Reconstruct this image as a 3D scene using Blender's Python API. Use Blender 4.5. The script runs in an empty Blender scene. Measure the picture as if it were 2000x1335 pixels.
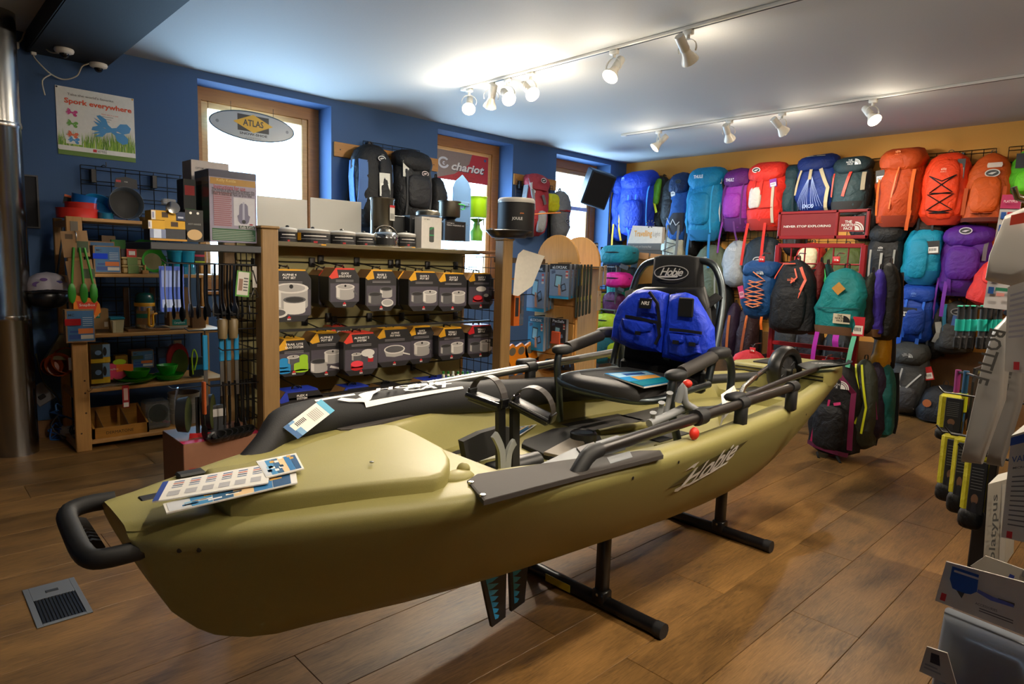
import bpy, math, random
from math import sin, cos, pi, radians as R, sqrt, atan2, tan
from mathutils import Vector as V, Matrix, noise
random.seed(7)
sc = bpy.context.scene
col = sc.collection
# ------------------------------------------------------------ camera
F, CX, CY, CAMH = 1263.2, 1000.0, 667.5, 1.28
YAW, PITCH, ROLL = R(46.035), R(6.7957), R(1.8454)
fw = V((cos(YAW)*cos(PITCH), sin(YAW)*cos(PITCH), -sin(PITCH)))
r0 = V((sin(YAW), -cos(YAW), 0)); u0 = r0.cross(fw)
rt = r0*cos(ROLL)+u0*sin(ROLL); up = u0*cos(ROLL)-r0*sin(ROLL)
cam = bpy.data.cameras.new('camera'); camo = bpy.data.objects.new('camera', cam); col.objects.link(camo)
m3 = Matrix((rt, up, -fw)).transposed()
camo.matrix_world = Matrix.Translation((0, 0, CAMH)) @ m3.to_4x4()
cam.sensor_fit = 'HORIZONTAL'; cam.sensor_width = 36; cam.lens = 36*F/2000; cam.clip_start = .05
sc.camera = camo
# ------------------------------------------------------------ sky and exposure
sc.view_settings.view_transform = 'Standard'; sc.view_settings.look = 'None'
sc.view_settings.gamma = 1; sc.view_settings.use_curve_mapping = False
sc.view_settings.exposure = EXPO = 0.0
w = bpy.data.worlds.new('overcast'); sc.world = w; w.use_nodes = True
bg = w.node_tree.nodes['Background']; bg.inputs[0].default_value = (.52, .79, 1.0, 1); bg.inputs[1].default_value = 25
LAMP = 0.9
sc.cycles.max_bounces = 7; sc.cycles.diffuse_bounces = 5; sc.cycles.transparent_max_bounces = 12
sc.cycles.caustics_reflective = False; sc.cycles.caustics_refractive = False
sc.cycles.sample_clamp_indirect = 6.0; sc.cycles.use_denoising = True
def window_portal(x0, x1, z0, z1, y):
    l = bpy.data.lights.new('window_portal', 'AREA'); l.shape = 'RECTANGLE'; l.size = x1-x0; l.size_y = z1-z0
    l.cycles.is_portal = True
    o = bpy.data.objects.new('window_portal', l); col.objects.link(o)
    o.location = ((x0+x1)/2, y, (z0+z1)/2); o.rotation_euler = (R(-90), 0, 0)
WINS = [(1.765, 2.87), (4.03, 5.075), (5.785, 6.825)]
for a, b in WINS: window_portal(a, b, 1.02, 2.6, 5.72)
# ------------------------------------------------------------ pixel -> place on a plane of the room
def P(px, py, ax, val):
    d = rt*((px-CX)/F)-up*((py-CY)/F)+fw
    o = V((0, 0, CAMH)); i = 'xyz'.index(ax)
    return o+d*((val-o[i])/d[i])
def pbox(x0, y0, x1, y1, ax, val):
    a = P(x0, y1, ax, val); b = P(x1, y1, ax, val); c = P((x0+x1)/2, y0, ax, val); d = P((x0+x1)/2, y1, ax, val)
    return d, (b-a).length, c.z-d.z           # bottom centre, width, height
# ------------------------------------------------------------ materials
def lin(c):
    if isinstance(c, str):
        c = [int(c[i:i+2], 16)/255 for i in (0, 2, 4)]
    return tuple(x/12.92 if x <= .04045 else ((x+.055)/1.055)**2.4 for x in c)+(1,)
MATS = {}
def mat(c, kind='plastic', rough=None, **k):
    key = (str(c), kind, rough, tuple(sorted(k.items())))
    if key in MATS: return MATS[key]
    m = bpy.data.materials.new(kind+'_'+str(c)); m.use_nodes = True; MATS[key] = m
    nt = m.node_tree; N = nt.nodes; L = nt.links; b = N['Principled BSDF']
    def node(t, **kw):
        n = N.new(t)
        for a, v in kw.items():
            if a in n.inputs: n.inputs[a].default_value = v
            else: setattr(n, a, v)
        return n
    rgb = lin(c); b.inputs['Base Color'].default_value = rgb
    def bump(src, s=.3, d=.01):
        bn = node('ShaderNodeBump'); bn.inputs['Strength'].default_value = s; bn.inputs['Distance'].default_value = d
        L.new(src, bn.inputs['Height']); L.new(bn.outputs[0], b.inputs['Normal'])
    def vary(fac, lo, hi):
        mr = node('ShaderNodeMapRange'); mr.inputs['To Min'].default_value = lo; mr.inputs['To Max'].default_value = hi
        L.new(fac, mr.inputs['Value'])
        mx = node('ShaderNodeMix', data_type='RGBA', blend_type='MULTIPLY'); mx.inputs[0].default_value = 1
        mx.inputs[6].default_value = rgb; L.new(mr.outputs[0], mx.inputs[7]); L.new(mx.outputs[2], b.inputs['Base Color'])
    if kind == 'fabric':
        b.inputs['Roughness'].default_value = rough or .62
        b.inputs['Specular IOR Level'].default_value = .35
        tc = node('ShaderNodeTexCoord')
        n1 = node('ShaderNodeTexNoise'); n1.inputs['Scale'].default_value = 14; n1.inputs['Detail'].default_value = 5; n1.inputs['Distortion'].default_value = 1.2
        L.new(tc.outputs['Object'], n1.inputs['Vector']); n2 = node('ShaderNodeTexNoise'); n2.inputs['Scale'].default_value = 5; n2.inputs['Detail'].default_value = 3; n2.inputs['Distortion'].default_value = 2.5; L.new(tc.outputs['Object'], n2.inputs['Vector'])
        ad = node('ShaderNodeMath', operation='ADD'); L.new(n1.outputs['Fac'], ad.inputs[0]); L.new(n2.outputs['Fac'], ad.inputs[1]); bump(ad.outputs[0], .5, .025); vary(n1.outputs['Fac'], .7, 1.25)
    elif kind == 'cloth':
        b.inputs['Roughness'].default_value = rough or .8
        tc = node('ShaderNodeTexCoord'); n1 = node('ShaderNodeTexNoise'); n1.inputs['Scale'].default_value = 300
        L.new(tc.outputs['Object'], n1.inputs['Vector']); bump(n1.outputs['Fac'], .3, .002); vary(n1.outputs['Fac'], .8, 1.15)
    elif kind == 'plastic':
        b.inputs['Roughness'].default_value = .45 if rough is None else rough
    elif kind == 'hull':
        b.inputs['Roughness'].default_value = rough or .5
        tc = node('ShaderNodeTexCoord'); n1 = node('ShaderNodeTexNoise'); n1.inputs['Scale'].default_value = 420; n1.inputs['Detail'].default_value = 3
        L.new(tc.outputs['Object'], n1.inputs['Vector']); bump(n1.outputs['Fac'], .25, .001); vary(n1.outputs['Fac'], .86, 1.12)
    elif kind == 'metal':
        b.inputs['Metallic'].default_value = 1; b.inputs['Roughness'].default_value = .3 if rough is None else rough
    elif kind == 'card':
        b.inputs['Roughness'].default_value = rough or .55
        tc = node('ShaderNodeTexCoord'); n1 = node('ShaderNodeTexNoise'); n1.inputs['Scale'].default_value = 40
        L.new(tc.outputs['Object'], n1.inputs['Vector']); vary(n1.outputs['Fac'], .9, 1.08)
    elif kind == 'wood':
        b.inputs['Roughness'].default_value = rough or .5
        tc = node('ShaderNodeTexCoord'); mp = node('ShaderNodeMapping'); mp.inputs['Scale'].default_value = k.get('sc', (2, 25, 25))
        L.new(tc.outputs['Object'], mp.inputs[0])
        n1 = node('ShaderNodeTexNoise'); n1.inputs['Scale'].default_value = 3; n1.inputs['Detail'].default_value = 6; n1.inputs['Distortion'].default_value = .6
        L.new(mp.outputs[0], n1.inputs['Vector']); vary(n1.outputs['Fac'], .7, 1.25); bump(n1.outputs['Fac'], .1, .003)
    elif kind == 'wall':
        b.inputs['Roughness'].default_value = rough or .75
        tc = node('ShaderNodeTexCoord'); n1 = node('ShaderNodeTexNoise'); n1.inputs['Scale'].default_value = 120; n1.inputs['Detail'].default_value = 4
        L.new(tc.outputs['Object'], n1.inputs['Vector']); bump(n1.outputs['Fac'], .15, .003); vary(n1.outputs['Fac'], .95, 1.05)
    elif kind == 'emit':
        b.inputs['Base Color'].default_value = (0, 0, 0, 1)
        b.inputs['Emission Color'].default_value = rgb; b.inputs['Emission Strength'].default_value = k.get('e', 10)
    elif kind in ('glass', 'clear'):
        # thin pane / clear plastic: passes light straight, mirrors a little at grazing angles
        tr = node('ShaderNodeBsdfTransparent'); tr.inputs[0].default_value = rgb
        gl = node('ShaderNodeBsdfGlossy'); gl.inputs['Roughness'].default_value = .03 if rough is None else rough
        lw = node('ShaderNodeLayerWeight'); fp = node('ShaderNodeMath', operation='POWER'); fp.inputs[1].default_value = 4; L.new(lw.outputs['Facing'], fp.inputs[0])
        fr = node('ShaderNodeMapRange'); fr.inputs['To Min'].default_value = k.get('f0', .04); fr.inputs['To Max'].default_value = .8; L.new(fp.outputs[0], fr.inputs[0])
        mx = node('ShaderNodeMixShader'); L.new(fr.outputs[0], mx.inputs[0]); L.new(tr.outputs[0], mx.inputs[1]); L.new(gl.outputs[0], mx.inputs[2])
        last = mx
        if 'body' in k:
            df = node('ShaderNodeBsdfDiffuse'); df.inputs[0].default_value = rgb
            m2 = node('ShaderNodeMixShader'); m2.inputs[0].default_value = k['body']; L.new(mx.outputs[0], m2.inputs[1]); L.new(df.outputs[0], m2.inputs[2]); last = m2
        L.new(last.outputs[0], N['Material Output'].inputs[0])
    return m
# ------------------------------------------------------------ mesh builder
_font = {}
def font_geo(s, bold=0.0, shear=0.0, sp=1.0):
    k = (s, bold, shear, sp)
    if k not in _font:
        c = bpy.data.curves.new('t', 'FONT'); c.body = s; c.size = 1; c.offset = bold; c.shear = shear; c.space_character = sp; c.resolution_u = 2
        c.align_x = 'CENTER'; c.align_y = 'CENTER'
        o = bpy.data.objects.new('t', c); me = bpy.data.meshes.new_from_object(o)
        _font[k] = ([tuple(v.co) for v in me.vertices], [tuple(p.vertices) for p in me.polygons])
        bpy.data.objects.remove(o); bpy.data.meshes.remove(me); bpy.data.curves.remove(c)
    return _font[k]
class MB:
    def __init__(s): s.v = []; s.f = []; s.m = []; s.sm = []; s.mats = []
    def mi(s, m):
        if m not in s.mats: s.mats.append(m)
        return s.mats.index(m)
    def add(s, vs, fs, m, M=None, smooth=False):
        o = len(s.v); i = s.mi(m)
        s.v += [tuple(M @ V(p)) if M is not None else tuple(p) for p in vs]
        for f in fs: s.f.append([x+o for x in f]); s.m.append(i); s.sm.append(smooth)
        return s
    def box(s, x0, y0, z0, x1, y1, z1, m, bev=0, M=None):
        if not bev:
            vs = [(x, y, z) for z in (z0, z1) for y in (y0, y1) for x in (x0, x1)]
            fs = [(0, 2, 3, 1), (4, 5, 7, 6), (0, 1, 5, 4), (2, 6, 7, 3), (0, 4, 6, 2), (1, 3, 7, 5)]
            return s.add(vs, fs, m, M)
        b = min(bev, (x1-x0)*.45, (y1-y0)*.45, (z1-z0)*.45); X = (x0, x1); Y = (y0, y1); Z = (z0, z1); vs = []; ix = {}
        for i in (0, 1):
            for j in (0, 1):
                for k in (0, 1):
                    for a in range(3):
                        p = [X[i]+(b if i == 0 else -b), Y[j]+(b if j == 0 else -b), Z[k]+(b if k == 0 else -b)]
                        p[a] = (X[i], Y[j], Z[k])[a]; ix[i, j, k, a] = len(vs); vs.append(p)
        fs = []
        for a in range(3):
            o = [q for q in range(3) if q != a]
            for e in (0, 1):
                q = []
                for (u, w_) in ((0, 0), (1, 0), (1, 1), (0, 1)):
                    t = [0, 0, 0]; t[a] = e; t[o[0]] = u; t[o[1]] = w_; q.append(ix[t[0], t[1], t[2], a])
                if (e == 0) != (a == 1): q = q[::-1]
                fs.append(q)
            for u in (0, 1):
                for w_ in (0, 1):
                    t0 = [0, 0, 0]; t1 = [0, 0, 0]; t0[a] = 0; t1[a] = 1
                    for t in (t0, t1): t[o[0]] = u; t[o[1]] = w_
                    q = [ix[t0[0], t0[1], t0[2], o[0]], ix[t1[0], t1[1], t1[2], o[0]], ix[t1[0], t1[1], t1[2], o[1]], ix[t0[0], t0[1], t0[2], o[1]]]
                    if (u+w_) % 2 == (0 if a != 1 else 1): q = q[::-1]
                    fs.append(q)
        for i in (0, 1):
            for j in (0, 1):
                for k in (0, 1):
                    q = [ix[i, j, k, 0], ix[i, j, k, 1], ix[i, j, k, 2]]
                    if (i+j+k) % 2 == 0: q = q[::-1]
                    fs.append(q)
        return s.add(vs, fs, m, M)
    def tube(s, pts, r, m, n=8, closed=False, caps=True, M=None, flat=None):
        pts = [V(p) for p in pts]; N = len(pts); rs = r if isinstance(r, (list, tuple)) else [r]*N
        T = []
        for i in range(N):
            a = pts[(i-1) % N] if closed or i > 0 else pts[i]; b = pts[(i+1) % N] if closed or i < N-1 else pts[i]
            t = (b-a); T.append(t.normalized() if t.length > 1e-9 else V((0, 0, 1)))
        ref = V((0, 0, 1)) if abs(T[0].z) < .9 else V((1, 0, 0))
        nrm = (ref-T[0]*ref.dot(T[0])).normalized(); vs = []
        for i in range(N):
            if i: 
                nrm = nrm-T[i]*nrm.dot(T[i]); nrm = nrm.normalized() if nrm.length > 1e-6 else T[i].orthogonal().normalized()
            bn = T[i].cross(nrm)
            for j in range(n):
                a = 2*pi*j/n; vs.append(pts[i]+nrm*(cos(a)*rs[i])+bn*(sin(a)*rs[i]*(flat or 1)))
        fs = []
        for i in range(N if closed else N-1):
            for j in range(n):
                i2 = (i+1) % N; fs.append((i*n+j, i*n+(j+1) % n, i2*n+(j+1) % n, i2*n+j))
        s.add(vs, fs, m, M, True)
        if caps and not closed:
            s.add(vs[:n], [tuple(range(n))[::-1]], m, M); s.add(vs[-n:], [tuple(range(n))], m, M)
        return s
    def strap(s, pts, w_, t, side, m, M=None):
        pts = [V(p) for p in pts]; sd = V(side).normalized(); vs = []; N = len(pts)
        for i in range(N):
            a = pts[max(0, i-1)]; b = pts[min(N-1, i+1)]; tg = (b-a).normalized()
            q = sd-tg*sd.dot(tg); q = q.normalized() if q.length > 1e-4 else tg.orthogonal().normalized(); nn = tg.cross(q)
            for e, g in ((-1, -1), (1, -1), (1, 1), (-1, 1)): vs.append(pts[i]+q*(e*w_/2)+nn*(g*t/2))
        fs = [(0, 1, 2, 3), tuple(4*(N-1)+j for j in (3, 2, 1, 0))]
        for i in range(N-1):
            for j in range(4): fs.append((4*i+j, 4*i+4+j, 4*i+4+(j+1) % 4, 4*i+(j+1) % 4))
        return s.add(vs, fs, m, M)
    def lathe(s, prof, m, n=20, M=None, smooth=True):
        vs = []; fs = []
        for r, z in prof:
            for j in range(n): a = 2*pi*j/n; vs.append((r*cos(a), r*sin(a), z))
        for i in range(len(prof)-1):
            for j in range(n): fs.append((i*n+j, i*n+(j+1) % n, (i+1)*n+(j+1) % n, (i+1)*n+j))
        if prof[0][0] > 1e-5: fs.append(tuple(range(n))[::-1])
        if prof[-1][0] > 1e-5: fs.append(tuple(range((len(prof)-1)*n, len(prof)*n)))
        return s.add(vs, fs, m, M, smooth)
    def prism(s, poly, y0, y1, m, M=None, m2=None):
        # poly of (x, z); from y0 to y1
        n = len(poly); ar = sum(poly[i][0]*poly[(i+1) % n][1]-poly[(i+1) % n][0]*poly[i][1] for i in range(n))
        if ar < 0: poly = poly[::-1]
        vs = [(x, y0, z) for x, z in poly]+[(x, y1, z) for x, z in poly]
        s.add(vs, [tuple(range(n))], m2 or m, M)
        return s.add(vs, [tuple(range(n, 2*n))[::-1]]+[(i, i+n, (i+1) % n+n, (i+1) % n) for i in range(n)], m, M)
    def flat(s, poly, y, m, M=None):      # flat print on a front (facing -y)
        n = len(poly); ar = sum(poly[i][0]*poly[(i+1) % n][1]-poly[(i+1) % n][0]*poly[i][1] for i in range(n))
        if ar < 0: poly = poly[::-1]
        return s.add([(x, y, z) for x, z in poly], [tuple(range(n))], m, M)
    def rect(s, x0, z0, x1, z1, y, m, M=None): return s.flat([(x0, z0), (x1, z0), (x1, z1), (x0, z1)], y, m, M)
    def oval(s, x, z, a, b, y, m, M=None, n=16): return s.flat([(x+a*cos(2*pi*i/n), z+b*sin(2*pi*i/n)) for i in range(n)], y, m, M)
    def text(s, t, x, z, size, y, m, M=None, bold=0.0, shear=0.0, sp=1.0, w=None, rot=0):
        vs, fs = font_geo(t, bold, shear, sp)
        kx = size
        if w:
            xs = [v[0] for v in vs]; kx = w/max(1e-6, max(xs)-min(xs)); size = size or kx
        ca, sa = cos(rot), sin(rot)
        return s.add([(x+vx*kx*ca-vy*size*sa, y, z+vx*kx*sa+vy*size*ca) for vx, vy, _ in vs], fs, m, M)
    def grid(s, fn, nu, nv, m, M=None, cu=False, cv=False, smooth=True):
        vs = [fn(i/(nu if cu else nu-1), j/(nv if cv else nv-1)) for j in range(nv) for i in range(nu)]; fs = []
        for j in range(nv if cv else nv-1):
            for i in range(nu if cu else nu-1):
                a = j*nu+i; b = j*nu+(i+1) % nu; c = ((j+1) % nv)*nu+(i+1) % nu; d = ((j+1) % nv)*nu+i; fs.append((a, b, c, d))
        return s.add(vs, fs, m, M, smooth)
    def blob(s, c, rx, ry, rz, m, e=1.0, n=12, k=8, M=None, ns=0, seed=0):
        def sp(x, p): return math.copysign(abs(x)**p, x)
        def fn(u, v_):
            a = 2*pi*u; t = -pi/2+pi*v_
            p = V((sp(cos(t), e)*sp(cos(a), e), sp(cos(t), e)*sp(sin(a), e), sp(sin(t), e)))
            if ns: p *= 1+ns*noise.noise(p*2.2+V((seed*3.1, seed, 0)))
            return (c[0]+p.x*rx, c[1]+p.y*ry, c[2]+p.z*rz)
        return s.grid(fn, n, k, m, M, cu=True)
    def mesh(s, name):
        me = bpy.data.meshes.new(name); me.from_pydata(s.v, [], s.f)
        for m in s.mats: me.materials.append(m)
        me.polygons.foreach_set('material_index', s.m); me.polygons.foreach_set('use_smooth', s.sm)
        me.update()
        if any(s.sm): me.set_sharp_from_angle(angle=R(50))
        return me
    def build(s, name, parent=None, label=None, loc=None):
        o = bpy.data.objects.new(name, s.mesh(name)); col.objects.link(o)
        if parent: o.parent = parent
        if label: o['label'] = label
        if loc: o.location = loc
        return o
def thing(name, label, cat, loc=(0, 0, 0), rz=0, group=None, rx=0, ry=0):
    o = bpy.data.objects.new(name, None); col.objects.link(o); o.empty_display_size = .05
    o.location = loc; o.rotation_euler = (rx, ry, rz); o['label'] = label; o['category'] = cat
    if group: o['group'] = group
    return o
def tag(o, label, cat, group=None):
    o['label'] = label; o['category'] = cat
    if group: o['group'] = group
    return o
def struct(o): o['kind'] = 'structure'; return o
def copy_thing(o, loc, rz=None, label=None, parent=None):
    c = o.copy(); col.objects.link(c)
    if parent: c.parent = parent
    if loc is not None: c.location = loc
    if rz is not None: c.rotation_euler[2] = rz
    if label: c['label'] = label
    for ch in [q for q in o.children]: copy_thing(ch, None, parent=c)
    return c
def arc(cx, cz, r, a0, a1, n, rz=None): return [(cx+r*cos(R(a0+(a1-a0)*i/n)), cz+(rz or r)*sin(R(a0+(a1-a0)*i/n))) for i in range(n+1)]
def curve(pts, n=6):
    # Catmull-Rom through points
    pts = [V(p) for p in pts]; out = []
    for i in range(len(pts)-1):
        p0 = pts[max(0, i-1)]; p1 = pts[i]; p2 = pts[i+1]; p3 = pts[min(len(pts)-1, i+2)]
        for j in range(n):
            t = j/n; out.append(.5*((2*p1)+(p2-p0)*t+(2*p0-5*p1+4*p2-p3)*t*t+(3*p1-p0-3*p2+p3)*t**3))
    return out+[pts[-1]]
T_ = Matrix.Translation
def RX(a): return Matrix.Rotation(R(a), 4, 'X')
def RY(a): return Matrix.Rotation(R(a), 4, 'Y')
def RZ(a): return Matrix.Rotation(R(a), 4, 'Z')
BACK = -pi/2      # faces -X (hung on the pack wall); rz 0 faces -Y (hung on the blue wall)
WHITE = mat('e8e6e0'); BLACK = mat('101012'); BLKM = mat('0c0c0d', rough=.55); CHAR = mat('2a2c2e'); STEEL = mat('b8b6b0', 'metal', .25); CHROME = mat('d0d0d0', 'metal', .12)
GREY = mat('77797b'); RED = mat('b01822'); PAPER = mat('dedbd2', 'card'); KRAFT = mat('9a7448', 'card'); WIRE = mat('08080a', rough=.4)
ORD = ('first', 'second', 'third', 'fourth', 'fifth', 'sixth', 'seventh', 'eighth', 'ninth', 'tenth', 'eleventh', 'twelfth')
# ============================================================ room shell
XW, YW, CEIL = 7.16, 5.34, 2.66
X0, Y0 = -2.6, -2.2
BLUE = mat('37557f', 'wall'); ORANGE = mat('c08a3a', 'wall'); CEILM = mat('b9b9b6', 'wall')
b = MB(); b.box(X0, Y0, -.06, XW+.02, YW, -.012, mat('2a1c10')); floor = struct(b.build('floor'))
def plank_mat():
    m = bpy.data.materials.new('floor_plank'); m.use_nodes = True; nt = m.node_tree; N = nt.nodes; L = nt.links; p = N['Principled BSDF']
    tc = N.new('ShaderNodeTexCoord'); oi = N.new('ShaderNodeObjectInfo')
    cb = N.new('ShaderNodeCombineXYZ'); mu = N.new('ShaderNodeMath'); mu.operation = 'MULTIPLY'; mu.inputs[1].default_value = 40
    L.new(oi.outputs['Random'], mu.inputs[0]); L.new(mu.outputs[0], cb.inputs[0]); L.new(mu.outputs[0], cb.inputs[1])
    ad = N.new('ShaderNodeVectorMath'); L.new(tc.outputs['Object'], ad.inputs[0]); L.new(cb.outputs[0], ad.inputs[1])
    mp = N.new('ShaderNodeMapping'); mp.inputs['Scale'].default_value = (2.2, 26, 1); L.new(ad.outputs[0], mp.inputs[0])
    n1 = N.new('ShaderNodeTexNoise'); n1.inputs['Scale'].default_value = 3; n1.inputs['Detail'].default_value = 8; n1.inputs['Distortion'].default_value = 2.2; n1.inputs['Roughness'].default_value = .68; L.new(mp.outputs[0], n1.inputs['Vector'])
    m2 = N.new('ShaderNodeMapping'); m2.inputs['Scale'].default_value = (1.2, 3, 1); L.new(ad.outputs[0], m2.inputs[0])
    n2 = N.new('ShaderNodeTexNoise'); n2.inputs['Scale'].default_value = 2.2; n2.inputs['Detail'].default_value = 3; L.new(m2.outputs[0], n2.inputs['Vector'])
    cr = N.new('ShaderNodeValToRGB'); e = cr.color_ramp.elements
    e[0].position = .32; e[0].color = lin('43301b'); e[1].position = .68; e[1].color = lin('9e7542')
    q = e.new(.5); q.color = lin('7d5c32')
    av = N.new('ShaderNodeMath'); av.operation = 'ADD'; s1 = N.new('ShaderNodeMath'); s1.operation = 'MULTIPLY'; s1.inputs[1].default_value = .55
    s2 = N.new('ShaderNodeMath'); s2.operation = 'MULTIPLY'; s2.inputs[1].default_value = .45
    L.new(n1.outputs[0], s1.inputs[0]); L.new(n2.outputs[0], s2.inputs[0]); L.new(s1.outputs[0], av.inputs[0]); L.new(s2.outputs[0], av.inputs[1]); L.new(av.outputs[0], cr.inputs[0])
    mr = N.new('ShaderNodeMapRange'); mr.inputs['To Min'].default_value = .78; mr.inputs['To Max'].default_value = 1.12; L.new(oi.outputs['Random'], mr.inputs[0])
    mx = N.new('ShaderNodeMix'); mx.data_type = 'RGBA'; mx.blend_type = 'MULTIPLY'; mx.inputs[0].default_value = 1; L.new(cr.outputs[0], mx.inputs[6]); L.new(mr.outputs[0], mx.inputs[7])
    L.new(mx.outputs[2], p.inputs['Base Color']); p.inputs['Roughness'].default_value = .42; p.inputs['Specular IOR Level'].default_value = .4
    bn = N.new('ShaderNodeBump'); bn.inputs['Strength'].default_value = .15; bn.inputs['Distance'].default_value = .002; L.new(n1.outputs[0], bn.inputs['Height']); L.new(bn.outputs[0], p.inputs['Normal'])
    return m
PL = plank_mat(); PWID, PLEN = .24, 1.38
pm = MB().box(0, 0, -.012, PLEN-.0015, PWID-.0015, 0, PL, bev=.0012).mesh('plank')
row = 0; y = Y0
while y < YW:
    if True:
        x = X0-(row*0.53 % 1.0)*PLEN
        while x < XW:
            if x+PLEN > X0 and (x+PLEN > -.3 or y > 1):
                o = bpy.data.objects.new('plank', pm); col.objects.link(o); o.parent = floor; o.location = (x, y, 0)
            x += PLEN
    y += PWID; row += 1
b = MB(); b.box(X0, Y0, CEIL, XW+.3, YW+.36, CEIL+.1, CEILM); ceiling = struct(b.build('ceiling'))
# blue window wall with three deep openings
b = MB(); T = .36; S0, S1 = 1.0, 2.6; xs = [X0]
for a, c in WINS:
    b.box(xs[-1], YW, 0, a, YW+T, CEIL, BLUE); b.box(a, YW, 0, c, YW+T, S0, BLUE); b.box(a, YW, S1, c, YW+T, CEIL, BLUE); xs.append(c)
b.box(xs[-1], YW, 0, XW+.3, YW+T, CEIL, BLUE); struct(b.build('wall_left'))
b = MB(); b.box(XW, Y0, 0, XW+.2, YW, CEIL, ORANGE); struct(b.build('wall_back'))
b = MB(); b.box(X0-.2, Y0, 0, X0, YW+T, CEIL, BLUE); struct(b.build('wall_front'))
b = MB(); b.box(X0-.2, Y0-.2, 0, XW+.2, Y0, CEIL, ORANGE); struct(b.build('wall_right'))
WOODW = mat('a06a35', 'wood'); WOODL = mat('b88850', 'wood')
b = MB(); b.box(X0, YW-.015, 0, 1.0, YW-.001, .12, mat('6a4624', 'wood')); struct(b.build('baseboard_left'))
# windows: wood casing, sash, glass
YF = 5.57
for i, (a, c) in enumerate(WINS):
    n = MB(); cw = .1
    n.box(a, YF, S0, a+cw, YF+.05, S1, WOODW); n.box(c-cw, YF, S0, c, YF+.05, S1, WOODW); n.box(a+cw, YF, S1-cw, c-cw, YF+.05, S1, WOODW); n.box(a+cw, YF, S0, c-cw, YF+.05, S0+.08, WOODW)
    wo = n.build('window_%d' % (i+1)); struct(wo)
    n = MB(); sw = .055; aa, cc = a+cw, c-cw
    for (x0, z0, x1, z1) in ((aa, S0+.08, aa+sw, S1-cw), (cc-sw, S0+.08, cc, S1-cw), (aa+sw, S1-cw-sw, cc-sw, S1-cw), (aa+sw, S0+.08, cc-sw, S0+.13)):
        n.box(x0, YF+.015, z0, x1, YF+.07, z1, mat('c49a64', 'wood') if i == 0 else WOODL, bev=.006)
    if i == 2: n.box(aa+sw, YF+.01, 2.0, cc-sw, YF+.06, 2.05, WHITE)
    n.build('sash', wo)
    n = MB(); n.box(aa+sw, YF+.05, S0+.1, cc-sw, YF+.054, S1-cw-sw, mat('f4f8ff', 'glass')); n.build('pane', wo)
    n = MB(); n.box(a-.0, YW-.02, S0-.03, c, YF, S0, WOODW, bev=.005); n.build('window_sill', wo)
# dark dropped beam along the ceiling, right face painted bluish for daylight on it
DK = mat('14161b', 'wall')
b = MB(); vs = [(.73, 2.545), (1.165, 2.545), (1.26, CEIL), (.73, CEIL)]
b.prism(vs, Y0, YW, mat('2e4563', 'wall')); b.box(.725, Y0, 2.54, 1.166, YW-.001, 2.546, DK); b.box(.72, Y0, 2.54, .73, YW-.001, CEIL, DK); struct(b.build('trim_1'))
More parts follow.
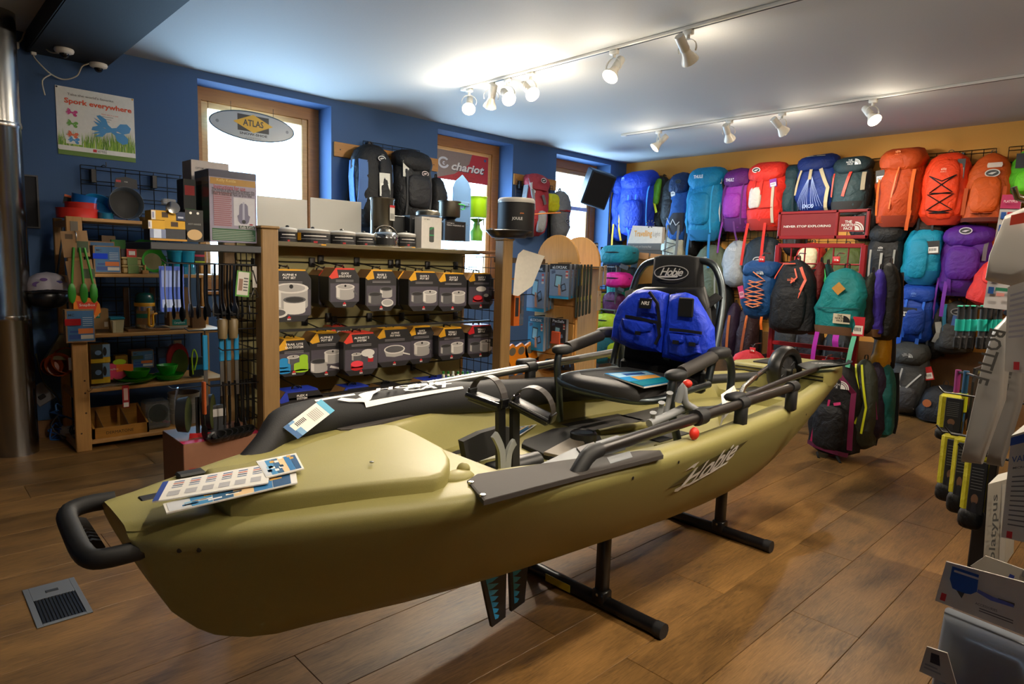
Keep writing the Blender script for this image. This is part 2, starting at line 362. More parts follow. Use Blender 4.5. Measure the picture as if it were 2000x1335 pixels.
# ============================================================ track lights
WHT = mat('d8d4ca', rough=.35); BULB = mat('ffe2b0', 'emit', e=28); BULBOFF = mat('ffdca0', 'emit', e=6)
def track(x, y0, y1, lab):
    # white rail on the ceiling
    t = thing('light_track', lab, 'track light', (x, (y0+y1)/2, CEIL))
    L = (y1-y0)/2
    MB().box(-.018, -L, -.02, .018, L, 0, WHT, bev=.004).build('rail', t)
    MB().box(-.006, -L+.02, -.0215, .006, L-.02, -.0195, CHAR).build('groove', t)
    MB().box(-.02, L-.05, -.024, .02, L+.005, .0, WHT, bev=.004).build('end_cap', t)
    return t
TX1, TX2 = 3.375, 5.58
track(TX1, -1.2, 4.16, 'white ceiling track over the kayak bow carrying six lamps')
track(TX2, -1.2, 4.24, 'white ceiling track near the orange wall carrying four lamps')
def lamp(px, py, tx, aim, lab, power=60, lit=1, ang=95, spill=5, y=None, ext=.13, blend=.7):
    # pivot hangs below the track; aim = world direction of the beam
    if y is None: y = P(px, py, 'x', tx).y
    t = thing('track_lamp', lab, 'lamp', (tx, y, CEIL-.02), 0, 'track lamps')
    d = V(aim).normalized(); q = V((0, 0, -1)).rotation_difference(d).to_matrix().to_4x4()
    yaw = atan2(d.y, d.x)
    piv = V((0, 0, -ext))
    MB().box(-.016, -.03, -.028, .016, .03, 0, WHT, bev=.004).tube([(0, 0, -.02), (0, 0, -.05)], .011, WHT).build('adapter', t)
    # yoke: a ring bracket in the plane across the beam
    Mz = RZ(math.degrees(yaw)+90)
    pts = [(.058*sin(a), 0, -.1+.05*cos(a)*1.0-(.03 if False else 0)) for a in [R(-115+230*i/14) for i in range(15)]]
    pts = [(x, 0, (z if z > -.1 else z)) for x, _, z in pts]
    MB().strap(pts, .014, .003, (0, 1, 0), WHT, Mz).build('yoke', t)
    M = T_(piv) @ q
    # local -z is the beam: socket behind, flared bulb in front
    MB().lathe([(.0, .12), (.026, .12), (.028, .115), (.028, .03), (.024, .022)], WHT, 16, M).build('socket', t)
    MB().lathe([(.024, .03), (.03, .0), (.048, -.035), (.052, -.05), (.049, -.05)], mat('e8e0d0', rough=.2), 18, M).build('reflector', t)
    MB().lathe([(.05, -.049), (.04, -.056), (.02, -.06), (.0, -.061)], BULB if lit else BULBOFF, 16, M).build('bulb', t, 'glowing bulb face')
    if lit:
        l = bpy.data.lights.new('beam', 'SPOT'); l.energy = power*LAMP; l.color = (1, .86, .68); l.spot_size = R(ang); l.spot_blend = blend; l.shadow_soft_size = .045
        o = bpy.data.objects.new('beam', l); col.objects.link(o); o.parent = t; o.matrix_local = M @ T_((0, 0, -.075))
        l = bpy.data.lights.new('spill', 'POINT'); l.energy = spill*LAMP; l.color = (1, .88, .70); l.shadow_soft_size = .05
        o = bpy.data.objects.new('spill', l); col.objects.link(o); o.parent = t; o.matrix_local = M @ T_((0, 0, -.12))
    return t
# track 1, from the window wall outwards
lamp(917, 168, TX1, (-.55, -.6, -.7), 'lamp at the window end of the track over the kayak', 90, spill=16)
lamp(960, 160, TX1, (.25, .55, -.85), 'second lamp from the window end of the kayak track, turned from view', 60)
lamp(992, 152, TX1, (-.35, -.75, -.5), 'third lamp from the window end of the kayak track, glaring', 110, spill=16)
lamp(1036, 142, TX1, (-.2, -.75, -.55), 'fourth lamp from the window end of the kayak track, glaring', 110, spill=16)
lamp(1200, 95, TX1, (-.6, .0, -.75), 'fifth lamp on the kayak track, tipped down towards the bow', 90)
lamp(1345, 55, TX1, (.75, .0, -.6), 'sixth lamp on the kayak track, head turned to the packs', 110)
# track 2
lamp(1287, 252, TX2, (-.5, .45, -.7), 'lamp at the window end of the track near the orange wall', 70)
lamp(1425, 234, TX2, (.75, .1, -.6), 'second lamp of the track near the orange wall, back of head showing', 80)
lamp(1528, 218, TX2, (.75, -.3, -.6), 'third lamp of the track near the orange wall, rim glowing', 80)
lamp(1706, 192, TX2, (-.35, -.55, -.65), 'fourth lamp of the track near the orange wall, facing the aisle', 80)
# unseen lamps beyond the picture, and a further track, added for their light
track(TX1-2.205, -1.4, 1.7, 'unseen white ceiling track added above the camera position')
for yy, am, pw, lab in ((.35, (-.45, .62, -.75), 125, 'first unseen lamp of the kayak track beyond the picture'), (-.6, (-.4, .75, -.72), 170, 'second unseen lamp of the kayak track beyond the picture')): lamp(0, 0, TX1, am, lab, pw, y=yy)
lamp(0, 0, TX2, (.6, .2, -.75), 'unseen lamp of the orange wall track beyond the picture', 60, y=.3)
for yy, am, pw, lab in ((1.45, (-.25, .5, -.85), 70, 'first added lamp of the unseen track above the camera'), (.4, (.35, .75, -.75), 110, 'second added lamp of the unseen track above the camera'), (-.7, (.6, .3, -.8), 90, 'third added lamp of the unseen track above the camera'), (.95, (.3, -.55, -.8), 60, 'unseen lamp above the camera added to brighten the hydration goods')): lamp(0, 0, TX1-2.205, am, lab, pw, y=yy)
# ============================================================ kayak on its stands
def interp(tab, x):
    if x <= tab[0][0]: return tab[0][1]
    for i in range(len(tab)-1):
        (a, p), (c, q) = tab[i], tab[i+1]
        if x <= c:
            t = (x-a)/(c-a); p0 = tab[max(0, i-1)]; p3 = tab[min(len(tab)-1, i+2)]
            m1 = (q-p0[1])/(c-p0[0]) if c != p0[0] else 0; m2 = (p3[1]-p)/(p3[0]-a) if p3[0] != a else 0
            h = c-a; return (2*t**3-3*t*t+1)*p+(t**3-2*t*t+t)*h*m1+(-2*t**3+3*t*t)*q+(t**3-t*t)*h*m2
    return tab[-1][1]
KY = 1.6
OL = mat('8f8850', 'hull'); OLD = mat('4c4826', 'hull'); PAD = mat('3b3633', rough=.75); RUB = mat('18191b', rough=.6)
TB = [(.33, .14), (.55, .245), (.76, .33), (1.0, .415), (1.3, .485), (1.7, .512), (2.1, .51), (2.5, .488), (2.85, .452), (3.2, .39), (3.5, .325), (3.8, .25), (4.15, .17), (4.47, .09)]
TZG = [(.33, .69), (.8, .698), (1.4, .7), (2.6, .7), (3.3, .695), (3.9, .675), (4.47, .65)]
TZK = [(.33, .44), (.36, .39), (.42, .352), (.6, .325), (1.0, .3), (1.6, .285), (2.6, .285), (3.2, .3), (3.8, .34), (4.47, .40)]
TBB = [(.33, .06), (.6, .13), (.8, .155), (1.0, .20), (1.5, .275), (2.1, .325), (2.6, .325), (3.1, .26), (3.6, .16), (4.0, .085), (4.47, .03)]
TBI = [(1.0, .27), (1.2, .275), (1.5, .37), (1.8, .425), (2.2, .42), (2.8, .365), (3.25, .3), (3.6, .22), (3.9, .16)]
def hull_sec(x):
    b_ = interp(TB, x); zg = interp(TZG, x); zk = interp(TZK, x); bb = min(interp(TBB, x), b_*.9)
    if x < 1.215: bi = b_*.8; zf = zg+.012 if x < .5 else zg+.0
    elif x < 3.42: bi = interp(TBI, x); zf = .555
    elif x < 3.74: bi = interp(TBI, x); zf = .60
    else: bi = b_*.8; zf = zg+.004
    s = 1 if zf > zg-.01 else 0
    pts = [(0, zk-.0), (bb*.45, zk+.004), (bb*.8, zk+.022), (bb, zk+.06), (bb+(b_-bb)*.45, zk+.06+(zg-zk-.06)*.3), (bb+(b_-bb)*.8, zk+.06+(zg-zk-.06)*.62), (b_-.006, zg-.055), (b_, zg-.03), (b_-.004, zg-.012), (b_-.016, zg-.001)]
    if s: pts += [(b_-.03, zg+.003), (bi, zg+.006), (bi*.85, zf+.002), (bi*.6, zf+.003), (bi*.3, zf+.004), (0, zf+.004)]
    else: pts += [(b_-.03, zg+.003), (bi+.012, zg+.001), (bi, zg-.012), (bi-.018, (zg+zf)/2), (bi-.05, zf+.008), (0, zf)]
    return pts
def hull_x(x, z):   # the stem rakes back downwards
    if x < .62: return x+max(0, .69-z)**1.25*.6*(1-(x-.33)/.29)
    if x > 3.9: return x-max(0, .66-z)*.75*((x-3.9)/.57)
    return x
def side_y(x, z):
    p = hull_sec(x)[3:9]
    for (y0, z0), (y1, z1) in zip(p, p[1:]):
        if z0 <= z <= z1: return KY-(y0+(y1-y0)*(z-z0)/(z1-z0))
    return KY-p[-1][0]
K = thing('fishing_kayak', 'olive green sit-on-top fishing kayak resting on two black stands', 'kayak', (2.3, KY, .285))
KM = T_((-2.3, -KY, -.285))
xs = [.33, .34, .37, .42, .48, .55, .65, .76, .88, 1.0, 1.1, 1.18, 1.212, 1.222]+[1.3+.125*i for i in range(17)]+[3.36, 3.415, 3.425, 3.55, 3.68, 3.735, 3.745, 3.85, 4.0, 4.15, 4.28, 4.38, 4.44, 4.47]
b = MB(); vs = []; n = 0
for x in xs:
    s = hull_sec(x); k = 1.0
    if x < .345: k = .93 if x < .335 else .98
    if x > 4.43: k = .9 if x < 4.46 else .6
    ring = [(y*k, z) for y, z in s]; full = [(-y, z) for y, z in ring[::-1]][:-1]+ring     # from -inner ... keel ... +inner
    full = [(-y, z) for y, z in reversed(ring)][:-1]+ring
    n = len(full); vs += [(hull_x(x, z), KY+y, z) for y, z in full]
fs = []
for i in range(len(xs)-1):
    for j in range(n-1): fs.append((i*n+j, (i+1)*n+j, (i+1)*n+j+1, i*n+j+1))
    fs.append((i*n+n-1, (i+1)*n+n-1, (i+1)*n, i*n))
fs.append(tuple(range(n))); fs.append(tuple(range((len(xs)-1)*n, len(xs)*n))[::-1])
b.add(vs, fs, OL, KM, True); b.build('hull', K)
# front hatch lid (its outline read on its own plane, then thickened)
hz = .745
ol = [P(x, y, 'z', hz) for x, y in ((398, 915), (470, 905), (560, 878), (690, 835), (745, 826), (775, 828), (815, 845), (868, 873), (879, 890), (879, 905), (868, 922), (845, 930), (700, 944), (580, 958), (500, 968), (450, 972), (420, 958))]
def lid(ol, z0, z1, m, name, crown=.012, ins=.022):
    c = sum(ol, V((0, 0, 0)))/len(ol); vs = []; n = len(ol)
    for z, k in ((z0, 1.0), (z1-.024, 1.0), (z1-.010, 1-ins*.5), (z1-.002, 1-ins*1.8), (z1, 1-ins*4), (z1+crown, .4)):
        for p in ol:
            q = c+(p-c)*k; vs.append((q.x, q.y, z))
    fs = [(i*n+j, i*n+(j+1) % n, (i+1)*n+(j+1) % n, (i+1)*n+j) for i in range(5) for j in range(n)]+[tuple(range(5*n, 6*n))]
    ar = sum(ol[i].x*ol[(i+1) % n].y-ol[(i+1) % n].x*ol[i].y for i in range(n))
    if ar < 0: fs = [f[::-1] for f in fs]
    return MB().add(vs, fs, m, KM, True).build(name, K)
lid(ol, .695, hz, OL, 'front_hatch_lid', .005, .014)
b = MB(); c = P(726, 903, 'z', hz+.012); b.lathe([(.006, .0), (.006, .003), (0, .004)], STEEL, 10, KM @ T_(c)); b.build('hatch_screw', K)
# recess in front of the hatch, drain mouth under the leaflets
for q in ((372, 921), (302, 968)): MB().box(-.035, -.02, -.01, .035, .02, .002, RUB, .008, KM @ T_(P(q[0], q[1], 'z', .708))).build('bungee_cleat', K)
# bow carrying handle
hp = curve([(.36, 1.73, .69), (.30, 1.735, .69), (.262, 1.715, .683), (.255, 1.62, .672), (.257, 1.515, .66), (.28, 1.482, .655), (.36, 1.478, .655)], 4)
b = MB(); b.tube([p for p in hp], .021, RUB, 10, M=KM); b.build('bow_handle', K)
b = MB()
for i in range(8): b.tube([(.277, 1.54+.02*i, .655+.0009*i), (.277, 1.55+.02*i, .6555)], .0225, BLACK, 8, M=KM)
b.build('handle_grip', K)
# near deck pad with screws
pp = [P(x, y, 'z', .711) for x, y in ((912, 937), (945, 976), (1130, 928), (1296, 887), (1290, 878), (1250, 879), (1100, 898), (930, 925))]
def slab(pts, t, m, name, par=K, M=KM, label=None):
    n = len(pts); ar = sum(pts[i].x*pts[(i+1) % n].y-pts[(i+1) % n].x*pts[i].y for i in range(n))
    if ar < 0: pts = pts[::-1]
    c = sum(pts, V())/n
    vs = [(p.x, p.y, p.z-t) for p in pts]+[(p.x, p.y, p.z-.002) for p in pts]+[tuple(c+(p-c)*.985) for p in pts]
    fs = [(i*n+j, i*n+(j+1) % n, (i+1)*n+(j+1) % n, (i+1)*n+j) for i in range(2) for j in range(n)]+[tuple(range(2*n, 3*n))]
    return MB().add(vs, fs, m, M).build(name, par, label)
slab(pp, .014, PAD, 'deck_pad')
slab([V((p.x, 2*KY-p.y, p.z)) for p in pp], .014, PAD, 'deck_pad')
for q in ((920, 941), (943, 966)): MB().lathe([(.008, -.004), (.008, .002), (.003, .003), (0, .001)], STEEL, 10, KM @ T_(P(q[0], q[1], 'z', .712))).build('pad_screw', K)
# lettering on the side
b = MB()
vs, f_ = font_geo('Hobie', .018, .35, .95)
def onside(u, v_, off): 
    x = 2.075+u; z = .592+v_; return (x, side_y(x, z)-off, z)
dia = [(-.25, -.035), (-.06, .03), (.26, .052), (.09, -.03)]
b.add([onside(u, v_, .0045) for u, v_ in dia], [(0, 1, 2, 3)[::-1]], OLD, KM)
b.add([onside(x*.14, y*.105+x*.028, .0065) for x, y, _ in vs], f_, WHITE, KM)
sw = [(-.21, -.05), (-.16, -.045), (-.10, -.047), (.05, -.026), (.16, -.012), (.15, -.022), (.05, -.037), (-.1, -.060), (-.15, -.058), (-.17, -.07), (-.2, -.064)]
b.add([onside(u*.9, v_, .0065) for u, v_ in sw], [tuple(range(len(sw)))], WHITE, KM)
sw = [(-.215, .012), (-.17, .03), (-.13, .034), (-.15, .012), (-.17, .018)]
b.add([onside(u*.9+.0, v_+.01, .0065) for u, v_ in sw], [tuple(range(len(sw)))[::-1]], WHITE, KM)
b.build('side_lettering', K, 'white script lettering on a dark diamond')
for x, z in ((.405, .655), (.44, .652), (1.58, .655), (1.82, .66), (3.2, .6)): MB().lathe([(.006, 0), (0, .001)], BLACK, 8, KM @ T_((hull_x(x, z), side_y(x, z)-.001, z)) @ RX(90)).build('rivet', K)
# cockpit floor furniture
fz = .556
slab([P(x, y, 'z', fz+.02) for x, y in ((1019, 866), (1024, 858), (1080, 836), (1118, 832), (1172, 850), (1176, 858), (1105, 893), (1080, 893))], .018, mat('121212', 'cloth', .9), 'centre_hatch_cover')
K['_']=0; del K['_']
b = MB(); b.lathe([(.055, 0), (.055, .03), (.045, .036), (.04, .03), (0, .03)], mat('1a1a1b', rough=.3), 20, KM @ T_(P(1139, 858, 'z', fz+.022))); b.build('twist_lid', K)
slab([P(x, y, 'z', fz+.03) for x, y in ((1062, 882), (1116, 853), (1132, 852), (1142, 864), (1096, 890))], .012, mat('6e6457', rough=.35), 'hatch_latch')
for x, y, lx, ly in ((2.38, 1.84, .2, .1), (2.42, 1.55, .12, .08), (2.75, 1.75, .2, .12), (1.5, 1.9, .1, .05)):
    MB().box(x-lx, y-ly, fz, x+lx, y+ly, fz+.006, mat('26231f', rough=.85), .002, KM).build('floor_pad', K)
for x, y in ((2.2, 1.42), (2.2, 1.72), (2.65, 1.38)): MB().tube([(x, y, fz+.005), (x+.14, y-.03, fz+.008), (x+.3, y-.05, fz+.005)], [.018, .025, .018], OL, 8, M=KM).build('floor_rib', K)
b = MB(); q = [P(x, y, 'y', 1.72) for x, y in ((905, 862), (940, 845), (985, 832), (1004, 836), (990, 880), (930, 902), (911, 894))]; n = len(q); b.add([tuple(p+V((0, d, 0))) for d in (0, .03) for p in q], [tuple(range(n)), tuple(range(n, 2*n))[::-1]]+[(i, i+n, (i+1) % n+n, (i+1) % n) for i in range(n)], mat('1c1b1a', rough=.8), KM); b.build('foot_well_pouch', K)
MB().lathe([(.022, 0), (.02, .008), (0, .01)], BLACK, 12, KM @ T_((1.33, 1.945, .655)) @ RX(90)).build('drain_plug', K)
# grey rudder-control pod beside the near pad
GP = mat('6f7276', rough=.5)
slab([P(x, y, 'z', .708) for x, y in ((1050, 908), (1122, 874), (1142, 872), (1170, 898), (1150, 912), (1090, 915))], .03, GP, 'control_pod', label='grey moulded control pod')
slab([P(x, y, 'z', .725) for x, y in ((1163, 862), (1205, 849), (1216, 853), (1222, 866), (1176, 880))], .02, GP, 'control_lever'); slab([P(x, y, 'z', .712) for x, y in ((1185, 893), (1230, 880), (1236, 892), (1192, 905))], .02, GP, 'control_lever'); slab([P(x, y, 'z', .716) for x, y in ((1126, 873), (1160, 862), (1176, 884), (1146, 898))], .02, mat('3a302c'), 'control_pad')
MB().blob(tuple(P(893, 932, 'z', .70)), .055, .035, .02, OL, M=KM).blob(tuple(P(905, 915, 'z', .715)), .02, .018, .018, OL, M=KM).build('deck_horn', K)
# rails
def rail(y, x0, x1, z0, z1, posts, m, knee):
    b = MB(); b.tube([(x0, y, z0), (x1, y, z1)], .019, m, 12, M=KM); ro = b.build('side_rail', K)
    b = MB()
    if knee: b.tube([(x0+.03, y, z0+.001), (x0-.005, y, z0), (x0-.03, y, z0-.012), (x0-.075, y, z0-.055)], [.022, .024, .024, .022], RUB, 10, M=KM)
    else: b.tube([(x0+.02, y, z0), (x0-.01, y, z0)], .022, RUB, 10, M=KM)
    b.build('rail_elbow', ro)
    for i, x in enumerate(posts):
        z = z0+(z1-z0)*(x-x0)/(x1-x0); p = MB()
        p.box(x-.024, y-.02, .69, x+.024, y+.02, z+.005, RUB, .008, KM); p.tube([(x-.028, y, z), (x+.028, y, z+.001)], .025, RUB, 12, M=KM)
        if i == 0: p.box(x-.05, y+.0, z+.008, x+.05, y+.055, z+.036, RUB, .01, KM)
        p.build('rail_post', K)
    return ro
rail(1.14, 1.44, 2.79, .752, .795, (2.335, 2.79), mat('201c1a', rough=.35), True)
rail(2.06, 1.5, 3.0, .79, .85, (2.11,), mat('8f8f8c', 'metal', .35), False)
# grey rod holders with red knobs
b = MB(); GR = mat('85888b', rough=.5); rh = thing('rod_holder', 'grey plastic rod holder with red knob clamped on the near kayak rail', 'rod holder', (2.02, 1.17, .72))
HM = T_((-2.02, -1.17, -.72))
b = MB()
for x, dz in ((1.93, .0), (1.98, .03), (2.03, .06)):
    b.tube(curve([(x, 1.28, .735+dz*.3), (x+.01, 1.275, .75+dz), (x+.004, 1.27, .775+dz)], 4), [.01]*4+[.009]*4+[.013], GR, 8, M=HM)
b.tube([(1.92, 1.275, .735), (2.02, 1.265, .752), (2.12, 1.25, .775)], .016, GR, 8, M=HM)
b.tube(curve([(2.06, 1.25, .80), (2.07, 1.24, .86), (2.085, 1.235, .80), (2.12, 1.22, .775), (2.16, 1.21, .75)], 4), .014, GR, 8, M=HM); b.build('cradle', rh)
MB().blob((2.092, 1.235, .868), .018, .018, .016, mat('d83020'), M=HM).build('knob', rh, 'red round knob')
MB().blob(tuple(P(1356, 846, 'y', 1.118)), .02, .016, .022, mat('d83020'), M=HM).build('knob', rh, 'red round knob')
MB().tube([(2.0, 1.14, .7715), (2.05, 1.14, .773)], .03, RUB, 12, M=HM).build('clamp', rh)
# stern hatch, bungee and cargo
so = [V((x, y, 0)) for x, y in ((3.74, 1.36), (3.74, 1.9), (3.8, 1.93), (4.2, 1.82), (4.3, 1.76), (4.3, 1.5), (4.2, 1.42), (3.8, 1.34))]
lid(so, .66, .735, OL, 'stern_hatch_lid', .004, .015)
MB().box(3.79, 1.52, .736, 4.0, 1.8, .745, mat('26231f', rough=.8), .003, KM).build('hatch_mat', K)
b = MB()
for z in (.69, .71): b.tube([(3.739, 1.36, z), (3.739, 1.9, z)], .004, BLACK, 5, M=KM)
b.build('bungee_cord', K)
for yy in (1.45, 1.75): MB().box(3.5, yy-.1, .6, 3.7, yy+.1, .607, BLACK, .003, KM).build('cargo_mat', K)
# stands
def stand(x, y0, y1, ya, yb, lab, gap=None):
    t = thing('kayak_stand', lab, 'stand', (x, KY, 0), 0, 'kayak display stands')
    BK = mat('0e0e10', rough=.35)
    MB().tube([(0, y0-KY, .026), (0, y1-KY, .026)], .026, BK, 14).build('base_tube', t)
    MB().tube([(0, y0-KY-.012, .026), (0, y0-KY+.02, .026)], .0285, RUB, 14).build('end_cap', t)
    for yy in (ya, yb):
        p = MB(); p.box(-.021, yy-KY-.021, .03, .021, yy-KY+.021, .345, BK, .004); p.box(-.027, yy-KY-.03, .02, .027, yy-KY+.03, .075, BK, .006)
        p.tube([(-.03, yy-KY, .06), (.03, yy-KY, .06)], .006, STEEL, 6); p.build('post', t)
    MB().tube(curve([(0, ya-KY-.08, .36), (0, KY-KY, .33), (0, yb-KY+.08, .36)], 4), .018, RUB, 8).build('cradle_bar', t)
    return t
s1 = stand(1.88, 1.15, 2.05, 1.415, 1.80, 'black tube stand under the middle of the kayak, yellow sticker on its base')
MB().box(-.0285, 1.55-KY, .012, -.0262, 1.68-KY, .042, mat('b8a020')).build('warning_sticker', s1, 'yellow warning sticker')
stand(2.865, 1.215, 1.95, 1.465, 1.72, 'black tube stand under the stern half of the kayak')
# pedal drive with fins under the hull
D = thing('pedal_drive', 'black pedal drive with foot straps and two blue-striped fins below the hull', 'pedal drive', (1.55, 1.55, .556)); DM = T_((-1.55, -1.55, -.556))
MB().box(1.47, 1.47, .545, 1.66, 1.66, .585, BLACK, .012, DM).tube([(1.5, 1.55, .585), (1.64, 1.55, .585)], .035, BLACK, 12, M=DM).build('drive_body', D)
def pedal(b0, b1, pa, pb):
    b0, b1, pa, pb = (P(a, c, 'y', y) for a, c, y in (b0, b1, pa, pb)); MB().strap([b0, (b0+b1)/2, b1], .032, .018, (1, 0, 0), BLKM, DM).build('crank_arm', D)
    ax_ = (pb-pa); L_ = ax_.length; ax_.normalize(); md = (pa+pb)/2; x_ = V((1, 0, 0)); x_ = (x_-ax_*x_.dot(ax_)).normalized(); z_ = ax_.cross(x_)*(-1 if ax_.cross(x_).z < 0 else 1)
    Mp = DM @ T_(md) @ Matrix((x_, ax_, z_)).transposed().to_4x4(); h = L_/2
    pd = MB(); pd.box(-.03, -h, -.014, .03, h, .012, BLACK, .006, Mp); pd.tube([(-.03, -h, .008), (-.03, h, .008)], .01, mat('141416', rough=.25), 8, M=Mp); pd.tube([(.03, -h, .004), (.03, h, .004)], .008, BLACK, 6, M=Mp); p = pd.build('pedal', D)
    MB().strap([(.0, -h-.002, .0)]+[(.0, (h+.004)*cos(R(a)), .088*sin(R(a))) for a in range(172, 4, -12)]+[(0, h+.002, 0)], .034, .003, (1, 0, 0), mat('2c2622', rough=.5), Mp).build('foot_strap', p)
    for s_ in (-1, 1): MB().box(-.02, s_*h-.006, -.005, .02, s_*h+.008, .03, mat('1a1a1c', rough=.2), .003, Mp).build('buckle', p)
pedal((978, 914, 1.55), (977, 782, 1.57), (984, 794, 1.56), (922, 772, 1.70))
pedal((1005, 916, 1.52), (1005, 796, 1.54), (1004, 785, 1.55), (1076, 822, 1.42))
for lv in (((981, 916), (979, 880), (971, 858), (965, 848)), ((990, 916), (993, 885), (1000, 868), (1005, 862))): MB().strap(curve([P(*q, 'y', 1.47) for q in lv], 4), .024, .012, (1, 0, 0), mat('8c8f8d', rough=.4), DM).build('release_lever', D, 'grey release lever')
FB = mat('2aa8e8', rough=.4)
for fx0, fx1, bx0, bx1, y, zt, zb in ((1.305, 1.425, 1.368, 1.428, 1.475, .32, .10), (1.49, 1.60, 1.515, 1.58, 1.535, .33, .075)):
    b = MB(); b.prism([(fx0, zt), (fx1, zt), (bx1, zb+.005), (bx0, zb-.008)], y-.006, y+.006, mat('15161a', rough=.5), DM); f = b.build('fin', D)
    b = MB()
    for i in range(9):
        t0 = i/9; t1 = (i+1)/9; xl0 = fx0+(bx0-fx0)*t0; xl1 = fx0+(bx0-fx0)*t1; w0 = (fx1-fx0)*(1-t0)+(bx1-bx0)*t0
        z0 = zt+(zb-zt)*t0*.93; z1 = zt+(zb-zt)*t1*.93
        b.flat([(xl0+.012, z0), (xl0+.012+w0*.62*(1-t0*.45), (z0*.4+z1*.6)), (xl1+.012+w0*.2, z1), (xl1+.012, z1)], y-.0068, FB, DM)
    b.build('fin_stripe', f, 'blue sawtooth stripe')
# rolled sail bag along the far edge
SB = thing('sail_bag', 'long black sail bag with white logo lying along the far side of the kayak', 'bag', (1.7, 2.04, .70)); BM = T_((-1.7, -2.04, -.70))
sp = [(.70, 1.86, .665, .03), (.78, 1.9, .69, .055), (.86, 1.955, .735, .065), (1.0, 2.0, .742, .068), (1.3, 2.03, .738, .07), (1.6, 2.03, .732, .07), (1.9, 2.02, .72, .068), (2.3, 2.0, .70, .064), (2.6, 1.97, .68, .058), (2.75, 1.95, .66, .03)]
cs = curve([p[:3] for p in sp], 5); rr = [c.x for c in curve([(p[3], 0, 0) for p in sp], 5)]
b = MB(); BAGM = mat('17171a', 'cloth', .7)
def bagfn(u, v_):
    i = min(len(cs)-1, int(round(v_*(len(cs)-1)))); c = cs[i]; r = rr[i]; a = 2*pi*u
    k = 1+.12*noise.noise(V((c.x*7, cos(a)*1.5, sin(a)*1.5)))
    return (c.x, c.y+r*cos(a)*k, c.z+r*.95*sin(a)*k)
b.grid(bagfn, 16, len(cs), BAGM, BM, cu=True); b.add([bagfn(i/16, 0) for i in range(16)], [tuple(range(16))], BAGM, BM); b.add([bagfn(i/16, 1) for i in range(16)], [tuple(range(16))], BAGM, BM); b.build('bag_body', SB)
def onbag(x, s, off=.004):  # s = height up the near face, angle
    c = min(cs, key=lambda q: abs(q.x-x)); r = interp([(p[0], p[3]) for p in sp], x)*1.06+off; a = R(180-s)
    cy = interp([(p[0], p[1]) for p in sp], x); cz = interp([(p[0], p[2]) for p in sp], x)
    return (x, cy+r*cos(a), cz+r*.97*sin(a))
b = MB()
def ribbon(tp, bt):
    n = len(tp); b.add([onbag(*p) for p in tp]+[onbag(*p) for p in bt], [(i, i+1, n+i+1, n+i) for i in range(n-1)], WHITE, BM)
L1 = [1.18+.02*i for i in range(24)]
ribbon([(x, 38+14*((x-1.2)/.5)) for x in L1], [(x, 22+22*((x-1.2)/.5)) for x in L1])
ribbon([(1.17, 62), (1.18, 66), (1.2, 70), (1.25, 74)], [(1.19, 35), (1.21, 42), (1.23, 58), (1.26, 68)]); ribbon([(1.14, 48), (1.16, 42), (1.2, 30)], [(1.17, 52), (1.19, 44), (1.22, 24)])
ribbon([(x, 72) for x in (1.0, 1.05, 1.1, 1.16)], [(x, 64) for x in (1.0, 1.05, 1.1, 1.16)]); ribbon([(1.1, 62), (1.14, 52), (1.18, 44)], [(1.08, 56), (1.12, 44), (1.19, 36)])
for t, x, s_, sz in (('HOBIE', 1.41, 76, .115), ('CAT', 1.47, 60, .115)):
    vs, f_ = font_geo(t, .03, .2)
    b.add([onbag(x+p[0]*sz, s_+p[1]*22) for p in vs], f_, WHITE, BM)
b.build('bag_lettering', SB, 'white lettering and swoosh')
tq = [P(*a, 'y', y_)-V((1.7, 2.04, .70)) for a, y_ in (((553, 834), 1.885), ((627, 779), 1.925), ((664, 804), 1.905), ((582, 857), 1.87))]; tg = MB(); tn = (tq[1]-tq[0]).cross(tq[3]-tq[0]).normalized()*(-1)
if tn.y > 0: tn = -tn
def tgq(u0, v0, u1, v1, d, m):
    f = lambda u, v_: tuple(tq[0]+(tq[1]-tq[0])*u+(tq[3]-tq[0])*v_+tn*d); tg.add([f(u0, v0), f(u1, v0), f(u1, v1), f(u0, v1)], [(0, 1, 2, 3)], m)
tgq(0, 0, 1, 1, 0, WHITE); tgq(0, 0, .12, 1, .0006, mat('1c5a94')); tgq(.12, 0, .24, 1, .0006, mat('6a9cc8')); tgq(.86, 0, 1, 1, .0006, mat('4aa8d0')); tgq(.1, .15, .5, .55, .001, mat('e6e4de'))
for i in range(7): tgq(.52+.04*i, .2, .54+.04*i, .8, .001, mat('a8a8a8')); tgq(.2+.035*i, .2, .22+.035*i, .45, .0014, BLACK)
MB_ = tg; Mt = BM @ T_((.93, 1.90, .745)) @ RZ(-14) @ RX(-38) @ RZ(0)
tg.build('hang_tag', SB, 'white and blue cardboard tag')
# white tube of the far rail / mast lying in front of the shop display
t = thing('mast_tube', 'long white aluminium mast lying along the far edge of the kayak', 'mast', (1.7, 2.09, .80)); 
MB().tube([(P(795, 760, 'y', 2.09)-V((1.7, 2.09, .8))), (P(1200, 686, 'y', 2.09)-V((1.7, 2.09, .8)))], .016, mat('c8c4ba', 'metal', .3), 12).build('tube', t); MB().tube([(P(855, 750, 'y', 2.09)-V((1.7, 2.09, .8))), (P(795, 760, 'y', 2.09)-V((1.7, 2.09, .8)))], .0175, mat('d8d4cc'), 12).build('sleeve', t)
